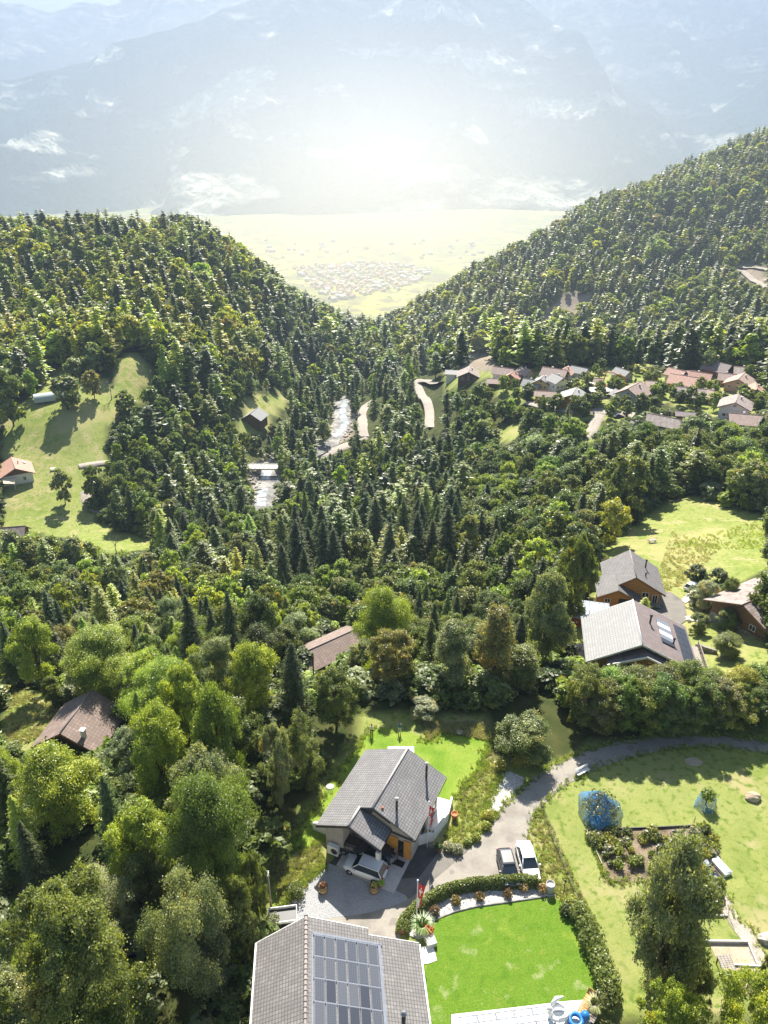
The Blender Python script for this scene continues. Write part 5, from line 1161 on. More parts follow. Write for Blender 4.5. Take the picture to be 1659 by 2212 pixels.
# carport
p = G(1296,856); cpt = empty('carport', p, math.radians(3), 'flat grey carport with two cars under it', 'carport'); MB().box(0,0,3.0,11,6.5,.4).build('roof', CONC, cpt); MB().box(0,3.1,1.4,10.6,.2,2.8).build('back_wall', BROWNW, cpt)
for x in (-5.1, 0, 5.1): MB().box(x,-3.0,1.4,.3,.3,2.8).build('post', WCONC, cpt)
# bridge
p1, p2 = G(540,1020), G(594,1020); p2.y = p1.y; p1.z = p2.z = max(p1.z, p2.z) + 2.6; d = p2 - p1; bq = empty('bridge', (p1 + p2) / 2, math.atan2(d.y, d.x), 'pale concrete road bridge over the rocky stream', 'bridge'); Lb = d.length + 6
MB().box(0,0,0,Lb,5,.6).build('deck', CONC, bq)
for s in (-1, 1):
    q = MB(); q.box(0, s*2.4, .85, Lb, .12, .1)
    for k in range(9): q.box(-Lb/2 + .3 + k*(Lb-.6)/8, s*2.4, .55, .12, .12, .7)
    q.build('railing', WHITE, bq)
MB().box(-1,0,-3,1.6,4.4,5.6).build('pier', STONE, bq)
# town in the main valley
TW = []
th_m = [plain('town_wall', (.74,.68,.60), .9), plain('town_roof', (.62,.40,.30), .9, .25, .02), plain('town_roof_grey', (.58,.54,.50), .9)]
def town_mesh(L, W, h, r, k):
    b = MB(); b.box(0,0,h/2,L,W,h); b.add([(-L/2-.5,-W/2-.5,h),(L/2+.5,-W/2-.5,h),(L/2+.5,W/2+.5,h),(-L/2-.5,W/2+.5,h),(-L/2-.5,0,h+r),(L/2+.5,0,h+r)], [(0,1,5,4),(2,3,4,5),(0,4,3),(1,2,5),(3,2,1,0)], 1)
    me = bpy.data.meshes.new('town_house'); me.from_pydata([tuple(v) for v in b.v], [], b.f); me.materials.append(th_m[0]); me.materials.append(th_m[1 + k])
    for p_, m_ in zip(me.polygons, b.m): p_.material_index = m_
    return me
tms = [town_mesh(16,12,7,3.5,0), town_mesh(22,13,9,4,0), town_mesh(13,11,6,3.5,0), town_mesh(30,16,9,2,1), town_mesh(15,12,7,3,1)]
def Gv(px, py): q = atz(px, py, -436); return q
TOWN = PZ((632,578),(700,572),(780,566),(860,572),(935,582),(905,608),(870,625),(790,640),(720,650),(690,632),(650,600))
tp = []; tries = 0
while len(tp) < 250 and tries < 9000:
    tries += 1; px, py = rnd.uniform(630, 935), rnd.uniform(566, 652)
    if not seg_in(TOWN, np.array([px]), np.array([py]))[0]: continue
    q = Gv(px, py)
    if any((q[0]-a)**2 + (q[1]-b_)**2 < 21**2 for a, b_ in tp): continue
    tp.append((q[0], q[1]))
for k in range(40):
    q = Gv(rnd.uniform(560, 1050), rnd.uniform(520, 560)); tp.append((q[0], q[1]))
for (a, b_) in tp:
    o = bpy.data.objects.new('town_house', rnd.choice(tms)); COL.objects.link(o); o.location = (a, b_, -436); o.rotation_euler = (0, 0, rnd.choice([.2, .5, 1.8, 2.1]) + rnd.uniform(-.1, .1)); s = rnd.uniform(.85, 1.3); o.scale = (s, s, s)
    tag(o, 'tiny hazy house of the town far down in the valley', 'house', 'houses of the town in the valley')
# mountain villages far away: pale dots
vm = plain('mountain_hamlet', (.7, .68, .64), .9)

# garden trees between the village houses
vt = 0; r9 = random.Random(31); hb_ = [(G(v[0], v[1]).x, G(v[0], v[1]).y) for v in VH]
while vt < 110:
    px, py = r9.uniform(1055, 1655), r9.uniform(806, 905); P = G(px, py)
    if not in_clear(np.array([px]), np.array([py]), ['village','village_a','village_b'])[0]: continue
    if any((P.x-a)**2 + (P.y-2-b)**2 < 8**2 for a, b in hb_): vt += .05; continue
    h = r9.uniform(4, 8); k = r9.choice(['round','olive','ash','olive','shrub','spruce'])
    put_tree(P.x, P.y, P.z, h, h*.42 if k != 'spruce' else h*.22, k, T[r9.choice(['mid','grn','olive','lime','sage','dk'])], 'small garden tree or bush between the village houses', 'garden trees between the village houses', lv=2, parts=False, name='garden_tree', cat='tree'); vt += 1
# ------------------------------------------------------------------ cars
def paint(name, col, rough=.25, metal=.0):
    m, nt, bs = newmat(name); bs.inputs['Base Color'].default_value = (*col, 1); bs.inputs['Roughness'].default_value = rough; bs.inputs['Coat Weight'].default_value = .6; bs.inputs['Coat Roughness'].default_value = .08; bs.inputs['Metallic'].default_value = metal; return m
PW = paint('white_car_paint', (.74,.75,.76)); PB = paint('dark_car_paint', (.05,.055,.065)); PR = paint('red_car_paint', (.42,.03,.03)); PG_ = paint('grey_car_paint', (.28,.3,.32)); PN = paint('black_car_paint', (.015,.018,.022))
LREDM = plain('tail_lamp_red', (.45,.02,.02), .3); LWH = plain('lamp_glass', (.6,.62,.65), .2); RIM = plain('alloy_rim', (.35,.36,.38), .35, .05, 3, metal=.6)
def car(P, rz, label, body, L=4.3, W=1.78, Hh=1.62, kind='suv', roof=None, group=None, simple=False):
    """x forward"""
    e = empty('car', P, rz, label, 'car', group)
    hb = {'suv': 1.05, 'hatch': .88, 'saloon': .86}[kind]
    st = [(-.5,.70,.42,.72),(-.485,.86,.30,.88),(-.42,.96,.24,hb*1.0),(-.2,1.0,.22,hb*1.02),(.1,1.0,.22,hb*1.0),(.27,.985,.22,hb*.97),(.42,.93,.24,hb*.86),(.485,.80,.30,hb*.72),(.5,.62,.40,hb*.60)]
    V = []; n = 10
    for (x, wf, zb, zt) in st:
        w = W/2 * wf; m_ = (zb + zt)/2
        V += [(x*L, y, z) for y, z in ((-w*.82, zb),(-w*.98, zb+.12),(-w, m_),(-w*.97, zt-.1),(-w*.86, zt),(w*.86, zt),(w*.97, zt-.1),(w, m_),(w*.98, zb+.12),(w*.82, zb))]
    b = MB(); b.add(V, [(i*n+k, i*n+(k+1)%n, (i+1)*n+(k+1)%n, (i+1)*n+k) for i in range(len(st)-1) for k in range(n)] + [tuple(range(n))[::-1], tuple(range((len(st)-1)*n, len(st)*n))], 0, True)
    bo = b.build('body', body, e)
    r0, r1, f1, f0 = {'suv': (-.475,-.38,.10,.27), 'hatch': (-.47,-.33,.06,.26), 'saloon': (-.36,-.20,.06,.25)}[kind]
    wz = W/2; g = MB()
    ring = lambda z, a, b_, w: [(a*L, -w, z), (b_*L, -w, z), (b_*L, w, z), (a*L, w, z)]
    lo = ring(hb - .03, r0, f0, wz*.90); hi = ring(Hh - .04, r1, f1, wz*.70); g.add(lo + hi, [(0,1,5,4),(1,2,6,5),(2,3,7,6),(3,0,4,7),(4,5,6,7)]); go = g.build('glasshouse', GLASS, e)
    t = MB(); q = ring(Hh, r1 - .012, f1 + .012, wz*.73); q2 = ring(Hh + .035, r1 + .03, f1 - .03, wz*.62); q3 = ring(Hh - .05, r1 - .015, f1 + .015, wz*.735); t.add(q3 + q + q2, [(0,1,5,4),(1,2,6,5),(2,3,7,6),(3,0,4,7),(4,5,9,8),(5,6,10,9),(6,7,11,10),(7,4,8,11),(8,9,10,11),(3,2,1,0)]); ro = t.build('roof', roof or body, e)
    for (i, j) in ((0,4),(1,5),(2,6),(3,7)):
        MB().tube([Vector(lo[i]) * 1.0, Vector((lo + hi)[j])], .045, 5).build('pillar', body, e)
    for s in (-1, 1):
        a = Vector((lerp_(lo[0][0], lo[1][0], .45), s*wz*.905, hb - .03)); c_ = Vector((lerp_(hi[0][0], hi[1][0], .48), s*wz*.705, Hh - .04)); MB().tube([a, c_], .035, 5).build('pillar', PN, e)
        for x in (-.305, .31):
            w_ = MB(); w_.tube([(x*L, s*wz*.80, .34), (x*L, s*wz*1.0, .34)], .34, 18); wo = w_.build('wheel', BLACK, e); MB().tube([(x*L, s*wz*.99, .34), (x*L, s*wz*1.012, .34)], .21, 12).build('rim', RIM, wo)
        MB().box(L*.462, s*wz*.68, hb*.74, .22, .30, .14, 0).build('headlight', LWH, bo)
        MB().box(-L*.484, s*wz*.72, hb*.86, .12, .32, .16, 0).build('tail_light', LREDM, bo)
        MB().box(L*.17, s*(wz + .1), hb + .05, .14, .2, .13).build('wing_mirror', body, e)
    if kind == 'suv':
        for s in (-1, 1): MB().tube([(r1*L + .1, s*wz*.66, Hh + .07), (f1*L - .1, s*wz*.66, Hh + .07)], .022, 5).build('roof_rail', ALU, ro)
    MB().box(-L*.497, 0, hb*.6, .04, .5, .12).build('number_plate', WHITE, bo)
    return e
def lerp_(a, b, t): return a + (b - a) * t
P = atz(790, 1876, .0); car(Vector((-1.85, 48.55, .06)), math.radians(157), 'white car parked beside the gravel in front of the carport', PW, 4.35, 1.85, 1.74, 'suv')
P = atz(1093, 1893, 0); car(Vector((12.3, 48.7, .04)), math.radians(-86), 'dark grey car parked beside the white car on the road', PB, 4.1, 1.7, 1.42, 'hatch')
P = atz(1138, 1884, 0); car(Vector((14.4, 49.4, .04)), math.radians(-86), 'white car facing the hedge at the edge of the road', PW, 4.4, 1.78, 1.48, 'saloon')
def MHp(u, v, z=0): return Vector((-6.73, 50.82, 0)) + Matrix.Rotation(th, 3, 'Z') @ Vector(L3(u, v, z))
car(MHp(1.6, 3.6, .12), th - PI/2 , 'black car parked under the carport roof beside the wall', PN, 3.6, 1.7, 1.5, 'suv')
car(MHp(2.3, 6.0, .12), th + PI*0 - PI/2 + .1, 'dark blue car nosing out under the porch roof', paint('blue_car_paint', (.02,.03,.05)), 2.9, 1.6, 1.4, 'hatch')
car(G(1243,887), math.radians(-80), 'red car parked before the orange wooden chalet', PR, 4, 1.75, 1.5, 'hatch'); car(G(1259,889), math.radians(-80), 'grey car between the red and the white car at the orange chalet', PG_, 4, 1.75, 1.5, 'hatch'); car(G(1268,890), math.radians(-80), 'white car nearest the road in front of the orange chalet', PW, 4, 1.75, 1.5, 'saloon')
car(G(1291,862), math.radians(-90), 'white car on the left under the village carport', PW, 4, 1.75, 1.5, 'hatch'); car(G(1304,858), math.radians(-90), 'grey car on the right under the village carport', PG_, 4, 1.75, 1.5, 'hatch')
car(G(1496,1272), math.radians(35), 'white car on the farm track behind the grey willow bush', PW, 4.2, 1.75, 1.5, 'hatch')
car(G(1336,902), math.radians(10), 'dark car standing by the unfinished village house', PB, 4.2, 1.75, 1.5, 'saloon')
# trailer behind the solar house
tl = empty('trailer', G(612,1990), math.radians(8), 'white framed trailer half hidden behind the solar roof', 'trailer'); MB().box(0,0,.7,2.6,1.5,.2).build('bed', DARKM, tl); q = MB()
for a in ((0,.75,.95,2.6,.06,.3),(0,-.75,.95,2.6,.06,.3),(1.3,0,.95,.06,1.5,.3),(-1.3,0,.95,.06,1.5,.3)): q.box(*a)
q.build('side_frame', WHITE, tl)
for s in (-1, 1): MB().tube([(0, s*.78, .33), (0, s*.95, .33)], .33, 14).build('wheel', BLACK, tl)
# ------------------------------------------------------------------ flags
FR = plain('flag_red', (.62,.03,.03), .8, .08, 3); FWt = plain('flag_white', (.78,.78,.78), .8, .05)
def flagpole(P, h, label, flags):
    e = empty('flagpole', P, 0, label, 'flagpole'); MB().tube([(0,0,-.2),(0,0,h)], [.055,.035], 8).build('pole', WHITE, e); MB().lathe([(.02,0),(.09,.05),(.09,.1),(.02,.16)], 8, (0,0,h)).build('finial', WHITE, e)
    for (z0, ln, wd, two, flab) in flags:
        nu, nv = 14, 12; V = []; 
        for j in range(nv+1):
            for i in range(nu+1):
                t = i/nu; s = j/nv; fold = .10 * math.sin(t*9 + s*1.5) * t; x = .06 + wd * t * (1 - .5*s) * .34; V.append((x + fold*.3, fold, z0 - s*ln*(1 + .1*t) - t*.55*(1 - .3*s)))
        Fq = [(j*(nu+1)+i, j*(nu+1)+i+1, (j+1)*(nu+1)+i+1, (j+1)*(nu+1)+i) for j in range(nv) for i in range(nu)]; mi = []
        for j in range(nv):
            for i in range(nu):
                a, b_ = (i+.5)/nu, (j+.5)/nv
                if two: mi.append(1 if a < .5 else 0)
                else: mi.append(1 if (abs(a-.5) < .10 and abs(b_-.5) < .32) or (abs(b_-.5) < .11 and abs(a-.5) < .30) else 0)
        me = mesh_np('flag', V, Fq, True, mi=mi); me.materials.append(FR); me.materials.append(FWt)
        o = link('flag', me, None, e); o['label'] = flab
        if two:
            st_ = MB()
            for (a, b_) in ((.25,.2),(.25,.5),(.25,.8),(.5,.35),(.5,.65),(.75,.2),(.75,.5),(.75,.8),(.38,.1),(.62,.1),(.5,.9),(.38,.9),(.62,.92)):
                i, j = int(a*nu), int(b_*nv); p = Vector(V[j*(nu+1)+i]); r = .05
                vs = []; 
                for k in range(10): an = PI/2 + k*PI/5; rr_ = r if k % 2 == 0 else r*.42; vs.append((p.x + math.cos(an)*rr_, p.y - .03, p.z + math.sin(an)*rr_))
                st_.add(vs, [tuple(range(10))], 0 if a < .5 else 1)
            st_.build('stars', [FR, FWt], o)
    return e
flagpole((4.45, 51.4, 0), 6.6, 'tall white flagpole with two hanging flags at the corner of the grey roofed house', [(6.2, 1.3, 1.5, False, 'limp red flag with a white cross'), (4.7, 1.2, 1.3, True, 'limp white and red flag with stars')])
flagpole((3.0, 43.0, 0), 6.3, 'white flagpole with a red flag rising out of the curved hedge', [(6.0, 1.8, 1.9, False, 'red flag with a white cross'), (4.0, 1.1, 1.1, True, 'narrow white and red flag with stars')])
# ------------------------------------------------------------------ barrels, pots
LFM, nt_, bs_ = newmat('plant_leaves'); oi_ = nt_.nodes.new('ShaderNodeObjectInfo'); nt_.links.new(oi_.outputs['Color'], bs_.inputs['Base Color'])
def leafy(name, parent, n, size, fn, col, rng_seed=1, up=.6, mat=None, spread=.9):
    rng = np.random.default_rng(rng_seed); C, Nn = fn(rng, n); V, Fq = leaf_quads(C, Nn, size, rng, 1.7, up, spread)
    lv = np.clip(rng.normal(.5, .28, n), 0, 1); lf = np.repeat(np.stack([lv, (rng.random(n) < .02) * 1.0, lv*0, lv*0+1], 1), 4, 0)
    o = link(name, mesh_np(name, V, Fq, False, {'leaf': ('POINT', 'FLOAT_COLOR', lf)}), mat or FOL, parent); o.color = (*col, 1); return o
def ball(c, r, sq=1.0, hollow=.6):
    def f(rng, n):
        d = rng.normal(0, 1, (n, 3)); d /= np.linalg.norm(d, axis=1)[:, None]; rr = rng.uniform(hollow, 1.05, (n, 1)); return np.array(c) + d * rr * r * np.array([1, 1, sq]), d
    return f
for (px, lab, fc) in ((698, 'wooden barrel planter with a dry reddish plant on the gravel', (.22,.10,.05)), (808, 'wooden barrel planter with yellow flowers nearest the asphalt', (.45,.42,.12))):
    P = atz(px, 1925, 0); e = empty('barrel_planter', P, 0, lab, 'planter', 'barrel planters on the gravel yard'); MB().lathe([(.36,0),(.42,.15),(.46,.4),(.42,.7),(.38,.85),(.33,.85),(.33,.75)], 18, (0,0,0)).build('barrel', BARREL, e)
    q = MB()
    for z in (.12,.32,.55,.74): q = MB(); q.lathe([(.43+.03*math.sin(z*PI/.85),z-.03),(.44+.03*math.sin(z*PI/.85),z),(.43+.03*math.sin(z*PI/.85),z+.03)], 18); q.build('hoop', DARKM, e)
    leafy('plant', e, 260, .12, ball((0,0,.98), .33, .7, 0), fc, int(px))
def pot(P, label, r=.24, h=.42, plant=None, col=(.1,.2,.03), spiky=False):
    e = empty('flower_pot', P, 0, label, 'pot'); MB().lathe([(r*.7,0),(r,h*.85),(r*1.12,h*.86),(r*1.12,h),(r*.95,h),(r*.9,h*.85)], 14).build('pot', TERRA, e)
    if plant: leafy('plant', e, 300, .13 if not spiky else .24, ball((0,0,h+plant*.7), plant, .9, 0), col, int(P[0]*10)+50, up=1.0)
pot(MHp(-.75, 7.4, .0), 'terracotta pot with a leafy green plant at the patio corner', plant=.42, col=(.22,.36,.06)); pot(G(946,1838), 'terracotta pot with a small tree left of the white flowering shrubs', plant=.45, col=(.06,.1,.03)); pot(Vector((7.55,55.0,.06)), 'large empty terracotta pot on the white side patio', .34, .75)
for k, (u, v, lab) in enumerate(((2.4, 7.5, 'grey garden chair beside the entrance door'), (1.9, 7.3, 'second garden chair nearer the driveway'))):
    e = empty('garden_chair', MHp(u, v, .1), th + k, lab, 'chair'); MB().box(0,0,.45,.5,.5,.06).build('seat', ALU, e); MB().box(-.24,0,.75,.06,.5,.6).build('backrest', ALU, e)
    for (a, b_) in ((-.2,-.2),(.2,-.2),(-.2,.2),(.2,.2)): MB().box(a,b_,.22,.05,.05,.44).build('leg', DARKM, e)
m_ = MB().box(0,0,.02,1.3,.7,.03).build('door_mat', BLACK); m_.location = MHp(2.3, 7.9, .11); m_.rotation_euler = (0,0,th+PI/2); tag(m_, 'black door mat before the glass entrance door', 'mat')
P = G(945,1790); e = empty('grill', MHp(2.2,2.1,.0), 0, 'covered black barbecue standing at the carport wall', 'barbecue'); MB().lathe([(.5,0),(.52,.6),(.45,1.1),(.2,1.3)], 12).build('cover', BLACK, e)
# manhole and round stone discs
for (px, py, lab) in ((713,1700,'pale round stone slab on the lawn left of the grey roof'), (993,1582,'white rounded stone in the dry grass edge of the back lawn')):
    b = MB().lathe([(.42,0),(.5,.04),(.4,.16),(.02,.2)], 14).build('stone', WCONC); b.location = G(px,py); tag(b, lab, 'stone')
# ------------------------------------------------------------------ people at the far edge of the back lawn
SKIN = plain('skin', (.46,.27,.19), .6, .05); HAIR = plain('dark_hair', (.04,.025,.015), .8); SHIRTW = plain('white_shirt', (.68,.64,.62), .9, .05); SHIRTB = plain('teal_shirt', (.02,.13,.22), .9, .1); TROUS = plain('dark_trousers', (.02,.02,.025), .9); SHORTS = plain('light_trousers', (.5,.5,.5), .9); SHOE = plain('shoes', (.1,.08,.07), .8)
def person(P, rz, label, shirt, trous, long_legs=True):
    e = empty('person', P, rz, label, 'person')
    J = [((0,0,.96),.14),((0,0,1.12),.13),((0,.01,1.32),.15),((0,.0,1.46),.08),((0,.0,1.53),.055),((0,.02,1.62),.095),((0,.02,1.70),.08),
         ((-.10,0,.88),.095),((-.12,.02,.50),.062),((-.12,0,.10),.042),((-.13,.13,.04),.04),((.10,0,.88),.095),((.12,-.02,.50),.062),((.12,0,.10),.042),((.13,.13,.04),.04),
         ((-.18,0,1.40),.058),((-.30,.06,1.18),.044),((-.16,.24,1.22),.034),((-.10,.30,1.30),.026),((.18,0,1.40),.058),((.30,.06,1.18),.044),((.16,.24,1.22),.034),((.10,.30,1.30),.026)]
    E = [(0,1),(1,2),(2,3),(3,4),(4,5),(5,6),(0,7),(7,8),(8,9),(9,10),(0,11),(11,12),(12,13),(13,14),(3,15),(15,16),(16,17),(17,18),(3,19),(19,20),(20,21),(21,22)]
    nb = len(J)
    for s, w in ((-1, 18), (1, 22)):            # five fingers rooted in each hand
        base = Vector(J[w][0])
        for k in range(5):
            o = Vector(((k-2)*.014*-s, .028 + (.012 if k else -.01), .02 - abs(k-2)*.003)); J.append((tuple(base + o), .010)); J.append((tuple(base + o*1.9 + Vector((0,.0,-.012))), .008)); E += [(w, len(J)-2), (len(J)-2, len(J)-1)]
    me = bpy.data.meshes.new('body'); me.from_pydata([j[0] for j in J], E, []); o = link('body', me, [SKIN, shirt, trous, SHOE], e)
    sk = o.modifiers.new('skin', 'SKIN'); 
    for i, j in enumerate(J): me.skin_vertices[0].data[i].radius = (j[1], j[1])
    me.skin_vertices[0].data[0].use_root = True
    o.modifiers.new('sub', 'SUBSURF').levels = 1; o.modifiers['sub'].render_levels = 1
    dg = bpy.context.evaluated_depsgraph_get(); m2 = bpy.data.meshes.new_from_object(o.evaluated_get(dg)); o.modifiers.clear(); o.data = m2
    m2.materials.clear(); [m2.materials.append(x) for x in (SKIN, shirt, trous, SHOE)]
    for p in m2.polygons:
        z = p.center.z; x = abs(p.center.x); y = p.center.y
        arm = y > .12 and z > .9 or x > .24
        p.material_index = 3 if z < .09 else 2 if z < (.98) and (long_legs or z > .5) and not arm else 0 if z < .98 and not arm else 1 if z < 1.49 and not (y > .14) else 0
        p.use_smooth = True
    hm_ = MB(); hm_.lathe([(.02,.13),(.07,.11),(.1,.05),(.105,0),(.09,-.06)], 12, (0,-.005,1.66)); hm_.build('hair', HAIR, e); return e
person(G(803,1588), math.radians(10), 'person in a white shirt and dark trousers standing on the back lawn', SHIRTW, TROUS)
person(G(863,1584), math.radians(-10), 'person in a teal shirt and light trousers standing in the tree shadow', SHIRTB, SHORTS)
# ------------------------------------------------------------------ curved hedge with its gravel bank
HP = [(868,2020),(872,1998),(890,1975),(925,1948),(965,1928),(1010,1917),(1060,1912),(1110,1909),(1160,1910)]
hp = [Vector(atz(px, py, 0)) for px, py in HP]
def along(pts, rng, n, w, h, z0=0):
    seg = np.array([tuple(p) for p in pts]); L = np.r_[0, np.cumsum(np.linalg.norm(np.diff(seg, axis=0), axis=1))]; t = rng.uniform(0, L[-1], n)
    c = np.stack([np.interp(t, L, seg[:, k]) for k in range(3)], 1); a = rng.uniform(-.15, PI + .15, n); bw = 1 + .22 * (vnoise(t * 1.6, t * 0, 3) - .5)
    tx = np.stack([np.interp(np.clip(t + .2, 0, L[-1]), L, seg[:, k]) - np.interp(np.clip(t - .2, 0, L[-1]), L, seg[:, k]) for k in range(3)], 1); tx /= np.linalg.norm(tx, axis=1)[:, None] + 1e-9
    s = np.stack([tx[:, 1], -tx[:, 0], tx[:, 2] * 0], 1); rr = rng.uniform(.75, 1.06, n) * bw
    C = c + s * (np.cos(a) * w / 2 * rr)[:, None]; C[:, 2] += z0 + np.sin(a) * h * rr; Nn = s * np.cos(a)[:, None]; Nn[:, 2] += np.sin(a); return C, Nn
he = empty('hedge', hp[0], 0, 'curved clipped hedge between the road and the bright green lawn', 'hedge'); off = hp[0]
core = MB(); core.tube([p - off + Vector((0,0,.45)) for p in hp], .42, 8); core.build('branches', BROWNW, he)
leafy('foliage', he, 15000, .12, lambda rng, n: along([p - off for p in hp], rng, n, 1.25, 1.15), T['mid'], 5, up=.4)
bk_pts = [(932,1998),(945,1984),(983,1970),(1028,1959),(1093,1950),(1174,1938),(1200,1935),(1170,1912),(1110,1914),(1060,1917),(1010,1922),(965,1934),(925,1954),(892,1980),(878,2000),(880,2020),(905,2030),(925,2022)]
drape('gravel_bank', bk_pts, .06, WGRAV, .6, smooth=2)
ed = MB(); ep = [Vector(atz(px, py, .05)) for px, py in [(923,2030),(930,2000),(945,1983),(983,1969),(1028,1958),(1093,1949),(1174,1937)]]; ed.tube(ep, .11, 6); tag(ed.build('stone_edging', STONE), 'dark stone edging between the gravel bank and the bright lawn', 'edging')
for k, (px, py, c, lab) in enumerate(((1096,1935,(.17,.12,.06),'rusty pink flowering bush, rightmost on the gravel bank'),(1036,1941,(.17,.13,.06),'rusty flowering bush in the middle of the gravel bank'),(985,1950,(.22,.18,.07),'yellow orange flowering bush on the gravel bank'),(940,1972,(.17,.12,.08),'brownish pink flowering bush on the gravel bank'),(1170,1925,(.30,.22,.12),'dry brown bush at the right end of the hedge'),(1130,1922,(.34,.26,.14),'straw coloured bush before the right end of the hedge'))):
    P = atz(px, py, 0); e = empty('flowering_bush', P, 0, lab, 'bush', 'flowering bushes on the gravel bank'); MB().tube([(0,0,-.1),(0,0,.4)], .04, 5).build('stem', BROWNW, e); leafy('foliage', e, 420, .12, ball((0,0,.45), .5, .85, .2), c, 70+k)
def grass_clump(P, label, h=1.1, n=90, col=(.2,.3,.08), w=.02):
    rng = np.random.default_rng(int(abs(P[0]*31)) + 3); V = []
    for k in range(n):
        a = rng.uniform(0, 2*PI); l = h*rng.uniform(.6,1.1); o = np.array([math.cos(a), math.sin(a), 0]); s = np.array([-math.sin(a), math.cos(a), 0])*w
        b = o*.08; m_2 = o*l*.35 + np.array([0,0,l*.75]); t_ = o*l*.8 + np.array([0,0,l*.7]); V += [b-s, b+s, m_2+s, m_2-s, m_2-s, m_2+s, t_+s*.2, t_-s*.2]
    me = mesh_np('blades', V, np.arange(len(V)).reshape(-1,4), False, {'leaf': ('POINT','FLOAT_COLOR', np.tile([.5,0,0,1], (len(V),1)))}); e = empty('ornamental_grass', P, 0, label, 'plant'); o = link('blades', me, FOL, e); o.color = (*col, 1)
grass_clump(atz(912,2010,0), 'tall ornamental grass at the foot of the second flagpole', 1.5, 200, (.2,.32,.08), .03); grass_clump(atz(1283,2178,0), 'feathery grass clump between the pool terrace and the bushes', 1.1, 160, (.32,.36,.16), .03)
# flower planter near the house corner
P = atz(926,2015,0); e = empty('flower_planter', P, 0, 'grey planter full of red and white flowers by the lawn corner', 'planter'); MB().box(0,-.6,.25,.9,1.7,.6,.3).build('planter_box', CONC, e); leafy('flowers', e, 350, .10, ball((0,-.1,.75), .5, .5, .2), (.55,.16,.08), 99)
drape('paved_corner', [(905,2048),(935,2040),(944,2075),(925,2082),(908,2082)], .07, WCONC, .5, smooth=2)
# concrete tube planter, globe lamps, shrubs right of it
P = atz(1187,1925,0); e = empty('concrete_planter', P, 0, 'tall round concrete planter at the upper right corner of the bright lawn', 'planter'); MB().lathe([(.42,0),(.42,1.15),(.38,1.15),(.38,1.0),(.02,1.0)], 20).build('tube', CONC, e)
P = atz(1217,1930,0); e = empty('garden_lamp', P, 0, 'slim garden lamp post with a dark ball beside the yellow shrub', 'lamp'); MB().tube([(0,0,0),(0,0,1.8)], .04, 8).build('post', DARKM, e); MB().lathe([(.02,-.14),(.1,-.1),(.14,0),(.1,.1),(.02,.14)], 12, (0,0,1.85)).build('lamp_head', DARKM, e)
# dense screen of bushes down the right side of the lawn
bl = [(1243,1985),(1258,2010),(1268,2040),(1280,2068),(1290,2095),(1300,2125),(1306,2150)]
for k, (px, py) in enumerate(bl):
    P = atz(px+8, py, 0); e = empty('screen_bush', P, 0, 'dark leafy bush in the row along the right side of the bright lawn', 'bush', 'row of bushes right of the bright lawn'); MB().tube([(0,0,-.1),(0,0,1)], .05, 5).build('stem', BROWNW, e); leafy('foliage', e, 1300, .15, ball((0,0,.85), .95 + .12*(k%3), 1.05, .45), tuple(c*(1+.15*(k%2)) for c in T['mid']), 120+k)
for k, (px, py, r, c, lab) in enumerate(((1232,1958,.6,T['yel'],'yellow green shrub beside the garden lamp'),(1222,1972,.5,T['dk'],'dark shrub below the yellow green shrub'),(1250,1968,.6,T['olive'],'olive shrub above the row of screening bushes'),(987,1840,.5,T['silver'],'white flowering shrub at the corner of the driveway'),(968,1835,.45,T['silver'],'second white flowering shrub beside the flagpole'),(1010,1822,.35,T['lime'],'small bright weed at the driveway edge'),(1028,1815,.4,T['yel'],'yellow green weed at the road edge above the driveway'),(1050,1790,.45,T['yel'],'yellow flowering weed by the road'),(1054,1768,.5,T['gold'],'golden weed below the pale gravel strip'),(1080,1660,.6,T['gold'],'golden flowering shrub above the pale gravel strip'),(1115,1655,.55,T['yel'],'yellow green bush between gravel strip and road bend'),(1310,2170,.8,T['olive'],'olive shrub right of the pool terrace'),(640,1935,.8,T['mid'],'small shrub at the left edge of the gravel yard'),(590,2000,.7,T['sage'],'pale shrub behind the solar house corner'))):
    P = atz(px, py, 0); e = empty('shrub', P, 0, lab, 'shrub'); MB().tube([(0,0,-.1),(0,0,r)], .04, 5).build('stem', BROWNW, e); leafy('foliage', e, 700, .13, ball((0,0,r*.9), r*1.25, .95, .3), tuple(v_ * .72 for v_ in c), 150+k, up=.9)
# wooden lamp post left of the gravel yard
P = atz(586,1962,0); e = empty('lamp_post', P, 0, 'weathered wooden lamp post left of the gravel yard', 'lamp post'); MB().tube([(0,0,-.2),(0,0,5)], [.12,.09], 8).build('post', GREYW, e); MB().box(0,-.1,5.05,.25,.55,.14).build('lamp_head', ALU, e)
# bench / white rail by the road
P = G(1258,1672); e = empty('bench', P, math.radians(28), 'pale slatted bench beside the upper road', 'bench'); q = MB()
for k in range(3): q.box(0,-.15+k*.16,.45,1.8,.12,.04)
q.build('seat', WHITE, e); q = MB()
for k in range(3): q.box(0,.32,.6+k*.14,1.8,.04,.1)
q.build('backrest', WHITE, e)
for x in (-.75,.75): MB().box(x,.08,.22,.08,.5,.44).build('leg', CONC, e)
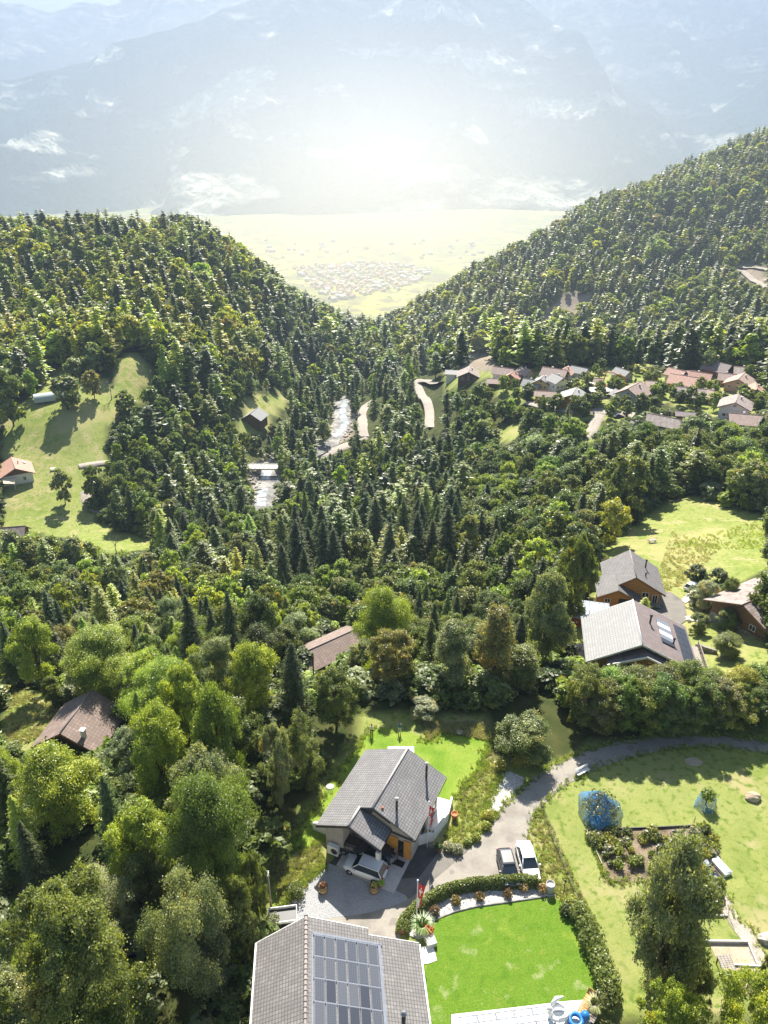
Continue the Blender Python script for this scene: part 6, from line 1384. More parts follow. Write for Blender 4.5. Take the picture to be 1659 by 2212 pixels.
# ------------------------------------------------------------------ pool
pc = [Vector(atz(*q, .25)) for q in ((989,2201),(1225,2167),(1245,2225),(1010,2262))]
a, b_, c, d = pc; e = empty('pool_cover', (a+b_+c+d)/4, 0, 'white panelled swimming pool cover at the lower right', 'pool cover'); off = e.location
drape('pool_terrace', [(975,2192),(1100,2178),(1225,2163),(1278,2159),(1272,2190),(1290,2300),(975,2300)], .07, WCONC, .7, smooth=2)
GLP = plain('cover_panel', (.72,.76,.78), .25, .04, 1)
for k in range(6):
    t0, t1 = k/6 + .004, (k+1)/6 - .004; lift = Vector((0,0,.04*(5-k)))
    pts = [a.lerp(b_, t0), a.lerp(b_, t1), d.lerp(c, t1) , d.lerp(c, t0)]; pts = [p - off + lift for p in pts]; po = MB().slab(pts, .08).build('panel', GLP, e)
    q = MB()
    for s in (.0,.25,.5,.75,1.0): p, r = pts[0].lerp(pts[3], s), pts[1].lerp(pts[2], s); q.tube([p + Vector((0,0,.02)), r + Vector((0,0,.02))], .022, 5)
    for s in (.0, 1.0): q.tube([pts[0].lerp(pts[1], s) + Vector((0,0,.02)), pts[3].lerp(pts[2], s) + Vector((0,0,.02))], .035, 5)
    q.build('panel_frame', ALU, po)
# swan float: body, curved neck, head, wings
P = Vector(atz(1206,2189,.5)); e = empty('swan_float', P, math.radians(200), 'white inflatable swan lying on the pool cover', 'pool float')
sw = MB(); n1 = 16
V = [(math.cos(2*PI*i/n1)*(.75+.22*math.cos(2*PI*j/8)), math.sin(2*PI*i/n1)*(.6+.22*math.cos(2*PI*j/8)), .22+.2*math.sin(2*PI*j/8)) for i in range(n1) for j in range(8)]
sw.add(V, [(i*8+j, i*8+(j+1)%8, ((i+1)%n1)*8+(j+1)%8, ((i+1)%n1)*8+j) for i in range(n1) for j in range(8)], 0, True); sw.build('body', WHITE, e)
MB().tube([(.7,0,.3),(.95,0,.7),(.85,0,1.15),(.95,0,1.45),(1.15,0,1.42),(1.28,0,1.3)], [.2,.17,.13,.14,.12,.03], 10).build('neck', WHITE, e); MB().tube([(1.25,0,1.33),(1.42,0,1.22)], [.06,.02], 8).build('beak', plain('orange_rubber', (.7,.25,.02), .4), e)
for s in (-1,1): MB().tube([(.3,s*.62,.4),(-.2,s*.75,.75),(-.75,s*.6,.95)], [.16,.2,.05], 8).build('wing', WHITE, e)
BLUE = plain('blue_rubber', (.02,.16,.42), .35, .08); P = Vector(atz(1243,2206,.3)); V = [(math.cos(2*PI*i/n1)*(.5+.2*math.cos(2*PI*j/8)), math.sin(2*PI*i/n1)*(.5+.2*math.cos(2*PI*j/8)), .2+.2*math.sin(2*PI*j/8)) for i in range(n1) for j in range(8)]
ri = MB().add(V, [(i*8+j, i*8+(j+1)%8, ((i+1)%n1)*8+(j+1)%8, ((i+1)%n1)*8+j) for i in range(n1) for j in range(8)], 0, True).build('swim_ring', BLUE); ri.location = P; tag(ri, 'blue swim ring on the terrace at the corner of the pool', 'swim ring')
P = Vector(atz(1262,2200,.1)); b = MB().lathe([(.02,0),(.3,.1),(.4,.4),(.3,.7),(.02,.8)], 14).build('beach_ball', BLUE); b.location = P; tag(b, 'blue ball beside the swim ring', 'ball')
for k, (px, py, lab, mt) in enumerate(((1264,2172,'wooden sun lounger at the right end of the pool','H'),(1284,2190,'grey slatted sun lounger behind the wooden one','G'))):
    e = empty('sun_lounger', atz(px,py,.08), math.radians(50), lab, 'sun lounger'); q = MB(); mm_ = HONEY if mt == 'H' else GREYW
    for j in range(9): q.box(-.85+j*.2,0,.32,.15,.62,.04)
    q.build('slats', mm_, e); MB().box(.98,0,.52,.06,.62,.6,0,0,Matrix.Rotation(.6,4,'Y')).build('backrest', mm_, e)
    for (x, y) in ((-.8,-.27),(-.8,.27),(.7,-.27),(.7,.27)): MB().box(x,y,.15,.06,.06,.3).build('leg', mm_, e)
w_ = MB(); wp = [Vector(atz(px,py,.2)) for px,py in ((1300,2128),(1292,2143),(1278,2153),(1268,2165))]; w_.tube(wp, .22, 6); tag(w_.build('garden_wall', WCONC), 'short curved pale stone kerb at the lower right corner of the lawn', 'kerb')
# ------------------------------------------------------------------ vegetable garden
def D4(x, y, z=0): return Vector(atz(1244.2 + x/4.174, 1762.6 + y/4.174, z))
def kerb(name, pts, h, t, mat, label):
    q = MB()
    for p, r in zip(pts, pts[1:]): d_ = r - p; c_ = (p+r)/2; q.box(c_.x, c_.y, h/2, d_.length + t*.9, t, h, math.atan2(d_.y, d_.x))
    return tag(q.build(name, mat), label, 'kerb')
kerb('garden_kerb', [D4(230,440), D4(92,135), D4(390,122)], .28, .09, GREYW, 'weathered board edging along the left of the vegetable garden')
kerb('garden_kerb', [D4(392,122), D4(700,112), D4(1060,95)], .26, .09, DARKM, 'dark board edging along the top of the vegetable garden')
kerb('garden_kerb', [D4(960,905), D4(1362,903)], .22, .12, CONC, 'pale kerb along the bottom of the lower vegetable plot')
kerb('garden_kerb', [D4(1150,1140), D4(1540,1145)], .35, .16, CONC, 'pale concrete kerb at the top of the dry dirt plot'); kerb('garden_kerb', [D4(1545,1150), D4(1625,1340)], .3, .12, CONC, 'pale kerb along the path side of the dry dirt plot'); kerb('garden_kerb', [D4(1395,1345), D4(1659,1360)], .22, .12, WCONC, 'white kerb across the bottom of the dry dirt plot')
for k, (q4, lab) in enumerate((([(850,160),(970,160),(1005,312),(893,300)], 'upper raised wooden bed with leafy vegetables'), ([(905,318),(1018,322),(1065,492),(940,478)], 'lower raised wooden bed with orange flowers'))):
    pp = [D4(*p) for p in q4]; c_ = sum(pp, Vector())/4; e = empty('raised_bed', c_, 0, lab, 'raised bed', 'raised wooden vegetable beds')
    for i in range(4): p, r = pp[i]-c_, pp[(i+1)%4]-c_; d_ = r-p; m__ = (p+r)/2; MB().box(m__.x, m__.y, .25, d_.length, .08, .5, math.atan2(d_.y, d_.x)).build('board', GREYW, e)
    MB().prism([(p-c_)[:2] for p in pp], .0, .32).build('soil', SOIL, e)
    rng_ = random.Random(k)
    for j in range(9): u, v = rng_.uniform(.15,.85), rng_.uniform(.15,.85); p = (pp[0].lerp(pp[1],u)).lerp(pp[3].lerp(pp[2],u), v) - c_; leafy('vegetable', e, 50, .12, ball((p.x,p.y,.42), .2, .6, 0), [(.16,.32,.05),(.4,.2,.03)][k if j else 0], 200+k*20+j)
# assorted plants in the plots
rng_ = random.Random(4)
VP = []
for (poly, n) in (([(100,150),(380,140),(800,150),(860,300),(900,470),(850,560),(230,440)], 70), ([(1030,100),(1200,120),(1290,330),(1180,420),(1040,300)], 30), ([(900,600),(1290,600),(1320,780),(1000,800)], 36)):
    c_ = 0
    while c_ < n:
        x_, y_ = rng_.uniform(90,1330), rng_.uniform(95,850)
        if seg_in(poly, np.array([x_]), np.array([y_]))[0]: VP.append((x_, y_)); c_ += 1
vgs = []
for k in range(6):
    col_ = [T['olive'], T['yel'], T['mid'], T['silver'], T['lime'], T['gold']][k]; col_ = tuple(v_ * .6 for v_ in col_); e = empty('vegetable_plant', (0,0,0)); leafy('leaves', e, 260, .13, ball((0,0,.35), .42, .8, .1), col_, 300+k, up=.8); MB().tube([(0,0,-.05),(0,0,.4)], .03, 5).build('stem', BROWNW, e); vgs.append(e)
VC = ['olive green', 'yellow green', 'mid green', 'silvery', 'bright green', 'golden yellow']
for k, (x_, y_) in enumerate(VP):
    e = vgs[k] if k < 6 else copy_tree(vgs[k % 6]); e.location = D4(x_, y_); s_ = rng_.uniform(.7, 1.5); e.scale = (s_,)*3; e.rotation_euler = (0,0,k)
    tag(e, '%s garden plant growing in the vegetable garden' % VC[k % 6], 'plant', 'garden plants of the vegetable garden, ' + VC[k % 6])
def put_mesh(mb, name, mat, label, cat): return tag(mb.build(name, mat), label, cat)
p = D4(1155,470); e = empty('compost_bin', p, .2, 'teal compost bin with a pale lid in the vegetable garden', 'bin'); MB().box(0,0,.35,.75,.65,.7).build('bin', plain('teal_plastic', (.02,.12,.12), .5), e); MB().box(0,0,.73,.8,.7,.06).build('lid', ALU, e)
PLA = plain('white_plastic_sheet', (.66,.67,.68), .4, .12, 3)
for (x_, y_, r, lab) in ((905,515,.75,'crumpled white plastic sheet on the garden soil'), (800,235,.6,'pale fleece sheet covering a row at the top of the garden')):
    bm = bmesh.new(); bmesh.ops.create_icosphere(bm, subdivisions=4, radius=1)
    for v in bm.verts:
        q_ = v.co; n_ = float(fbm(np.array(q_.x*2.2+x_), np.array(q_.y*2.2+q_.z), 4, 5)); v.co = Vector((q_.x*1.5*r, q_.y*r, max(-.02, q_.z*.35*r)))*(.6+.8*n_)
    me = bpy.data.meshes.new('plastic_sheet'); bm.to_mesh(me); bm.free(); o = link('plastic_sheet', me, PLA); o.location = D4(x_, y_, .03); tag(o, lab, 'plastic sheet')
p = D4(1305,470); e = empty('cold_frame', p, math.radians(-68), 'glass topped cold frame with white boards at the garden edge', 'cold frame'); MB().box(0,0,.2,1.9,.9,.4).build('box', WHITE, e); MB().box(0,0,.43,1.75,.75,.05,0,0,Matrix.Rotation(.08,4,'X')).build('glass_lid', plain('greenhouse_glass', (.35,.45,.45), .15), e)
p = D4(1250,560); e = empty('wheelbarrow', p, math.radians(110), 'wheelbarrow with blue handles tipped by the garden path', 'wheelbarrow')
MB().add([(-.4,-.3,.55),(.4,-.3,.6),(.4,.3,.6),(-.4,.3,.55),(-.25,-.18,.25),(.25,-.15,.28),(.25,.15,.28),(-.25,.18,.25)], [(0,4,5,1),(1,5,6,2),(2,6,7,3),(3,7,4,0),(4,7,6,5)]).build('tray', ALU, e); MB().tube([(.55,-.05,.18),(.55,.05,.18)], .18, 14).build('wheel', LREDM, e)
for s in (-1,1): MB().tube([(.55,s*.1,.2),(0,s*.25,.3),(-.9,s*.3,.75)], .025, 6).build('handle', BLUE, e)
p = D4(640,90); MBp = MB().lathe([(.05,0),(.10,.3),(.03,.9),(.01,1.3)], 8); o = MBp.build('folded_umbrella', plain('yellow_cloth', (.65,.55,.05), .7)); o.location = D4(636,125); o.rotation_euler = (0,.25,0); tag(o, 'closed yellow umbrella stuck at the top edge of the garden', 'umbrella')
# slatted panel and the litter on the paving
p = [D4(1285,1268,1.0), D4(1372,1262,1.0), D4(1470,1500,1.0), D4(1372,1515,1.0)]; c_ = sum(p, Vector())/4; e = empty('pergola', c_ - Vector((0,0,1.0)), 0, 'dark slatted pergola panel at the lower right among bushes', 'pergola')
for k in range(13):
    t0 = k/12.5; a, b_ = p[0].lerp(p[3], t0) - c_, p[1].lerp(p[2], t0) - c_; d_ = b_-a; MB().box((a+b_).x/2, (a+b_).y/2, 1.0+.08, d_.length+.3, .16, .1, math.atan2(d_.y,d_.x)).build('slat', GREYW, e)
for (a, b_) in ((p[0],p[3]),(p[1],p[2])): a, b_ = a-c_, b_-c_; d_ = b_-a; MB().box((a+b_).x/2, (a+b_).y/2, .98, d_.length, .1, .1, math.atan2(d_.y,d_.x)).build('beam', BROWNW, e)
for q_ in p: MB().box((q_-c_).x, (q_-c_).y, .45, .1, .1, .95).build('post', BROWNW, e)
p = D4(1490,1395,.06); q = MB(); rng_ = random.Random(9)
for k in range(9): an = rng_.uniform(0,PI); l_ = rng_.uniform(.4,1.0); q.tube([(-math.cos(an)*l_/2, -math.sin(an)*l_/2, .05+k*.012), (math.cos(an)*l_/2, math.sin(an)*l_/2, .08+k*.012)], .02, 4)
o = q.build('twig_pile', GREYW); o.location = p; tag(o, 'small heap of dry twigs on the pale paving', 'twigs')
o = MB().lathe([(.32,0),(.32,.03),(.02,.035)], 20).build('manhole_cover', DARKM); o.location = D4(1632,1448,.05); tag(o, 'round manhole cover in the paving at the lower right edge', 'manhole cover')
q = MB(); q.box(0,0,.06,2.6,.12,.08); o = q.build('plank', GREYW); o.location = D4(1530,1448,.03); tag(o, 'loose plank lying across the pale paving', 'plank')
# tripod stakes
for k, (x_, y_) in enumerate(((100,90),(262,85),(1058,70),(1180,870),(1370,850))):
    e = empty('garden_stake', D4(x_, y_+35), k, ['thin stake tripod at the left corner of the garden','thin stake at the top left of the garden','stake by the top right garden corner','thin stakes above the kerb of the lower plot','stakes beside the path at the lower plot'][k], 'stake'); MB().tube([(0,0,0),(.1,0,1.6)], .02, 5).build('pole', DARKM, e); MB().tube([(.25,0,0),(.08,0,1.55)], .02, 5).build('pole', DARKM, e)
# wire fence from the road down to the big tree
fp_ = [(1168,1738),(1185,1790),(1205,1840),(1225,1890),(1247,1945),(1268,1995),(1290,2060),(1303,2110)]; fe = empty('wire_fence', atz(1225,1890,0), 0, 'low dark wire fence running down the grass beside the parked cars', 'fence'); off = fe.location; fq = [Vector(atz(a,b,0)) - off for a,b in fp_]
for f_ in fq: MB().tube([f_, f_+Vector((0,0,.8))], .03, 5).build('post', BROWNW, fe)
for z_ in (.25,.5,.75): MB().tube([f_+Vector((0,0,z_)) for f_ in fq], .016, 4).build('wire', DARKM, fe)
# ------------------------------------------------------------------ fruit trees under blue nets
NET, nt, bs = newmat('blue_net'); tc = nt.nodes.new('ShaderNodeTexCoord'); 
vo = N(nt, 'ShaderNodeTexVoronoi', feature='DISTANCE_TO_EDGE', i_Scale=7); nt.links.new(tc.outputs['Object'], vo.inputs['Vector']); r = N(nt, 'ShaderNodeMapRange', i_1=.10, i_2=.16, i_3=1, i_4=0); nt.links.new(vo.outputs[0], r.inputs[0])
nz = noise_fac(nt, 1.6, .45, .7, 5); mx_ = N(nt, 'ShaderNodeMath', operation='MAXIMUM'); nt.links.new(r.outputs[0], mx_.inputs[0]); nt.links.new(nz, mx_.inputs[1]); mc = N(nt, 'ShaderNodeMath', operation='MULTIPLY', i_1=.62); nt.links.new(mx_.outputs[0], mc.inputs[0])
bs.inputs['Base Color'].default_value = (.03,.24,.58,1); nt.links.new(mc.outputs[0], bs.inputs['Alpha'])
for (px, by, wd, h, lab, nr) in ((1293,1762,88,3.0,'bushy fruit tree wrapped in a bright blue bird net',1), (1524,1738,42,2.6,'small fruit tree with a blue net hanging round its foot',0)):
    P = Vector(atz(px,by,0)); R = wd*((P.y*cp+H*sp)/F)/2; e = empty('netted_tree', P, 0, lab, 'fruit tree', 'fruit trees under blue nets'); leafy('crown', e, 2600 if nr else 900, .14, ball((0,0,h*.52 if nr else h*.62), R*.86 if nr else R*.75, h*.48/R/.86 if nr else .95, .3), tuple(v_ * .55 for v_ in T['sage']) if nr else T['grn'], 400+nr)
    MB().tube([(0,0,-.1),(0,0,h*.5)], .07, 6).build('trunk', BARK, e); V = []; n1, n2 = 36, 14
    for j in range(n2+1):
        for i in range(n1):
            a = 2*PI*i/n1; s = j/n2
            if nr: rr_ = R*(1.0 - .0*s)*(math.sin(min(1,(1-s)*1.25+.05)*PI/2))*(1+.12*math.sin(3*a+1)+.05*math.sin(9*a)); z = h*s*(1-.12*math.sin(a*2)*s)
            else: rr_ = R*(1.15-.35*s)*(1+.15*math.sin(2*a)+.06*math.sin(8*a)); z = h*.55*s + .12*math.sin(5*a)*(s)
            rr_ *= .78 + .42 * float(fbm(a * 1.9 + 3, s * 3 + px, 4, 8)); z *= .86 + .28 * float(vnoise(a * 2.2, s * 2 + px, 6))
            V.append((math.cos(a)*rr_, math.sin(a)*rr_, z+.02))
    me = mesh_np('net', V, [(j*n1+i, j*n1+(i+1)%n1, (j+1)*n1+(i+1)%n1, (j+1)*n1+i) for j in range(n2) for i in range(n1)], True); link('net', me, NET, e)
# netting near the right hand chalets
p = G(1622,1362); b = MB()
for k in range(5): b.lathe([(.02,.0),(.5-.05*k,.1),(.45-.05*k,.5),(.05,.7)], 9, (k*.7,.3*math.sin(k*2),0))
o = tag(b.build('net_heap', BLUE), 'heap of blue netting in the upper right garden', 'net'); o.location = p
p = G(1564,1417); e = empty('tyre', p, 0, 'black tyre swing lying in the shadow of the small spreading tree', 'tyre'); V = [(math.cos(2*PI*i/n1)*(.5+.16*math.cos(2*PI*j/8)), math.sin(2*PI*i/n1)*(.5+.16*math.cos(2*PI*j/8)), .15+.15*math.sin(2*PI*j/8)) for n1 in (16,) for i in range(n1) for j in range(8)]; n1 = 16
MB().add(V, [(i*8+j, i*8+(j+1)%8, ((i+1)%n1)*8+(j+1)%8, ((i+1)%n1)*8+j) for i in range(n1) for j in range(8)], 0, True).build('ring', ALU, e)
q = MB(); a, b_ = G(1500,1404), G(1548,1412); d_ = b_-a; q.box(0,0,.4,d_.length,.4,1.2,math.atan2(d_.y,d_.x)); o = q.build('stone_wall', STONE); o.location = (a+b_)/2; tag(o, 'low dry stone wall right of the solar chalet', 'wall')
# deck with tables right of the solar chalet / terrace left of it
drape('terrace', [(1225,1395),(1275,1388),(1282,1425),(1262,1450),(1235,1425)], .15, DIRT, .8, smooth=2)
def ptable(P, rz, label, mat=GREYW):
    e = empty('picnic_table', P, rz, label, 'table'); MB().box(0,0,.75,1.9,.75,.06).build('table_top', mat, e)
    for s in (-1,1): MB().box(0,s*.7,.45,1.9,.28,.05).build('bench_seat', mat, e)
    for x in (-.7,.7): MB().box(x,0,.4,.08,1.5,.08).build('leg', mat, e); MB().box(x,0,.2,.08,.1,.9,0,0,Matrix.Rotation(.5,4,'X')).build('leg', mat, e)
ptable(G(1408,1172), .2, 'picnic bench standing at the edge of the right hand meadow'); ptable(G(1243,1405), .1, 'garden table on the dusty terrace left of the solar chalet'); ptable(G(205,1012), 1.2, 'long wooden bench table by the meadow track', BROWNW); ptable(G(115,1015), .4, 'small white table on the mown grass above the red roofed house', WHITE)
# boulders
def boulder(P, r, label, seed, mat=STONE, cat='boulder'):
    bm = bmesh.new(); bmesh.ops.create_icosphere(bm, subdivisions=3, radius=1)
    for v in bm.verts: q_ = v.co.copy(); n_ = float(fbm(np.array(q_.x*1.4+seed), np.array(q_.y*1.4+q_.z*1.1+seed), 3, seed)); v.co = Vector((q_.x*1.25, q_.y*.9, q_.z*.7))*r*(.65+.7*n_)
    me = bpy.data.meshes.new('boulder'); bm.to_mesh(me); bm.free(); o = link('boulder', me, mat); o.location = Vector(P)+Vector((0,0,r*.25)); tag(o, label, cat)
PST = plain('pale_stone', (.42,.38,.33), .95, .3, 2, bmp=.6)
boulder(G(46,2010), .55, 'pale boulder on the grass at the lower left', 1, PST); boulder(G(18,2050), .6, 'brownish flat rock below the pale boulder', 2); boulder(G(1625,1724), .7, 'heap of pale earth and stones on the right lawn', 3, DIRT, 'heap'); boulder(G(1655,2030), .7, 'pale stone at the right edge by the garden path', 4, PST)
for k, (px, py, r, lab) in enumerate(((680,1000,2.4,'big pale rock at the wooded river bank'),(662,1008,1.8,'rounded rock left of the big pale rock'),(640,1015,1.5,'small rock at the left end of the bank'),(580,1045,1.6,'dark rock in the stream below the bridge'),(560,1060,1.3,'rock in the middle of the lower stream'),(590,1060,1.4,'rock at the right bank of the lower stream'))): boulder(G(px,py), r, lab, 10+k, PST if k < 3 else STONE)
# bare tree and two cypress-like trees etc.
def bare_tree(P, h, label, seed):
    r_ = random.Random(seed); t_ = MB()
    def br(p, d, l, r, dep):
        q_ = p + d*l; t_.tube([p, p.lerp(q_,.5)+Vector((r_.uniform(-.1,.1),)*3)*l*.3, q_], [r, r*.8, r*.55], 5)
        if dep: 
            for _ in range(3 if dep > 1 else 4): v = (d + Vector((r_.uniform(-.9,.9), r_.uniform(-.9,.9), r_.uniform(-.1,.7)))*.8).normalized(); br(q_, v, l*r_.uniform(.55,.78), r*.55, dep-1)
    br(Vector((0,0,-.3)), Vector((0,0,1)), h*.32, h*.022, 4); e = empty('bare_tree', P, 0, label, 'tree'); t_.build('branches', GREYW, e)
bare_tree(G(242,862), 11, 'leafless tree on the upper meadow right of the rusty tree', 3); bare_tree(G(252,1195), 9, 'bare pale tree rising from the hedge below the left meadow', 8)
# saplings row at the left (tall thin trees)
for k, px in enumerate((48, 78, 100, 128, 160, 178, 205)):
    P = G(px, 1262 + (k % 3)*6); h = min(solve_h(P, 1150 + (k*37 % 25)), 17); put_tree(P.x, P.y, P.z, h, h*.2, 'tall', tuple(c*(.9+.06*k) for c in T[['sage','olive','sage','mid','olive','sage','mid'][k]]), ['tall thin tree beside the old barn','second thin tree right of the old barn','dense thin tree in the middle of the left row','thin airy tree in the left row','narrow tree right of the middle of the left row','narrow dark tree near the end of the left row','last thin tree of the left row beside the meadow gap'][k], 'row of tall thin trees at the left')
# concrete pump
P = G(1300,842); e = empty('concrete_pump', P, math.radians(-5), 'truck with a tall folding orange boom beside the unfinished house', 'truck'); OR = plain('orange_paint', (.62,.20,.05), .5)
MB().box(0,0,1.6,8,2.4,1.6).build('truck_bed', OR, e); MB().box(-4.8,0,1.8,1.8,2.4,2.4).build('cab', WHITE, e)
for x in (-4.5,-1,1.5,3): 
    for s in (-1,1): MB().tube([(x,s*.9,.5),(x,s*1.25,.5)], .5, 12).build('wheel', BLACK, e)
bp = [(0,0,2.4),(.8,0,8.2),(4.5,0,8.0),(9.5,-.5,6.2),(11,-.5,1.2)]
for a, b_ in zip(bp, bp[1:]): MB().tube([a, b_], .26, 6).build('boom_section', OR, e)
# undergrowth and rough grass as ground cover
def scatter(name, label, cat, pos, sc, tint, protos):
    me = bpy.data.meshes.new(name); me.vertices.add(len(pos)); me.vertices.foreach_set('co', np.asarray(pos, np.float32).ravel())
    cl = bpy.data.collections.new(name + '_kinds')
    for i, m__ in enumerate(protos): cl.objects.link(bpy.data.objects.new('%02d_%s' % (i, name), m__))
    n = len(pos); rng = np.random.default_rng(n)
    for an, typ, data in (('idx','INT', rng.integers(0, len(protos), n)), ('scl','FLOAT_VECTOR', sc), ('rot','FLOAT_VECTOR', np.stack([np.zeros(n), np.zeros(n), rng.uniform(0,6.28,n)],1)), ('tint','FLOAT_VECTOR', tint)):
        a = me.attributes.new(an, typ, 'POINT'); a.data.foreach_set('vector' if 'VEC' in typ else 'value', np.asarray(data, np.int32 if typ == 'INT' else np.float32).ravel())
    o = link(name, me); tag(o, label, cat, kind='stuff'); ng = bpy.data.node_groups['conifer_wood'].copy(); ng.name = name
    for nd in ng.nodes:
        if nd.bl_idname == 'GeometryNodeCollectionInfo': nd.inputs['Collection'].default_value = cl
    md = o.modifiers.new('scatter', 'NODES'); md.node_group = ng; return o
GT = dict(g1=(.28,.36,.09), g2=(.36,.41,.13), g3=(.22,.32,.06), d1=(.36,.345,.22), d2=(.42,.40,.29), d3=(.29,.31,.15)); T.update(GT)
def rnd_tint(keys, n, rng, v=.25):
    a = np.array([T[k] for k in keys])[rng.integers(0, len(keys), n)]; return a * rng.uniform(1-v, 1+v, (n,1))
rng = np.random.default_rng(5); n = 15000; x = rng.uniform(-160,190,n); y = rng.uniform(22,300,n); k = np.abs(x) < y*.62+35; x, y = x[k], y[k]; z = hgt(x,y); hh = rng.uniform(1.2,3.6,len(x))*(1+(y>150)*.3)
a1, b1, _ = proj(x,y,z); a2, b2, _ = proj(x,y,z+hh); ok = ~clear_at(a1,b1) & ~clear_at(a2,b2) & ~((y<72)&(x>-9)); x,y,z,hh = x[ok],y[ok],z[ok],hh[ok]
scatter('undergrowth', 'mixed bushes and undergrowth filling the gaps of the wood', 'undergrowth', np.stack([x,y,z-.1],1), np.stack([hh*.16*rng.uniform(.8,1.4,len(x)),hh*.16*rng.uniform(.8,1.4,len(x)),hh*.12],1), rnd_tint(['mid','olive','sage','grn','lime','dk'],len(x),rng), [proto_mesh('shrub',2,0,'inst'), proto_mesh('shrub',2,1,'inst'), proto_mesh('olive',2,0,'inst')])
# rough grass tufts
def tuft(seed, n=26, h=.32):
    r = np.random.default_rng(seed); V = []
    for k in range(n):
        a = r.uniform(0,2*PI); l = h*r.uniform(.5,1.2); o = np.array([math.cos(a),math.sin(a),0]); s = np.array([-math.sin(a),math.cos(a),0])*.035; b = o*r.uniform(0,.22); tp_ = b+o*l*r.uniform(.3,.9)+np.array([0,0,l]); V += [b-s,b+s,tp_+s*.3,tp_-s*.3]
    me = mesh_np('tuft', V, np.arange(len(V)).reshape(-1,4), False, {'leaf': ('POINT','FLOAT_COLOR', np.repeat(np.stack([r.uniform(.45,1,n),np.zeros(n),np.zeros(n),np.ones(n)],1),4,0))}); me.materials.append(FOLI); return me
RG = [([(1000,1700),(1060,1640),(1080,1665),(1050,1760),(1010,1830),(950,1830),(980,1760)],800,['g1','g2','g2','d3','d1'],.55),([(905,1560),(1045,1560),(1060,1600),(950,1582),(925,1600)],700,['d1','d2','d3'],.8),([(600,1960),(590,1880),(680,1825),(710,1862),(640,1920)],600,['g2','d1','d3'],.6),
      ([(1150,1780),(1168,1735),(1290,2000),(1300,2120),(1255,1990),(1170,1910)],800,['d1','g2','d3'],.55),([(1450,1150),(1560,1180),(1480,1260),(1400,1300)],700,['d1','d3','d2'],1.0),([(0,1960),(190,1930),(60,2110),(0,2212)],700,['g1','g2'],1.0),([(1400,1190),(1659,1120),(1659,1190),(1450,1180)],500,['g1','g2'],.9),([(30,1490),(150,1510),(90,1600),(0,1610)],500,['d1','d3'],1.0)]
PX, SX, TX = [], [], []
for poly, n, keys, sz in RG:
    xs = [p[0] for p in poly]; ys = [p[1] for p in poly]; c = 0; a = rng.uniform(min(xs),max(xs),n*4); b = rng.uniform(min(ys),max(ys),n*4); i_ = seg_in(poly,a,b) & ((fbm(a/28, b/16, 3, 4) > .5) if n > 2000 else True); a, b = a[i_][:n], b[i_][:n]
    far_ = max(ys) < 1500
    for aa, bb in zip(a, b):
        p = Vector(atz(aa, bb, 0)) if not far_ and min(xs) > 550 else G(aa, bb); PX.append(tuple(p)); SX.append((sz*rng.uniform(.5,1.3),)*3)
    TX.append(rnd_tint(keys, len(a), rng, .3))
scatter('rough_grass', 'uncut grass tufts on the banks and meadows', 'grass', PX, SX, np.concatenate(TX), [tuft(1), tuft(2), tuft(3)])
# utility wire between the trees
e = empty('utility_pole', G(680,1500), 0, 'dark wooden pole in the bushes right of the barn', 'pole'); MB().tube([(0,0,-1),(0,0,8)], .12, 6).build('pole', BROWNW, e)

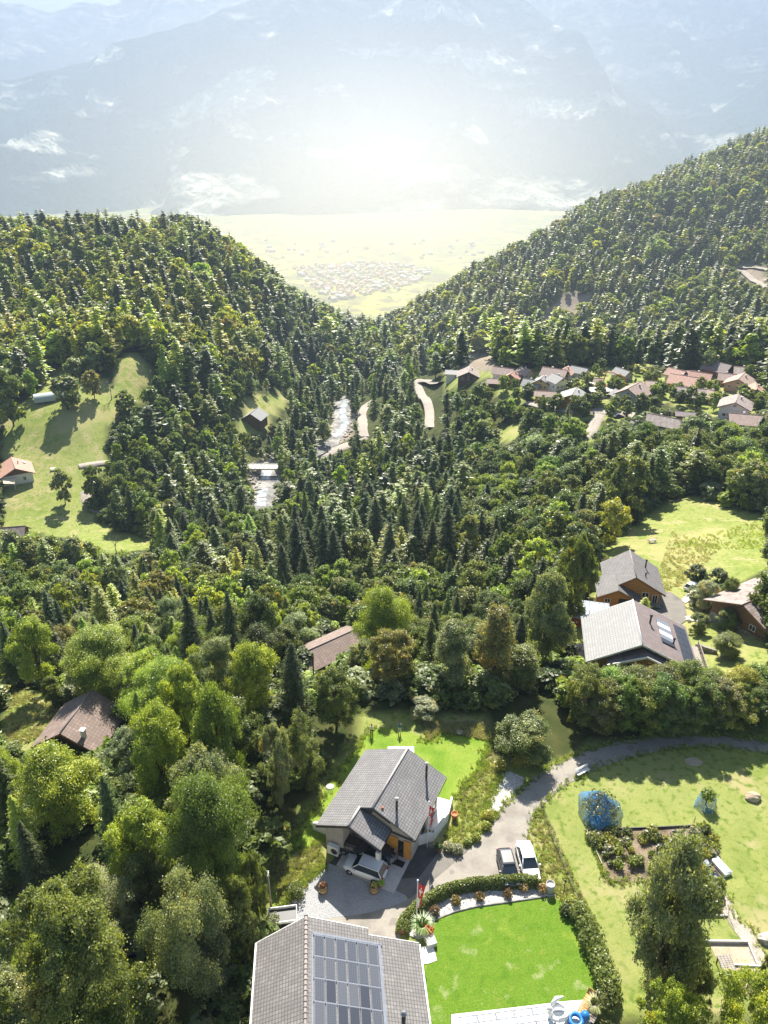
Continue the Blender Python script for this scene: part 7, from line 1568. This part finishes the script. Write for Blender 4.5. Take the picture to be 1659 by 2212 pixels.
# grass creeping over the edges of roads, drives and lawns
EP, ES = [], []
def edge_tufts(pts, n, jit=.28, sz=(.35, .8), close=True):
    Q = [Vector(atz(a, b, 0)) for a, b in pts]; seg = [(Q[i], Q[(i+1) % len(Q)]) for i in range(len(Q) if close else len(Q)-1)]; L = [(b-a).length for a, b in seg]; r_ = random.Random(n)
    for _ in range(n):
        a, b = r_.choices(seg, L)[0]; p = a.lerp(b, r_.random()); k = r_.gauss(0, jit); d = (b-a).normalized(); p = p + Vector((-d.y, d.x, 0)) * k
        if p.x > 90: continue
        EP.append((p.x, p.y, .03)); ES.append((r_.uniform(*sz),)*3)
edge_tufts(ROADP[:11], 420, close=False); edge_tufts(ROADP[28:46], 420, close=False); edge_tufts([(1089,1662),(1070,1702),(1052,1748),(1068,1762)], 160, close=False)
edge_tufts([(829,1912),(850,1957),(700,1985),(600,1987),(622,1945),(660,1905),(702,1868)][3:], 260, close=False); edge_tufts([(1266,1794),(1290,1850),(1310,1905),(1400,1905)], 120, close=False); edge_tufts([(1503,1888),(1552,1904),(1575,1940),(1600,1995),(1620,2006),(1642,2048),(1670,2090)], 60, close=False)
edge_tufts([(905,1592),(925,1600),(955,1585),(1000,1572),(1050,1575),(1062,1600),(1045,1650),(1010,1690),(985,1725)], 420, .4, close=False); edge_tufts([(812,1570),(782,1600),(742,1650),(702,1715),(642,1800),(606,1852),(650,1836),(690,1822)], 420, .4, close=False)
scatter('edge_grass', 'ragged grass creeping over the edges of road and lawn', 'grass', EP, ES, rnd_tint(['g1','g2','g3','d3'], len(EP), rng, .25), [tuft(4), tuft(5)])
# stones of the stream bed
def stone_mesh(seed):
    bm = bmesh.new(); bmesh.ops.create_icosphere(bm, subdivisions=2, radius=1)
    for v in bm.verts: q_ = v.co.copy(); v.co = Vector((q_.x*1.3, q_.y, q_.z*.6)) * (.6 + .8*float(fbm(np.array(q_.x*1.6+seed), np.array(q_.y*1.6+q_.z+seed), 3, seed)))
    me = bpy.data.meshes.new('stone'); bm.to_mesh(me); bm.free(); me.materials.append(PST if seed % 2 else STONE); return me
RVP = [G(*p) for p in [(555,1115),(562,1080),(568,1050),(572,1020),(600,1000),(650,985),(690,965),(728,940),(742,915),(740,885),(748,865),(765,850)]]
sp_, ss_ = [], []
for _ in range(900):
    i = rnd.randrange(len(RVP)-1); a, b = RVP[i], RVP[i+1]; p = a.lerp(b, rnd.random()); d = (b-a).normalized(); k = rnd.choice([-1, 1]) * abs(rnd.gauss(4.6, 1.6)); x_, y_ = p.x - d.y*k, p.y + d.x*k
    sp_.append((x_, y_, float(hgt(x_, y_)) + .55)); q_ = rnd.uniform(.25, .8) * (2.2 if rnd.random() < .06 else 1); ss_.append((q_, q_, q_))
scatter('stream_stones', 'boulders and stones strewn along the banks of the stream', 'stones', sp_, ss_, np.ones((len(sp_), 3)) * .3, [stone_mesh(1), stone_mesh(2), stone_mesh(3)])
